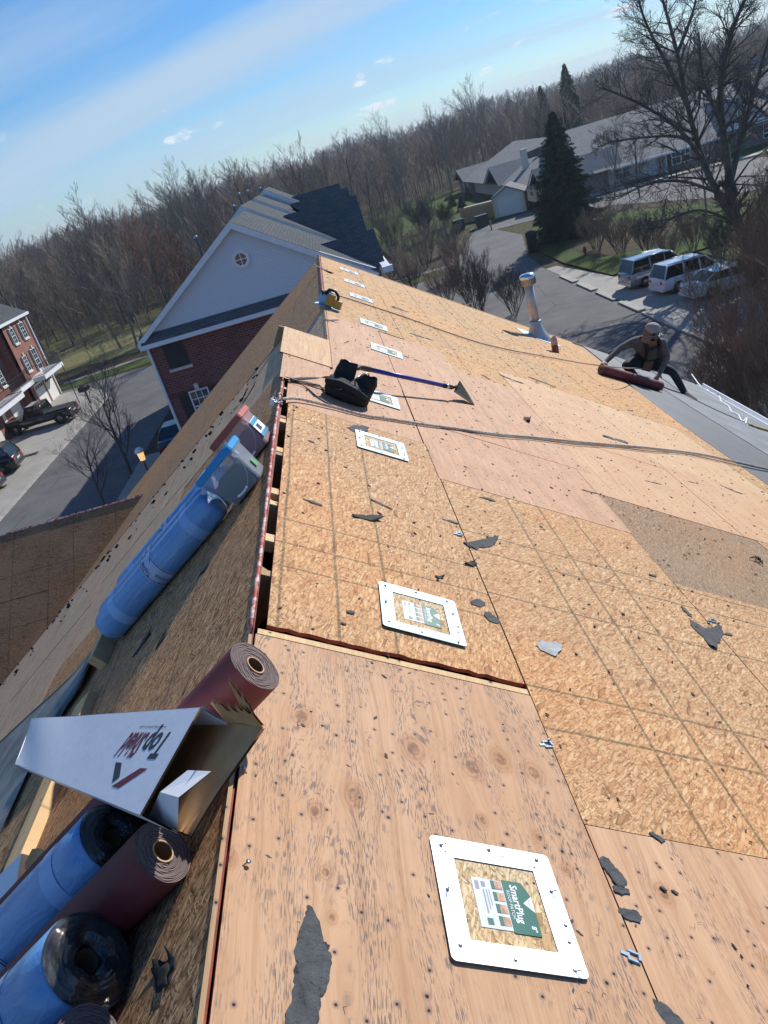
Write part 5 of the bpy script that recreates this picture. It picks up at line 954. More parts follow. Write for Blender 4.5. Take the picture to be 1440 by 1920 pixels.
def window(parent, M_, w, h, nx=2, ny=3, mw=.035, shutters=0, lintel=True, sill=True, frame=.06, m='white'):
    """local x across, y up, z out of the wall; origin at the bottom centre"""
    f = MB().box(-w/2, -w/2+frame, 0, h, .0, .07).box(w/2-frame, w/2, 0, h, .0, .07).box(-w/2+frame, w/2-frame, 0, frame, .0, .07).box(-w/2+frame, w/2-frame, h-frame, h, .0, .07).build('window', MT[m], parent, M_)
    W_i, H_i = w-2*frame, h-2*frame
    px_, py_ = W_i/nx, H_i/ny
    for i in range(nx):
        for j in range(ny): MB().box(-W_i/2+i*px_+mw/2*(i > 0), -W_i/2+(i+1)*px_-mw/2*(i < nx-1), frame+j*py_+mw/2*(j > 0), frame+(j+1)*py_-mw/2*(j < ny-1), .01, .03).build('pane', MT['glass'], f)
    mb = MB()
    for i in range(1, nx): x = -W_i/2+i*px_; mb.box(x-mw/2, x+mw/2, frame, h-frame, .005, .05)
    for j in range(1, ny):
        y = frame+j*py_; ww = mw*(1.8 if 2*j == ny or (ny % 2 and j == ny//2) else 1)
        for i in range(nx): mb.box(-W_i/2+i*px_+(mw/2 if i else 0), -W_i/2+(i+1)*px_-(mw/2 if i < nx-1 else 0), y-ww/2, y+ww/2, .005, .048)
    mb.build('muntin', MT[m], f)
    if sill: MB().box(-w/2-.08, w/2+.08, -.14, -.003, 0, .12).build('sill', MT['stonew'], f)
    if lintel: MB().box(-.09, .09, h+.003, h+.28, 0, .11).build('keystone', MT['stonew'], f)
    if shutters:
        for sx in (-1, 1): MB().box(sx*(w/2+.03) if sx > 0 else -w/2-.03-shutters, sx*(w/2+.03)+shutters if sx > 0 else -w/2-.03, 0, h, 0, .05).build('shutter', MT['shutter'], parent, M_)
    return f
def wallM(x, y, z, facing):
    a = {'-y': Matrix(((1, 0, 0), (0, 0, -1), (0, 1, 0))), '+x': Matrix(((0, 0, 1), (1, 0, 0), (0, 1, 0))), '-x': Matrix(((0, 0, -1), (-1, 0, 0), (0, 1, 0)))}[facing].to_4x4(); a.translation = (x, y, z); return a
# --- brick end house of the row ahead, four stepped units
gb = empty('row_house', T(-3.2, 33, GZ), 'brick row house with pale sided gable and round window, nearest of the stepped row', 'house')
I_ = T(3.2, -33, -GZ)
def bb(name, m, f): mb = MB(); f(mb); return mb.build(name, m, gb, I_)
XL, XR, XA = -8.42, 2.2, -3.24; ZA, ZE = .10, -3.30
bb('front_wall', MT['brickX'], lambda b: b.box(XL+.1, XR-.1, 33.0, 33.2, GZ, -3.62))
bb('side_wall', MT['brickY'], lambda b: b.box(XL+.1, XL+.3, 33.2, 60, GZ, -3.62).box(XR-.3, XR-.1, 33.2, 60, GZ, -3.62))
def gable(b, y0, y1, xl, xa, xr, za, ze, t=0): b.add([(xl, y0, ze), (xr, y0, ze), (xa, y0, za), (xl, y1, ze), (xr, y1, ze), (xa, y1, za)], [(0, 1, 2), (5, 4, 3), (0, 3, 4, 1), (1, 4, 5, 2), (2, 5, 3, 0)])
bb('gable_siding', MT['siding'], lambda b: gable(b, 33.02, 33.2, XL+.15, XA, XR-.1, ZA-.18, ZE))
bb('pent_roof', MT['shX'], lambda b: b.add([(XL-.1, 32.52, -3.62), (XR, 32.52, -3.62), (XR, 33.0, -3.25), (XL-.1, 33.0, -3.25)], [(0, 1, 2, 3)]))
bb('pent_fascia', MT['white'], lambda b: b.box(XL-.12, XR+.02, 32.45, 32.52, -3.78, -3.60).box(XL-.12, XR, 32.52, 33.0, -3.70, -3.66))
def slope(b, xa, za, xe, ze, y0, y1, t=.1): 
    n_ = Vector((-(ze-za), 0, (xe-xa))).normalized()*t; n_ = n_ if n_.z > 0 else -n_
    P_ = [(xa, y0, za), (xe, y0, ze), (xe, y1, ze), (xa, y1, za)]; Q_ = [(a-n_.x, y, c-n_.z) for a, y, c in P_]
    b.add(P_+Q_, [(0, 1, 2, 3), (7, 6, 5, 4), (0, 4, 5, 1), (1, 5, 6, 2), (2, 6, 7, 3), (3, 7, 4, 0)])
units = [(32.7, 41.0, -3.24, .12, -3.24), (41.0, 48.0, -3.40, .38, -3.1), (48.0, 54.0, -3.2, .43, -3.0), (54.0, 60.5, -2.85, .68, -2.9)]
for i, (y0, y1, xa, za, ze) in enumerate(units):
    bb('roof_slope', MT['shY'], lambda b: (slope(b, xa, za, xa-(za-ze)*1.5-.25, ze-.17, y0, y1), slope(b, xa, za, xa+(za-ze)*1.5+.35, ze-.23, y0, y1)))
    def rk(b):
        for sg in (-1, 1):
            xe = xa+sg*((za-ze)*1.5+.3); k = Vector((xe-xa, 0, ze-.2-za)); b.add([(xa, y0-.03, za-.02), (xe, y0-.03, ze-.22), (xe, y0-.03, ze-.46), (xa, y0-.03, za-.30)], [(0, 1, 2, 3) if sg < 0 else (3, 2, 1, 0)]); b.add([(xa, y0, za-.02), (xe, y0, ze-.22), (xe, y0-.03, ze-.22), (xa, y0-.03, za-.02)], [(0, 1, 2, 3)])
            b.add([(xa, y0-.03, za-.30), (xe, y0-.03, ze-.46), (xe, y0+.3, ze-.46), (xa, y0+.3, za-.30)], [(0, 1, 2, 3)])
    bb('rake_trim', MT['white'], rk)
    if i: bb('party_wall', MT['siding'], lambda b: gable(b, y0+.05, y0+.2, xa-(za-ze)*1.5+.3, xa, xa+(za-ze)*1.5-.3, za-.25, ze-.3))
# cross gables falling to the camera side on the right
for y_, x0, x1, z_, dy, zlow in ((36.4, -.3, 2.55, -2.03, 1.5, -3.5), (43.4, -1.6, 2.45, -.73, 2.2, -3.1), (50.0, -1.35, 2.35, -.5, 1.7, -2.2), (56.0, -1.3, 2.1, -.3, 1.7, -2.0)):
    bb('cross_roof', MT['shX'], lambda b: b.add([(x0, y_, z_), (x1, y_, z_), (x1+.05, y_-dy, zlow), (x0+(z_-zlow)*1.0+.2, y_-dy, zlow-.1), (x1, y_+dy, zlow), (x0+.5, y_+dy, zlow)], [(3, 2, 1, 0), (0, 1, 4, 5)]))
    bb('cross_gable_wall', MT['siding'], lambda b: b.add([(x1-.12, y_-dy+.2, zlow-.02), (x1-.12, y_+dy-.2, zlow-.02), (x1-.12, y_, z_-.15)], [(0, 1, 2)]))
bb('gutter', MT['white'], lambda b: b.box(2.3, 2.75, 32.9, 33.2, -3.55, -3.3).box(2.35, 2.7, 33.2, 36.8, -3.5, -3.35).box(2.1, 2.2, 32.8, 32.95, GZ, -3.5))
bb('downspout', MT['white'], lambda b: b.box(XL+.02, XL+.12, 32.88, 32.98, GZ+.2, -3.7).box(XL-.16, XL-.02, 32.5, 60, -3.66, -3.5))
# round gable window
cw = T(-3.28, 33.0, -1.42) @ Matrix.Rotation(math.radians(90), 4, 'X')
f = MB().lathe([(.25, -.01), (.25, .05), (.33, .07), (.40, .05), (.40, -.01)], 8, mat=RZ(math.radians(22.5)), smooth=False, cap=False).build('round_window', MT['white'], gb, I_ @ cw)
MB().lathe([(0, .02), (.25, .02)], 24, cap=False).build('pane', MT['glass'], f); MB().box(-.25, .25, -.018, .018, .021, .04).box(-.018, .018, .019, .25, .021, .04).box(-.018, .018, -.25, -.019, .021, .04).build('muntin', MT['white'], f)
# closed shutter window and sash window
MB().box(-.45, .45, 0, 1.15, 0, .06).build('closed_shutter', MT['shutter'], gb, I_ @ wallM(-7.28, 33.0, -4.95, '-y')); MB().box(-.52, .52, -.12, -.003, 0, .12).build('sill', MT['stonew'], gb, I_ @ wallM(-7.28, 33.0, -4.95, '-y'))
MB().box(-.09, .09, 1.17, 1.42, 0, .1).build('keystone', MT['stonew'], gb, I_ @ wallM(-7.28, 33.0, -4.95, '-y'))
for (x, z, h) in ((-6.95, -7.55, 1.45), ): window(gb, I_ @ wallM(x, 33.0, z, '-y'), .9, h, 3, 4, .03, .42)
window(gb, I_ @ wallM(-1.6, 33.0, -4.95, '-y'), .9, 1.15, 3, 4, .03, .42)
bb('soldier_course', plain('soldier brick', (.17, .055, .05), .9), lambda b: b.box(XL+.08, XR-.08, 32.98, 33.0, -6.25, -5.98))
for i, (px, py, y_) in enumerate(((366, 443, 34.5), (437, 385, 42), (447, 362, 44), (463, 357, 49), (487, 352, 55))):
    p = hit(px, py, (0, y_, 0), (0, 1, 0)); MB().lathe([(.06, -1.5), (.06, -.10), (.085, -.10), (.085, .0), (.06, .02)], 10).build('roof_vent', MT['galv'], gb, I_ @ T(p.x, p.y, p.z))
MB().box(-9.4, -8.3, 33.4, 34.6, GZ+.5, GZ+.6).build('porch', MT['concrete'], gb, I_)
# --- far left row house
lh = empty('row_house', T(-27.1, 66, GZ), 'sunlit brick row house with white garage doors and black balcony rails at the left edge', 'house'); I2 = T(27.1, -66, -GZ)
def lb(name, m, f): mb = MB(); f(mb); return mb.build(name, m, lh, I2)
lb('facade', MT['brickY'], lambda b: b.box(-27.3, -27.1, 63.4, 69.0, GZ, -3.5).box(-28.3, -28.1, 56.8, 63.4, GZ, -3.5).box(-28.1, -27.1, 63.4, 63.55, GZ, -3.5).box(-27.3, -27.1, 40, 56.8, GZ, -3.5))
lb('end_wall', MT['brickX'], lambda b: b.box(-39, -27.3, 68.8, 69.0, GZ, -3.5))
lb('roof_slope', MT['shY'], lambda b: (slope(b, -33.2, .6, -26.85, -3.45, 38, 69.4), slope(b, -33.2, .6, -39.5, -3.45, 38, 69.4)))
lb('eave_trim', MT['white'], lambda b: b.box(-26.95, -26.78, 38, 69.4, -3.66, -3.44).box(-27.1, -26.96, 38, 69.3, -3.62, -3.58).box(-27.06, -26.96, 68.85, 68.97, GZ, -3.66))
for y, z, w, h in ((67.3, -5.35, .95, 1.35), (65.0, -5.35, .8, 1.3), (65.0, -7.75, .8, 1.3), (67.3, -8.15, 1.0, 1.85)):
    window(lh, I2 @ wallM(-27.1, y, z, '+x'), w, h, 2, 4, .025, .35)
for y, z in ((61.6, -5.35), (61.6, -7.9), (58.6, -5.35), (58.6, -7.9)): window(lh, I2 @ wallM(-28.1, y, z, '+x'), .85, 1.35, 2, 4, .025, .35)
for y in (67.6, 65.2, 61.6, 58.3, 54.5, 51.0, 47.6):
    x = -27.1 if not 56.8 < y < 63.4 else -28.1
    g = MB().box(-.98, .98, 0, 2.05, .0, .05).build('garage_door', MT['garage'], lh, I2 @ wallM(x, y, GZ+.05, '+x'))
    mb = MB()
    for k in range(1, 4): mb.box(-.97, .97, .5*k, .5*k+.02, .051, .056)
    mb.build('panel_groove', MT['stonew'], g); mb = MB()
    for k in range(4): MB().box(-.85+.46*k, -.5+.46*k, 1.62, 1.9, .051, .06).build('door_pane', MT['glass'], g)
for y0, y1, xo in ((64.0, 68.9, -25.7), (59.0, 63.6, -26.6), (53.5, 58.8, -25.7), (47, 53, -25.7)):
    lb('balcony_floor', MT['white'], lambda b: b.box(-27.08, xo, y0, y1, -8.62, -8.28))
    mb = MB()
    for z in (-8.2, -7.35): mb.box(xo-.05, xo-.01, y0+.03, y1-.03, z, z+.04).box(-27.05, xo-.05, y0+.03, y0+.06, z, z+.04).box(-27.05, xo-.05, y1-.06, y1-.03, z, z+.04)
    k = y0+.1
    while k < y1: mb.box(xo-.04, xo-.02, k, k+.018, -8.16, -7.35); k += .13
    mb.build('balcony_rail', MT['iron'], lh, I2)
# --- long low building at the right
rb = empty('care_home', T(45, 110, GZ), 'long single storey building with grey shingle roofs behind the dark spruce', 'building'); I3 = T(-45, -110, -GZ)
def rr_(name, m, f): mb = MB(); f(mb); return mb.build(name, m, rb, I3)
def rbx(name, m, *bs):
    for b in bs: rr_(name, m, lambda q_: q_.box(*b))
EZ = -8.6
def gableX(b, x0, x1, yf, yr, yb, zr, ze=EZ):                    # ridge along X
    b.add([(x0, yf, ze), (x1, yf, ze), (x1, yr, zr), (x0, yr, zr), (x0, yb, ze), (x1, yb, ze)], [(0, 1, 2, 3), (3, 2, 5, 4)])
def gableY(b, y0, y1, xf, xr, xb, zr, ze=EZ):
    b.add([(xf, y0, ze), (xf, y1, ze), (xr, y1, zr), (xr, y0, zr), (xb, y0, ze), (xb, y1, ze)], [(3, 2, 1, 0), (2, 3, 4, 5)])
rr_('wall', MT['beige'], lambda b: b.box(36.0, 43.6, 100, 130, GZ, EZ).box(29, 36, 104, 150, GZ, EZ))
rbx('stone_wall', MT['stone'], (43.6, 49.2, 98.6, 130, GZ, EZ), (28.4, 36, 99.5, 104, GZ, EZ), (49.2, 90, 100, 130, GZ, EZ), (28.2, 36, 150, 161, GZ, EZ))
rr_('roof_slope', MT['shR'], lambda b: gableX(b, 34, 64, 98.4, 114, 130, -3.6))
rr_('roof_slope', MT['shR2'], lambda b: b.add([(27.2, 101, EZ), (27.2, 152, EZ), (38, 152, -4.4), (38, 112, -4.4), (48, 101, EZ), (48, 152, EZ)], [(3, 2, 1, 0), (2, 3, 4, 5), (0, 4, 3)]))
rr_('roof_slope', MT['shR'], lambda b: gableX(b, 27.4, 38, 98.8, 102.3, 106, -6.4))
rr_('roof_slope', MT['shR'], lambda b: gableX(b, 26.8, 37, 120, 125, 131, -6.0))
rr_('roof_slope', MT['shR'], lambda b: gableX(b, 27.0, 37, 150, 155.5, 161.5, -6.6))
rr_('roof_slope', MT['shR2'], lambda b: gableY(b, 97.5, 120, 60, 66, 73, -1.6, -7.6))
rr_('roof_slope', MT['shR'], lambda b: gableX(b, 60, 95, 99, 113, 128, -2.9))
rr_('roof_slope', MT['shR2'], lambda b: gableY(b, 98.5, 112, 50, 53.3, 56.6, -5.0, -8.2))
for x0, (yf, yr, yb), zr in ((27.5, (99, 102.3, 105.8), -6.55), (26.9, (120.3, 125, 130.8), -6.15), (27.1, (150.3, 155.5, 161.2), -6.75)):
    rr_('gable_face', MT['siding'], lambda b: b.add([(x0+.4, yf, EZ), (x0+.4, yb, EZ), (x0+.4, yr, zr)], [(0, 1, 2), (2, 1, 0)]))
    rr_('gable_trim', MT['white'], lambda b: b.add([(x0, yf-.2, EZ-.05), (x0, yr, zr+.12), (x0, yr, zr-.2), (x0, yf+.3, EZ-.05), (x0, yb+.2, EZ-.05), (x0, yb-.3, EZ-.05)], [(0, 1, 2, 3), (1, 4, 5, 2)]))
rr_('gable_face', MT['siding'], lambda b: b.add([(60.6, 97.9, -7.7), (72.4, 97.9, -7.7), (66, 97.9, -1.9)], [(0, 1, 2)])); rr_('gable_face', MT['siding'], lambda b: b.add([(50.3, 98.9, -8.3), (56.3, 98.9, -8.3), (53.3, 98.9, -5.3)], [(0, 1, 2)]))
rr_('stone_wall', MT['stone'], lambda b: b.box(60.8, 72.2, 98, 110, GZ, -7.7)); rr_('eave_trim', MT['white'], lambda b: b.box(36, 50, 98.3, 98.42, EZ-.22, EZ+.02))
for x, y, w, h, m in ((38.0, 100, 2.0, 1.55, 2), (44.9, 98.6, 2.4, 1.75, 2)):
    for k in (-1, 1): window(rb, I3 @ wallM(x+k*w/4, y, GZ+.75, '-y'), w/2-.05, h, 2, 2, .06, 0, False, False, .08)
window(rb, I3 @ wallM(53.3, 98.9, -7.6, '-y'), .9, 1.1, 2, 2, .06, 0, False, False); window(rb, I3 @ wallM(66, 97.9, -6.2, '-y'), 1.5, 2.2, 2, 3, .08, 0, False, False)
for x in (62.5, 69.5, 57, 76, 80): window(rb, I3 @ wallM(x, 98 if 60 < x < 72 else 100, GZ+.6, '-y'), 1.8, 1.7, 2, 3, .08, 0, False, False)
for y in (101.0, 103.3, 107, 110, 113, 122, 124.5, 127, 153, 157): window(rb, I3 @ wallM(28.4 if y < 104 else (28.2 if y > 150 else 29.0), y, GZ+.7, '-x'), 1.3, 1.5, 2, 2, .08, 0, False, False)
rbx('post', MT['white'], (43.0, 43.2, 98.7, 98.9, GZ, EZ), (40.7, 40.85, 99.7, 99.9, GZ, EZ)); rr_('door', MT['white'], lambda b: b.box(41.4, 42.4, 99.92, 100.0, GZ+.05, GZ+2.1))
p = hit(985, 300, (0, 118, 0), (0, 1, 0)); rr_('chimney', MT['beige'], lambda b: b.box(p.x-.4, p.x+.4, 118, 118.9, p.z-2, p.z+1.5))
a = [hit(x, y, (0, 121, 0), (0, 1, 0)) for x, y in ((985, 287), (1052, 258), (1052, 278), (990, 298))]
rr_('flat_roof_well', MT['undl'], lambda b: b.add([tuple(v) for v in a], [(3, 2, 1, 0)])); 
b0, b1 = hit(992, 304, (0, 119.5, 0), (0, 1, 0)), hit(1052, 283, (0, 119.5, 0), (0, 1, 0)); rr_('roof_flashing', MT['whitep'], lambda b: b.add([tuple(b0), tuple(b1), (b1.x, b1.y-.3, b1.z-.35), (b0.x, b0.y-.3, b0.z-.35)], [(3, 2, 1, 0)]))
# small garage and dumpster screen
gg = empty('garage', T(24, 103, GZ), 'small free standing garage with white door in front of the long building', 'garage'); 
def gl(name, m, f): mb = MB(); f(mb); return mb.build(name, m, gg)
gl('wall', MT['beige'], lambda b: b.box(-2.0, 2.0, 0, 4.5, 0, 2.5).add([(-2, 0, 2.5), (2, 0, 2.5), (0, 0, 3.5)], [(0, 1, 2)]))
gl('roof', MT['shR2'], lambda b: (slope(b, 0, 3.65, -2.3, 2.45, -.3, 4.8), slope(b, 0, 3.65, 2.3, 2.45, -.3, 4.8))); gl('door', MT['garage'], lambda b: b.box(-1.45, 1.45, -.05, 0, .05, 2.3)); gl('trim', MT['lumber'], lambda b: b.box(-2.1, -1.9, -.1, -.02, 0, 2.5).box(1.9, 2.1, -.1, -.02, 0, 2.5))
gg.rotation_euler.z = -.35
sf = empty('screen_fence', T(20.6, 107, GZ), 'grey board enclosure beside the small garage', 'fence'); sf.rotation_euler.z = -.35
for k in range(14): MB().box(-2.4+.34*k, -2.08+.34*k, 0, .05, 0, 2.0).build('board', MT['lumberdark'], sf)
MB().box(-2.45, -2.3, -.08, -.01, 0, 2.1).box(2.2, 2.35, -.08, -.01, 0, 2.2).build('post', MT['lumber'], sf); MB().box(-2.4, 2.3, .06, 4, .0, 1.7).build('inner_wall', MT['beige'], sf)
def bin_(x, y, label):
    b = empty('waste_bin', T(x, y, GZ+.04), label, 'bin', 'dark bins by the small garage'); MB().box(-.7, .7, -.55, .55, .1, 1.25).build('body', MT['shutter'], b); MB().box(-.76, .76, -.6, .6, 1.26, 1.38).build('lid', MT['iron'], b)
x = G(905, 425); bin_(x.x, x.y, 'dark green bin standing alone in front of the board enclosure'); bin_(x.x-2.6, x.y+2.2, 'dark green bin at the lawn corner left of the other bin')
x = G(922, 432); MB().lathe([(.09, 0), (.09, 1.1), (.05, 1.15)], 10).build('bollard', MT['yellow'], None, T(x.x, x.y, x.z), label='yellow bollard beside the dark bin', cat='bollard')
x = G(1000, 472); MB().lathe([(.45, 0), (.5, 1.6), (.5, 1.75), (.2, 1.9)], 14).build('utility_box', MT['shutter'], None, T(x.x, x.y, x.z), label='dark round utility pedestal by the grass below the spruce', cat='utility box')
x = G(1098, 482); hy = empty('fire_hydrant', T(x.x, x.y, GZ+.12), 'small red fire hydrant on the mulch bed', 'hydrant'); mr = plain('hydrant red', (.35, .04, .03), .5); MB().lathe([(.15, 0), (.15, .05), (.11, .06), (.11, .55), (.14, .56), (.13, .62), (.06, .72), (.03, .78)], 12).build('barrel', mr, hy); MB().tube([(-.2, 0, .42), (.2, 0, .42)], .06, 8).build('outlet', mr, hy)
# houses glimpsed beyond the trees
for i, (px, py, w, lab) in enumerate(((960, 232, 26, 'pale long roofed building far beyond the trees, left one'), (1085, 212, 16, 'pale small building between the two far conifers'), (870, 262, 30, 'pale low building glimpsed through the bare trees'))):
    p = G(px, py+10); b = empty('far_building', T(p.x, p.y, GZ), lab, 'building', 'far pale buildings among the bare trees'); MB().box(-w/2, w/2, 0, 12, 0, 3.2).build('wall', MT['beige'], b); mb = MB(); gableX(mb, -w/2-1, w/2+1, -1, 6, 13, 6.2, 3.1); mb.build('roof', MT['stonew'] if i != 1 else MT['shX'], b)
    for k in range(4): MB().box(-w/2+w*(k+.35)/4, -w/2+w*(k+.35)/4+1.4, -.03, 0, 1.2, 2.5).build('window', MT['glass'], b)
# ------------------------------------------------------------------ vehicles
def paint(name, c, r=.25, met=.3): q = NM(name, r, met); q.color(q.mix(q.ramp(q.noise(sc=2), .3, .7), c, tuple(x*.93 for x in c))); q.b.inputs['Coat Weight'].default_value = .7; return q.m
MT['carglass'] = plain('car glass', (.012, .015, .018), .08, spec=.9, var=0); MT['tyre'] = plain('tyre rubber', (.02, .02, .02), .8); MT['rim'] = plain('wheel rim', (.22, .22, .23), .35, .8); MT['taill'] = plain('tail lamp red', (.45, .02, .02), .25); MT['headl'] = plain('head lamp', (.6, .62, .65), .15); MT['plate'] = plain('number plate', (.6, .62, .62), .5)
def station(x, hw, z0, z1, r, n=5, top=None):
    pts = [(x, y, z) for y, z in ((-hw*.92, z0), (hw*.92, z0), (hw, z0+.12), (hw, (z0+z1)/2), (hw*.985, z1-r), (hw*.93, z1), (-hw*.93, z1), (-hw*.985, z1-r), (-hw, (z0+z1)/2), (-hw, z0+.12))]; return pts
def car(name, label, cat, x, y, z, rot, col, kind='suv', L=4.75, Wd=1.9, H=1.68, group=None):
    root = empty(name, T(x, y, z) @ RZ(rot), label, cat, group); hw = Wd/2; bel_ = H*.58; l = L/2   # front towards +x
    if kind == 'pickup':
        st = [(-l, .94, .55, .92), (-l+.06, 1, .5, .98), (-.75, 1, .45, 1.0), (-.72, 1, .45, 1.08), (l*.28, 1, .42, 1.08), (l*.32, .98, .45, 1.12), (l-.15, .93, .5, 1.08), (l, .85, .55, .95)]
        gh = [(-.78, .9), (-.70, .99), (l*.20, 1.0), (l*.34, .9)]
    elif kind == 'sedan':
        st = [(-l, .80, .40, .78), (-l+.12, .93, .28, .92), (-l+.6, 1, .22, .96), (0, 1, .20, .90), (l*.4, 1, .22, .88), (l-.35, .93, .24, .76), (l, .75, .35, .58)]
        gh = None
    else:
        st = [(-l, .86, .42, bel_-.12), (-l+.07, .95, .30, bel_), (-l+.5, 1, .26, bel_+.02), (0, 1, .25, bel_), (l*.38, .99, .26, bel_), (l*.5, .98, .27, bel_-.05), (l-.22, .93, .30, bel_-.18), (l, .78, .38, bel_-.36)]
    mb = MB(); loftz(mb, [station(a, hw*w_, z0, z1, .06) for a, w_, z0, z1 in st], smooth=True); body = mb.build('body', col, root)
    zb = (1.06 if kind == 'pickup' else .88 if kind == 'sedan' else bel_-.02)
    if kind == 'pickup': pr = [(-.76, zb, .80), (-.66, H, .76), (l*.17, H, .76), (l*.33, zb, .82)]
    elif kind == 'sedan': pr = [(-l+.55, zb, .8), (-l*.38, H, .72), (l*.12, H, .72), (l*.52, zb, .82)]
    else: pr = [(-l+.10, zb, .86), (-l+.42, H-.03, .76), (-l*.1, H, .77), (l*.16, H-.05, .76), (l*.46, zb, .84)]
    # glasshouse
    top = [p for p in pr if p[1] > zb+.1]; n = len(pr)
    vs = [(a, s_*hw*w_, z_) for s_ in (-1, 1) for a, z_, w_ in pr]; mb = MB()
    b0_, b1_ = pr[0], pr[-1]; low = [(b0_[0], hw*b0_[2]*1.08, zb), (b1_[0], hw*b1_[2]*1.05, zb)]
    prof = [(a, z_, w_) for a, z_, w_ in pr]
    faces = [tuple(range(n)), tuple(range(2*n-1, n-1, -1))]+[(i, n+i, n+i+1, i+1) for i in range(n-1)]
    vs2 = [(a, s_*hw*(w_ if z_ > zb+.1 else .93), z_) for s_ in (-1, 1) for a, z_, w_ in pr]
    mb.add(vs2, faces); mb.build('windows', MT['carglass'], root)
    mb = MB(); tp = [(a, z_, w_) for a, z_, w_ in pr if z_ > zb+.1]; r1 = [(a, s_*hw*(w_+.012), z_+.012) for s_ in (-1, 1) for a, z_, w_ in tp]; r2 = [(a, y_*1.0, z_-.05) for a, y_, z_ in r1]; k = len(tp)
    mb.add(r1+r2, [tuple(range(k, 2*k))+tuple(range(k-1, -1, -1)) if k == 2 else (0, k, k+1, 1)]+([(1, k+1, k+2, 2)] if k == 3 else [])+[(i, i+1, 2*k+i+1, 2*k+i) for i in range(k-1)]+[(k+i+1, k+i, 3*k+i, 3*k+i+1) for i in range(k-1)]+[(0, 2*k, 3*k, k), (k-1, 2*k-1, 4*k-1, 3*k-1)])
    mb.build('roof', col, root)
    def pil(a, b, w_): p0, p1 = pr[a], pr[b]; return [Vector((p[0], s_*hw*((p[2] if p[1] > zb+.1 else .93)+.008), p[1])) for p in (p0, p1) for s_ in (1,)]
    for s_ in (-1, 1):
        for a, b in ((0, 1), (n-1, n-2)):
            P0, P1 = [Vector((p[0], s_*hw*((p[2] if p[1] > zb+.1 else .93)+.004), p[1])) for p in (pr[a], pr[b])]; MB().tube([P0, P1], .045 if kind != 'pickup' else .05, 6).build('pillar', col, root)
        mx = (-.02 if kind != 'pickup' else -.05); MB().tube([(mx, s_*hw*.945, zb), (mx, s_*hw*.775, H-.03)], .04, 6).build('pillar', col, root)
        if kind == 'suv': MB().tube([(-l*.42, s_*hw*.94, zb), (-l*.42, s_*hw*.775, H-.03)], .06, 6).build('pillar', col, root); MB().tube([(-l+.5, s_*hw*.70, H+.02), (l*.1, s_*hw*.70, H+.02)], .02, 6).build('roof_rail', MT['steel'], root)
        MB().box(l*.30, l*.42, s_*(hw+.10)-.07, s_*(hw+.10)+.07, zb-.02, zb+.13).build('door_mirror', col, root)
        MB().box(-l-.012, -l+.10, s_*hw*.66-.13, s_*hw*.66+.13, bel_*.70 if kind != 'sedan' else .62, bel_*.70+.17 if kind != 'sedan' else .76).build('tail_light', MT['taill'], root)
        MB().box(l-.16, l-.01, s_*hw*.6-.16, s_*hw*.6+.16, .58, .72).build('headlight', MT['headl'], root)
        wr = .46 if kind == 'pickup' else .37 if kind == 'suv' else .33
        for wx in (-l+.95, l-.92):
            w_ = MB().lathe([(wr*.62, -.11), (wr*.94, -.11), (wr, -.07), (wr, .07), (wr*.94, .11), (wr*.62, .11)], 22, mat=Matrix.Rotation(math.radians(90), 4, 'X')).build('wheel', MT['tyre'], root, T(wx, s_*(hw-.09), wr))
            MB().lathe([(0, -.125), (wr*.2, -.12), (wr*.6, -.105), (wr*.6, .105), (0, .125)], 14, mat=Matrix.Rotation(math.radians(90), 4, 'X'), cap=False).build('rim', MT['rim'] if kind != 'suv2' else MT['tyre'], w_)
            MB().lathe([(wr+.06, -.02), (wr+.075, 0), (wr+.06, .02)], 22, mat=Matrix.Rotation(math.radians(90), 4, 'X'), cap=False).build('wheel_arch', MT['tyre'], root, T(wx, s_*(hw-.015), wr+.02))
    MB().box(-l-.02, -l+.02, -.26, .26, .62, .75).build('number_plate', MT['plate'], root); MB().box(-l-.05, -l+.2, -hw*.88, hw*.88, .28, .44).build('rear_bumper', MT['tyre'] if kind == 'pickup' else col, root)
    if kind == 'pickup':
        MB().box(-l+.1, -.84, -hw*.84, hw*.84, 1.0, 1.10).build('bed_cover', MT['blackfab'], root)
        for s_ in (-1, 1):
            for wx in (-l+.95, l-.92): MB().box(wx-.55, wx+.55, s_*(hw+.02)-.11, s_*(hw+.02)+.11, .92, 1.0).build('fender_flare', MT['blackp'], root)
        MB().lathe([(0, -.1), (.3, -.1), (.36, -.06), (.36, .06), (.3, .1), (0, .1)], 18, mat=Matrix.Rotation(math.radians(90), 4, 'Y'), cap=False).build('front_bumper', MT['blackp'], root, T(l-.2, 0, .55)) if False else MB().box(l-.05, l+.15, -hw*.85, hw*.85, .45, .7).build('front_bumper', MT['blackp'], root)
    return root
black, white_, silver, dgrey, blue = paint('black car paint', (.012, .013, .014)), paint('white car paint', (.72, .74, .78), met=0), paint('silver grey car paint', (.33, .37, .42), met=.6), paint('dark grey car paint', (.03, .033, .035), met=.5), paint('navy car paint', (.02, .03, .05))
a, b = G(43, 816), G(118, 795); m_ = (a+b)/2
car('pickup_truck', 'black four door pickup truck parked at the white garage doors', 'truck', m_.x-.1, m_.y+.85, GZ+.05, math.pi-.05, dgrey, 'pickup', 5.5, 1.92, 1.86)
car('parked_suv', 'black suv with red tail lamps parked nearest the street on the left driveway', 'car', -25.2, 47.3, GZ+.05, math.pi+.05, black, 'suv', 4.8, 1.95, 1.75, 'cars on the left driveways')
car('parked_suv', 'dark grey suv cut by the left edge of the photo', 'car', -24.9, 43.3, GZ+.05, math.pi+.02, silver and dgrey, 'suv', 4.7, 1.9, 1.72, 'cars on the left driveways')
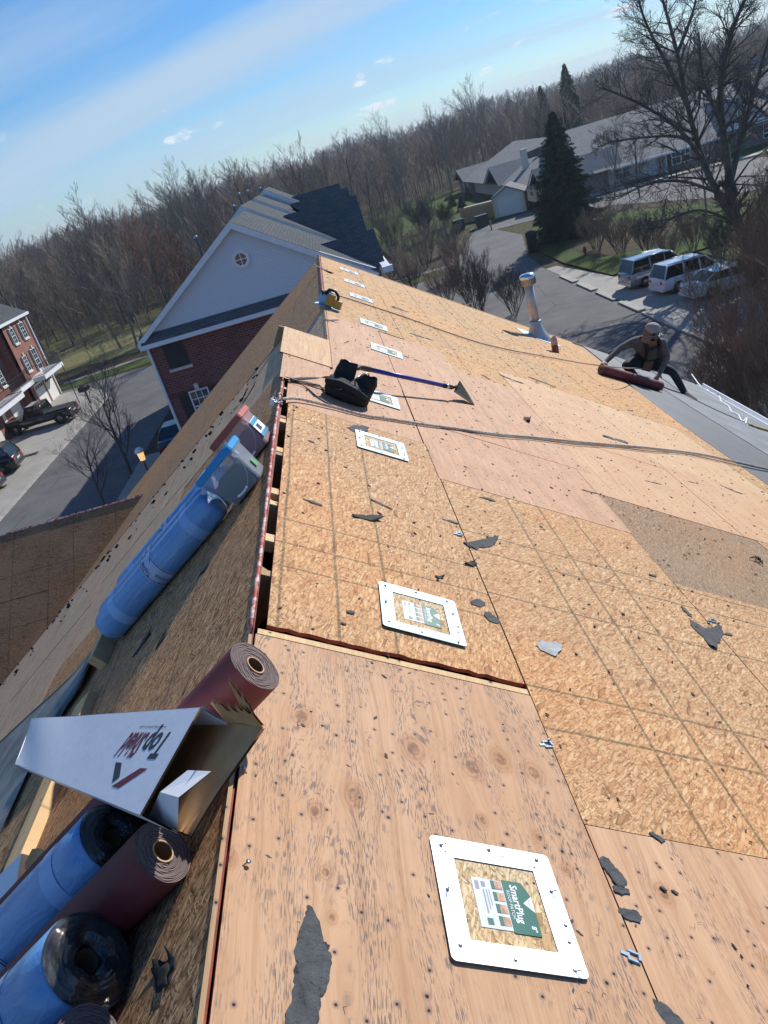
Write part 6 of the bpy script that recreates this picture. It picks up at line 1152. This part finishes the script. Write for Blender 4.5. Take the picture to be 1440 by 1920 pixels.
car('parked_suv', 'silver suv first in the row by the grass island', 'car', 20.4, 48.5, GZ+.05, math.radians(6), silver, 'suv', 4.9, 1.95, 1.8, 'cars in the bay beside the grass island')
car('parked_suv', 'white suv parked second in the bay, between the silver suv and the low white car', 'car', 21.0, 45.1, GZ+.05, math.radians(6), white_, 'suv', 4.85, 1.95, 1.7, 'cars in the bay beside the grass island')
car('parked_car', 'low white sports car half hidden by the reddish shrubs', 'car', 21.3, 42.0, GZ+.05, math.radians(5), white_, 'sedan', 4.5, 1.85, 1.32, 'cars in the bay beside the grass island')
car('parked_car', 'dark blue car parked below the brick gable by the porch', 'car', -11.0, 38.8+3.5, GZ+.05, math.radians(90), blue, 'sedan', 4.6, 1.85, 1.42)
# mail boxes, sign pole, lamp
p = G(170, 757); mbx = empty('mailbox_post', T(p.x, p.y, GZ+.05), 'pair of black mailboxes on a post at the driveway edge', 'mailbox'); MB().box(-.05, .05, -.05, .05, 0, 1.1).build('post', MT['iron'], mbx)
for k in (-1, 1): mb = MB(); mb.box(-.35, .35, k*.26-.2, k*.26+.2, 1.1, 1.32); mb.tube([(-.35, k*.26, 1.32), (.35, k*.26, 1.32)], .18, 12); mb.build('mailbox', MT['iron'], mbx)
p = G(150, 757); MB().lathe([(.035, 0), (.035, 3.4), (.0, 3.42)], 8).build('sign_pole', MT['iron'], None, T(p.x, p.y, GZ+.05), label='thin dark pole standing by the mailboxes', cat='pole')
p = hit(262, 848, (0, 0, -8.4), (0, 0, 1)); lp = empty('porch_lamp', T(p.x, p.y, GZ), 'lit lantern lamp post with white cap beside the small bare tree', 'lamp post')
MB().lathe([(.05, 0), (.04, 2.2)], 8).build('post', MT['iron'], lp); q = NM('lit lantern glass', .4); q.color((.9, .6, .3)); q.b.inputs['Emission Color'].default_value = (1, .55, .2, 1); q.b.inputs['Emission Strength'].default_value = .9
MB().lathe([(.13, 2.2), (.17, 2.62)], 8, smooth=False).build('lantern_glass', q.m, lp); MB().lathe([(.24, 2.62), (.22, 2.70), (.12, 2.82), (0, 2.86)], 12).build('lamp_cap', MT['white'], lp)
# ------------------------------------------------------------------ trees
def bark(name, c): return plain(name, c, .9, var=.35, sc=2)
MT['bark'] = bark('grey brown bark', (.22, .195, .17)); MT['bark2'] = bark('dark bark', (.12, .105, .092)); MT['twig'] = bark('brown twigs', (.27, .215, .17)); MT['twigred'] = bark('reddish budding twigs', (.20, .075, .055)); MT['twigpale'] = bark('pale grey twigs', (.26, .23, .20)); MT['twigtan'] = bark('tan budding twigs', (.20, .155, .10)); MT['twigrust'] = bark('rusty budding twigs', (.26, .165, .115)); MT['twiggreen'] = bark('greening twigs', (.12, .15, .05))
class Tr:
    def __init__(s): s.v, s.f = [], []
    def seg(s, a, b, ra, rb, n=3):
        d = b-a; u = d.orthogonal().normalized(); w_ = d.cross(u).normalized(); k = len(s.v)
        for p, r in ((a, ra), (b, rb)):
            for i in range(n): t = 6.2832*i/n; s.v.append(tuple(p+(u*math.cos(t)+w_*math.sin(t))*r))
        s.f += [(k+i, k+(i+1) % n, k+n+(i+1) % n, k+n+i) for i in range(n)]
    def mesh(s, name, m): me = bpy.data.meshes.new(name); me.from_pydata(s.v, [], s.f); me.materials.append(m); me.update(); return me
def bare(seed, H, spread=.5, levels=4, kids=(7, 5, 5, 4), r0=.16, split=.3, droop=0, trunks=1, twigr=.011, upb=.25, lr=.55):
    r = random.Random(seed); TT, CC = Tr(), Tr(); tips = []
    def grow(p, d, L_, ra, lev):
        ns = 4 if lev == 0 else 3 if lev < 3 else 2; pts = [(p, ra)]; q_ = p; dd = d.copy()
        for i in range(ns):
            dd = (dd+Vector((r.gauss(0, 1), r.gauss(0, 1), r.gauss(0, .6)))*(.07 if lev == 0 else .16)+Vector((0, 0, upb*.25-droop*lev*.1))).normalized(); nq = q_+dd*L_/ns; rr = max(twigr*.55, ra*(1-.62*(i+1)/ns)) if lev else ra*(1-.55*(i+1)/ns)
            (TT if lev < 2 else CC).seg(q_, nq, pts[-1][1], rr, 6 if lev == 0 else 4 if lev == 1 else 3); pts.append((nq, rr)); q_ = nq
        if lev >= levels: tips.append(q_); return
        K = kids[lev]
        for k in range(K):
            t = (split if lev == 0 else .2)+(1-(split if lev == 0 else .2))*(k+r.random()*.8)/K; t = min(.999, t); i = min(ns-1, int(t*ns)); f_ = t*ns-i; b = pts[i][0].lerp(pts[i+1][0], f_); rb = pts[i][1]*(1-f_)+pts[i+1][1]*f_
            side = Vector((r.gauss(0, 1), r.gauss(0, 1), 0)); side = (side-dd*side.dot(dd)).normalized(); a = spread*(.75+.5*r.random()); nd = (dd*math.cos(a)+side*math.sin(a)); nd.z += upb*.6; nd.normalize()
            grow(b, nd, L_*lr*(1.15-.45*t)*(.8+.4*r.random()), max(twigr*.6, rb*.62), lev+1)
    for k in range(trunks):
        a = 6.28*k/max(1, trunks)+r.random(); ln = .0 if trunks == 1 else .30+.25*r.random(); d0 = Vector((math.cos(a)*ln, math.sin(a)*ln, 1)).normalized()
        grow(Vector((.15*math.cos(a)*(trunks > 1), .15*math.sin(a)*(trunks > 1), -.2)), d0, H*(.62 if trunks == 1 else .6*(.8+.3*r.random())), r0*(1 if trunks == 1 else .5), 0)
    return TT, CC, tips
NB = [0]
def tree_kind(name, T3, mt, mc, crown='crown', **kw):
    TT, CC, tips = T3; return TT.mesh(name+'_trunk', mt), CC.mesh(name+'_crown', mc), tips
kinds = {}
for i in range(5): kinds['f%d' % i] = tree_kind('forest', bare(10+i, 17, .55, 4, (9, 5, 5, 3), .17, .28, twigr=.02, lr=.52), MT['bark' if i % 2 else 'bark2'], MT['twig'])
kinds['red'] = tree_kind('red', bare(31, 14, .55, 4, (9, 6, 5, 4), .16, .25, twigr=.022), MT['bark'], MT['twigred'])
kinds['pale'] = tree_kind('pale', bare(33, 20, .5, 4, (9, 6, 5, 4), .22, .35, twigr=.02), MT['twigpale'], MT['twigpale'])
kinds['small'] = tree_kind('small', bare(35, 6.2, .6, 4, (7, 6, 5, 4), .09, .22, twigr=.008, lr=.6), MT['bark2'], MT['bark2'])
kinds['shrub'] = tree_kind('shrub', bare(36, 5.2, .42, 3, (6, 6, 5), .06, .15, trunks=11, twigr=.011, upb=.35), MT['bark2'], MT['twig'])
kinds['shrub2'] = tree_kind('shrub2', bare(38, 6.2, .5, 3, (7, 6, 6), .07, .12, trunks=9, twigr=.012, upb=.3), MT['bark2'], MT['bark2'])
kinds['bud'] = tree_kind('bud', bare(39, 7.5, .45, 4, (8, 5, 4, 3), .07, .22, trunks=6, twigr=.009, upb=.35), MT['bark'], MT['twigtan'])
def place(kind, x, y, label, cat='tree', group=None, sc=1., rot=None, z=GZ, name='bare_tree', tilt=0):
    tm, cm, _ = kinds[kind]; root = bpy.data.objects.new(name, None); COL.objects.link(root); root.location = (x, y, z); root.rotation_euler = (tilt, 0, rnd.uniform(0, 6.28) if rot is None else rot); root.scale = (sc,)*3; tag(root, label, cat, group)
    link('trunk' if cat == 'tree' else 'stem', tm, root); link('crown' if cat == 'tree' else 'twig', cm, root); return root
# the wood beyond: nearest trees each their own object
GF = 'bare trees of the wood behind the houses'
cells = []
r_ = random.Random(11)
for j in range(40):
    for i in range(60):
        x = -95+i*4.6+r_.uniform(-2, 2); y = 80+j*5.0+r_.uniform(-2.2, 2.2); cells.append((x, y))
def inwood(x, y):
    if x < -8: return y > 80+(-x-20)*.15 and not (-44 < x < -10 and 84 < y < 100 and (x+y*.7) % 9 < 6.0)
    if x < 27: return y > 120+max(0, x)*2.1
    return y > 170
cells = [c for c in cells if inwood(*c) and abs(math.atan2(c[0]-.5, c[1]))<.95]
cells.sort(key=lambda c: c[0]**2+c[1]**2); near = [c for k, c in enumerate(cells)][:270]; far = cells[270:]
for k, (x, y) in enumerate(near):
    place('f%d' % r_.randrange(5), x, y, 'grey brown bare tree standing in the wood behind the houses', group=GF, sc=r_.choice((.55, .65, .75, .85, .9, 1.0, 1.15)), z=GZ-.1)
for px, py, kd, sc, lab in ((300, 560, 'red', 1.0, 'bare tree with reddish budding crown left of the brick gable'), (345, 540, 'red', .85, 'smaller reddish budding tree nearest the gable siding'), (395, 520, 'pale', .95, 'tall pale bare tree rising above the wood, upper left of the gable'),):
    p = hit(px, py, (0, 92, 0), (0, 1, 0)); place(kd, p.x, 92, lab, sc=sc)
p = G(830, 330); 
for px, y_, sc, lab in ((735, 150, 1.0, 'tall pale tree in the wood above the stepped roofs'), (835, 165, .95, 'tall pale tree left of the far low buildings'), (905, 180, 1.15, 'tallest pale bare tree at the skyline left of the far conifers')):
    p = hit(px, 300, (0, y_, 0), (0, 1, 0)); place('pale', p.x, y_, lab, sc=sc)
# the rest of the wood as one mass, instanced low detail trees merged with numpy
def mass(name, label, pts, base, mt, cat='woodland'):
    bv = np.array(base.v, dtype=np.float32); bf = np.array(base.f, dtype=np.int32); n = len(pts); nv = len(bv)
    A = np.empty((n, nv, 3), np.float32)
    for k, (x, y, z, s_, a) in enumerate(pts):
        c, d = math.cos(a)*s_, math.sin(a)*s_; A[k, :, 0] = bv[:, 0]*c-bv[:, 1]*d+x; A[k, :, 1] = bv[:, 0]*d+bv[:, 1]*c+y; A[k, :, 2] = bv[:, 2]*s_+z
    F_ = (bf[None]+(np.arange(n)*nv)[:, None, None]).reshape(-1, bf.shape[1]); me = bpy.data.meshes.new(name); me.vertices.add(n*nv); me.vertices.foreach_set('co', A.ravel())
    me.loops.add(F_.size); me.loops.foreach_set('vertex_index', F_.ravel().astype(np.int32)); me.polygons.add(len(F_)); me.polygons.foreach_set('loop_start', np.arange(0, F_.size, F_.shape[1], dtype=np.int32)); me.materials.append(mt); me.update(calc_edges=True); me.validate()
    return tag(link(name, me), label, cat, kind='stuff')
def lowtree(seed, H=15, nb=16, nt=3, r=.14, tw=.045):
    q_ = random.Random(seed); t = Tr(); top = Vector((q_.uniform(-.6, .6), q_.uniform(-.6, .6), H*.8)); t.seg(Vector((0, 0, 0)), top, r, r*.3, 3)
    for k in range(nb):
        f_ = .25+.75*k/nb; b = top*f_; a = q_.uniform(0, 6.28); L_ = H*.36*(1.15-.6*f_); e = b+Vector((math.cos(a)*L_*.6, math.sin(a)*L_*.6, L_*.75)); t.seg(b, e, tw*1.3, tw*.5, 3)
        for j in range(nt): c = b.lerp(e, .35+.6*j/nt); a2 = a+q_.uniform(-1.3, 1.3); l2 = L_*.45; t.seg(c, c+Vector((math.cos(a2)*l2*.6, math.sin(a2)*l2*.6, l2*.7)), tw*.7, tw*.35, 3)
    return t
mid = [(x, y, GZ, r_.uniform(.6, 1.1), r_.uniform(0, 6.28)) for x, y in far]
for k in range(520):
    x = r_.uniform(-110, 70); y = r_.uniform(100, 200)
    if inwood(x, y): mid.append((x, y, GZ, r_.uniform(.4, .85), r_.uniform(0, 6.28)))
mass('woodland', 'mass of bare trees filling the middle distance behind the nearer wood', mid, lowtree(3, nb=20, nt=4), MT['twig'])
farp = []
while len(farp) < 8500:
    d = 190+(r_.random()**1.7)*1500; a = r_.uniform(-.95, .98); x, y = d*math.sin(a), d*math.cos(a)
    if y < 170 or (d < 330 and inwood(x, y) and y < 280 and x < 180): continue
    farp.append((x, y, hz(x, y)-1, r_.uniform(.5, 1.0)*(1+.25*math.sin(a*37)+.2*math.sin(a*91+d*.01)), r_.uniform(0, 6.28)))
mass('distant_woodland', 'far wooded hills of bare trees under the sky', farp, lowtree(5, nb=11, nt=2, r=.22, tw=.13), MT['twig'])
# scrub at the foot of the wood
sc_ = []
for k in range(1500):
    x = r_.uniform(-60, 60); y = r_.uniform(78, 170)
    if inwood(x, y): sc_.append((x, y, GZ, r_.uniform(.12, .3), r_.uniform(0, 6.28)))
mass('undergrowth', 'tangled brown undergrowth on the floor of the wood', sc_, lowtree(9, nb=16, nt=4, r=.1, tw=.06), MT['twig'], 'undergrowth')
# big bare tree at the right, built in its own pose
def limb_tree(P0, limbs, name, label, seed, mt, mc, twr=.012, kids=(6, 5, 5), lr=.42):
    r = random.Random(seed); TT, CC = Tr(), Tr()
    def sub(p, d, L_, ra, lev):
        q_ = p; rr = ra; ns = 3; pts = [(p, ra)]
        for i in range(ns):
            d = (d+Vector((r.gauss(0, 1), r.gauss(0, 1), r.gauss(0, 1)))*.17+Vector((0, 0, .05))).normalized(); nq = q_+d*L_/ns; nr = max(twr*.5, ra*(1-.65*(i+1)/ns)); CC.seg(q_, nq, pts[-1][1], nr, 3); q_ = nq; pts.append((q_, nr))
        if lev >= len(kids): return
        for k in range(kids[lev]):
            t = .2+.78*(k+r.random()*.7)/kids[lev]; i = min(ns-1, int(t*ns)); b = pts[i][0].lerp(pts[i+1][0], t*ns-i); s_ = Vector((r.gauss(0, 1), r.gauss(0, 1), r.gauss(0, 1))); s_ = (s_-d*s_.dot(d)).normalized(); a = .45+.4*r.random(); sub(b, (d*math.cos(a)+s_*math.sin(a)), L_*lr*(1.2-.5*t)*1.35, max(twr*.55, pts[i][1]*.6), lev+1)
    for pts, ra, rb in limbs:
        P_ = spline(pts, 6); n = len(P_)
        for i in range(n-1):
            a, b = ra+(rb-ra)*i/(n-1), ra+(rb-ra)*(i+1)/(n-1); TT.seg(P_[i], P_[i+1], a, b, 7)
            if i > n*.12:
                L_ = (P_[-1]-P_[0]).length
                for k in range(2 if i > n*.4 else 1):
                    d = (P_[i+1]-P_[i]).normalized(); s_ = Vector((r.gauss(0, 1), r.gauss(0, 1), r.gauss(0, .6)+.1)); s_ = (s_-d*s_.dot(d)).normalized(); sub(P_[i], (d*.6+s_*.8).normalized(), L_*.22*(1.25-.5*i/n)*r.uniform(.7, 1.2), max(.03, a*.45), 0)
    root = empty(name, None, label, 'tree'); link('trunk', TT.mesh('trunk', mt), root); link('crown', CC.mesh('crown', mc), root); return root
YB = 48.4
def bp(px, py, dy=0): return hit(px, py, (0, YB+dy, 0), (0, 1, 0))
limb_tree(None, [([bp(1404, 482), bp(1392, 440), bp(1375, 385), bp(1368, 330)], .36, .26), ([bp(1390, 430), bp(1350, 370), bp(1318, 300, 1), bp(1290, 200, 2), bp(1270, 100, 3), bp(1240, -10, 4)], .25, .08), ([bp(1368, 330), bp(1355, 240, -1), bp(1352, 150, -2), bp(1372, 60, -2), bp(1410, -30, -3)], .24, .08),
    ([bp(1370, 340), bp(1392, 250, 1), bp(1420, 150, 2), bp(1450, 40, 2)], .20, .08), ([bp(1318, 300, 1), bp(1270, 240, 0), bp(1200, 195, -1), bp(1130, 165, -2)], .15, .04), ([bp(1300, 262, 1), bp(1250, 255, 3), bp(1170, 262, 4), bp(1120, 275, 5)], .12, .03), ([bp(1345, 360), bp(1280, 340, -2), bp(1215, 345, -3), bp(1160, 372, -4)], .12, .03),
    ([bp(1290, 200, 2), bp(1250, 120, 2), bp(1210, 40, 1), bp(1190, -30, 0)], .14, .04), ([bp(1270, 100, 3), bp(1300, 20, 3), bp(1310, -40, 3)], .12, .04), ([bp(1355, 240, -1), bp(1320, 150, -3), bp(1310, 60, -4)], .14, .05), ([bp(1385, 420), bp(1320, 395, -2), bp(1270, 405, -3), bp(1235, 430, -4)], .09, .03), ([bp(1420, 150, 2), bp(1470, 100, 1)], .1, .04), ([bp(1392, 250, 1), bp(1440, 190, -1), bp(1500, 160, -1)], .1, .04)],
    'bare_tree', 'huge bare tree with forked trunk filling the upper right corner', 5, MT['bark2'], MT['bark2'], twr=.012, kids=(4, 4, 3))
for px, py, sc, kd, lab in ((1152, 300+55, .62, 'f1', 'slim bare tree on the lawn in front of the long building'), (1440, 330, .75, 'f2', 'bare tree at the right edge beside the cross road'), (1325, 400, .5, 'f3', 'small bare tree behind the big forked tree'), (1200, 350, .55, 'f0', 'slim bare tree between kerb and big tree')):
    p = G(px, py+20 if py < 390 else py); place(kd, p.x, p.y, lab, sc=sc, group=None)
p = G(238, 902); place('small', p.x, p.y+1, 'small bare street tree in front of the lit lamp', sc=1.15, rot=1.0); p = G(205, 935); place('small', p.x, p.y-1, 'lower bare street tree at the shaded kerb behind the roof edge', sc=.8, rot=2.2)
for px, py, kd, sc, lab in ((900, 600, 'shrub2', 1.0, 'fan shaped bare shrub just past the roof edge beside the flue pipe'), (965, 590, 'shrub2', .75, 'bare shrub right behind the flue pipe'), (840, 575, 'shrub', .95, 'bare grey shrub beyond the middle of the far roof edge'), (775, 545, 'shrub', 1.1, 'dense grey brown shrub beyond the far roof corner'),
    (735, 520, 'shrub2', 1.0, 'dense dark shrub at the corner of the stepped row'), (800, 500, 'shrub', 1.2, 'grey shrub behind the dense one at the far roof corner'), (860, 520, 'shrub', 1.0, 'grey twiggy shrub left of the cross drive'), (740, 470, 'shrub', 1.3, 'tall grey thicket shrub beside the stepped roofs'), (800, 450, 'shrub2', 1.2, 'tall dark thicket shrub before the meadow'), (850, 470, 'shrub', .9, 'grey shrub at the lawn beside the drive'),
    (1165, 478, 'shrub', .85, 'round bare shrub on the mulch bed behind the silver suv'), (1120, 470, 'shrub', .95, 'bare shrub at the foot of the spruce'), (1215, 480, 'shrub2', .7, 'bare shrub above the white suv on the island'), (1255, 492, 'shrub', .6, 'bare shrub at the end of the grass island'), (1300, 470, 'shrub', .7, 'bare shrub beside the trunk of the big tree'), (1350, 500, 'shrub2', .7, 'bare shrub in front of the big tree trunk')):
    p = G(px, py); place(kd, p.x, p.y, lab, 'shrub', 'bare shrubs round the drives and the island', sc, name='bare_shrub')
kinds['bud2'] = tree_kind('bud2', bare(49, 7.0, .45, 4, (9, 5, 4, 3), .06, .12, trunks=7, twigr=.009, upb=.4), MT['bark'], MT['twigrust'])
kinds['bud3'] = tree_kind('bud3', bare(52, 6.0, .55, 4, (10, 6, 5, 3), .05, .10, trunks=7, twigr=.009, upb=.3), MT['bark'], MT['twigrust'])
for k, (x, y, s_, lab) in enumerate(((13.5, 22.5, .95, 'tan budding shrub nearest the gutter end'), (16, 24.5, 1.0, 'tan budding shrub cut by the right edge'), (18.3, 29, 1.05, 'tan budding shrub behind the one at the right edge'), (15.4, 29.5, .85, 'budding shrub above the white knotted rope'), (20.6, 34, 1.05, 'budding shrub hiding the low white car'), (22.5, 38.5, 1.0, 'reddish budding shrub right of the parked cars'), (19.5, 25.5, 1.1, 'tall budding shrub at the right edge above the gutter'), (12.6, 19, .85, 'low budding shrub below the gutter end'), (24, 31, 1.2, 'tall budding shrub far at the right edge'), (25.5, 43, 1.0, 'budding shrub beyond the parked cars'))):
    place('bud' if k % 2 else 'bud2', x, y, lab, 'shrub', 'budding shrubs in the lower right of the parking bay', s_, name='budding_shrub')
for k, (x, y, s_) in enumerate(((17.2, 27, .9), (14.2, 26.3, .8), (21.5, 31, 1.0), (19, 32.5, .85), (17, 21.5, 1.0), (22.8, 35.5, .9), (24.6, 37, 1.1), (20.3, 28.5, .9), (23.5, 41, .85), (26.5, 39.5, 1.05), (15, 23.6, .75), (18.6, 23.6, .9), (27, 35, 1.2), (21.4, 38.6, .7), (12.9, 24.5, .7), (25.2, 33.6, 1.0))):
    place('bud3' if k % 3 else 'bud', x, y, 'rusty budding bare shrub in the thicket at the right edge', 'shrub', 'rusty shrubs of the thicket at the right edge', s_, name='budding_shrub')
# conifers
def conifer(seed, H, R_, n=30):
    r = random.Random(seed); Tk, Nd = Tr(), Tr(); Tk.seg(Vector((0, 0, 0)), Vector((0, 0, H*.97)), H*.018, .02, 6)
    for k in range(n*9):
        f_ = .04+.95*(k/(n*9)); z = H*f_; a = k*2.4+r.uniform(-.5, .5); L_ = R_*(1-f_)**.85*r.uniform(.65, 1.12)+.12; d = Vector((math.cos(a), math.sin(a), -.10+.5*f_)); e = Vector((0, 0, z))+d*L_; e.z -= L_*.12; Tk.seg(Vector((0, 0, z)), e, .03, .008, 3)
        m_ = max(5, int(L_*9))
        for j in range(m_):
            t = .18+.82*j/m_; b = Vector((0, 0, z)).lerp(e, t); wd = (1-t*.75)*L_*.34+.16
            for s_ in (-1, 1):
                o = Vector((-math.sin(a), math.cos(a), 0))*s_*wd*r.uniform(.5, 1)+d*wd*.6+Vector((0, 0, -.16-.5*wd*r.random())); i0 = len(Nd.v); p_ = Vector((r.uniform(-.05, .05), r.uniform(-.05, .05), .035+.05*r.random()))
                Nd.v += [tuple(b+p_), tuple(b+o*.55+Vector((0, 0, .05))), tuple(b+o), tuple(b+o*.5-Vector((0, 0, .06)))]; Nd.f += [(i0, i0+1, i0+2, i0+3)]
    return Tk, Nd
q = NM('dark conifer needles', .8, spec=.2); q.color(q.cr(q.noise(sc=3, det=5, rough=.7), ((.3, (.03, .055, .035)), (.55, (.055, .09, .05)), (.75, (.09, .125, .065))))); MT['needle'] = q.m
Tk, Nd = conifer(3, 11.0, 3.6, 42); tkm, ndm = Tk.mesh('conifer_trunk', MT['bark2']), Nd.mesh('conifer_crown', MT['needle'])
def con(x, y, sc, lab, sx=1.): o = empty('conifer', T(x, y, GZ) @ Matrix.Diagonal((sc*sx, sc*sx, sc, 1)), lab, 'tree'); link('trunk', tkm, o); link('crown', ndm, o)
p = G(1075, 448); con(p.x, p.y+1, 1.0, 'tall dark spruce in front of the long grey roofed building', 1.05)
for px, y_, sc, lab in ((1022, 190, 1.35, 'left of two dark conifers at the skyline'), (1072, 185, 1.6, 'right and taller of two dark conifers at the skyline')): p = hit(px, 230, (0, y_, 0), (0, 1, 0)); con(p.x, y_, sc, lab, .8)
kinds['ever'] = (kinds['shrub'][0], kinds['shrub'][1], None)
for px, py, sc, lab in ((868, 395, .22, 'small evergreen bush on the lawn nearest the enclosure'), (850, 388, .20, 'small evergreen bush at the lawn edge'), (880, 375, .2, 'small evergreen bush by the far end of the long building')): p = G(px, py); con(p.x, p.y, sc, lab, 1.3)
p = G(790, 430); g_ = bare(61, 5, .5, 3, (7, 6, 6), .07, .1, trunks=9, twigr=.03, upb=.2); kinds['green'] = tree_kind('green', g_, MT['bark'], MT['twiggreen'])
for px, py, lab in ((838, 425, 'greening shrub on the bright lawn left of the bins'), (800, 432, 'greening shrub among the grey thicket')): p = G(px, py); place('green', p.x, p.y, lab, 'shrub', None, .8, name='greening_shrub')

# ------------------------------------------------------------------ thin air between here and the hills
hm = bpy.data.materials.new('haze'); hm.use_nodes = True; ht = hm.node_tree; ht.nodes.clear(); ho = ht.nodes.new('ShaderNodeOutputMaterial'); hv = ht.nodes.new('ShaderNodeVolumePrincipled')
hv.inputs['Color'].default_value = (.72, .84, 1, 1); hv.inputs['Density'].default_value = .00026; hv.inputs['Anisotropy'].default_value = .2; ht.links.new(hv.outputs[0], ho.inputs['Volume'])
hb = MB().box(-3300, 3300, -3300, 3300, GZ-1.2, 62).build('haze', hm, None, kind='stuff', label='thin bluish air over the far woods')
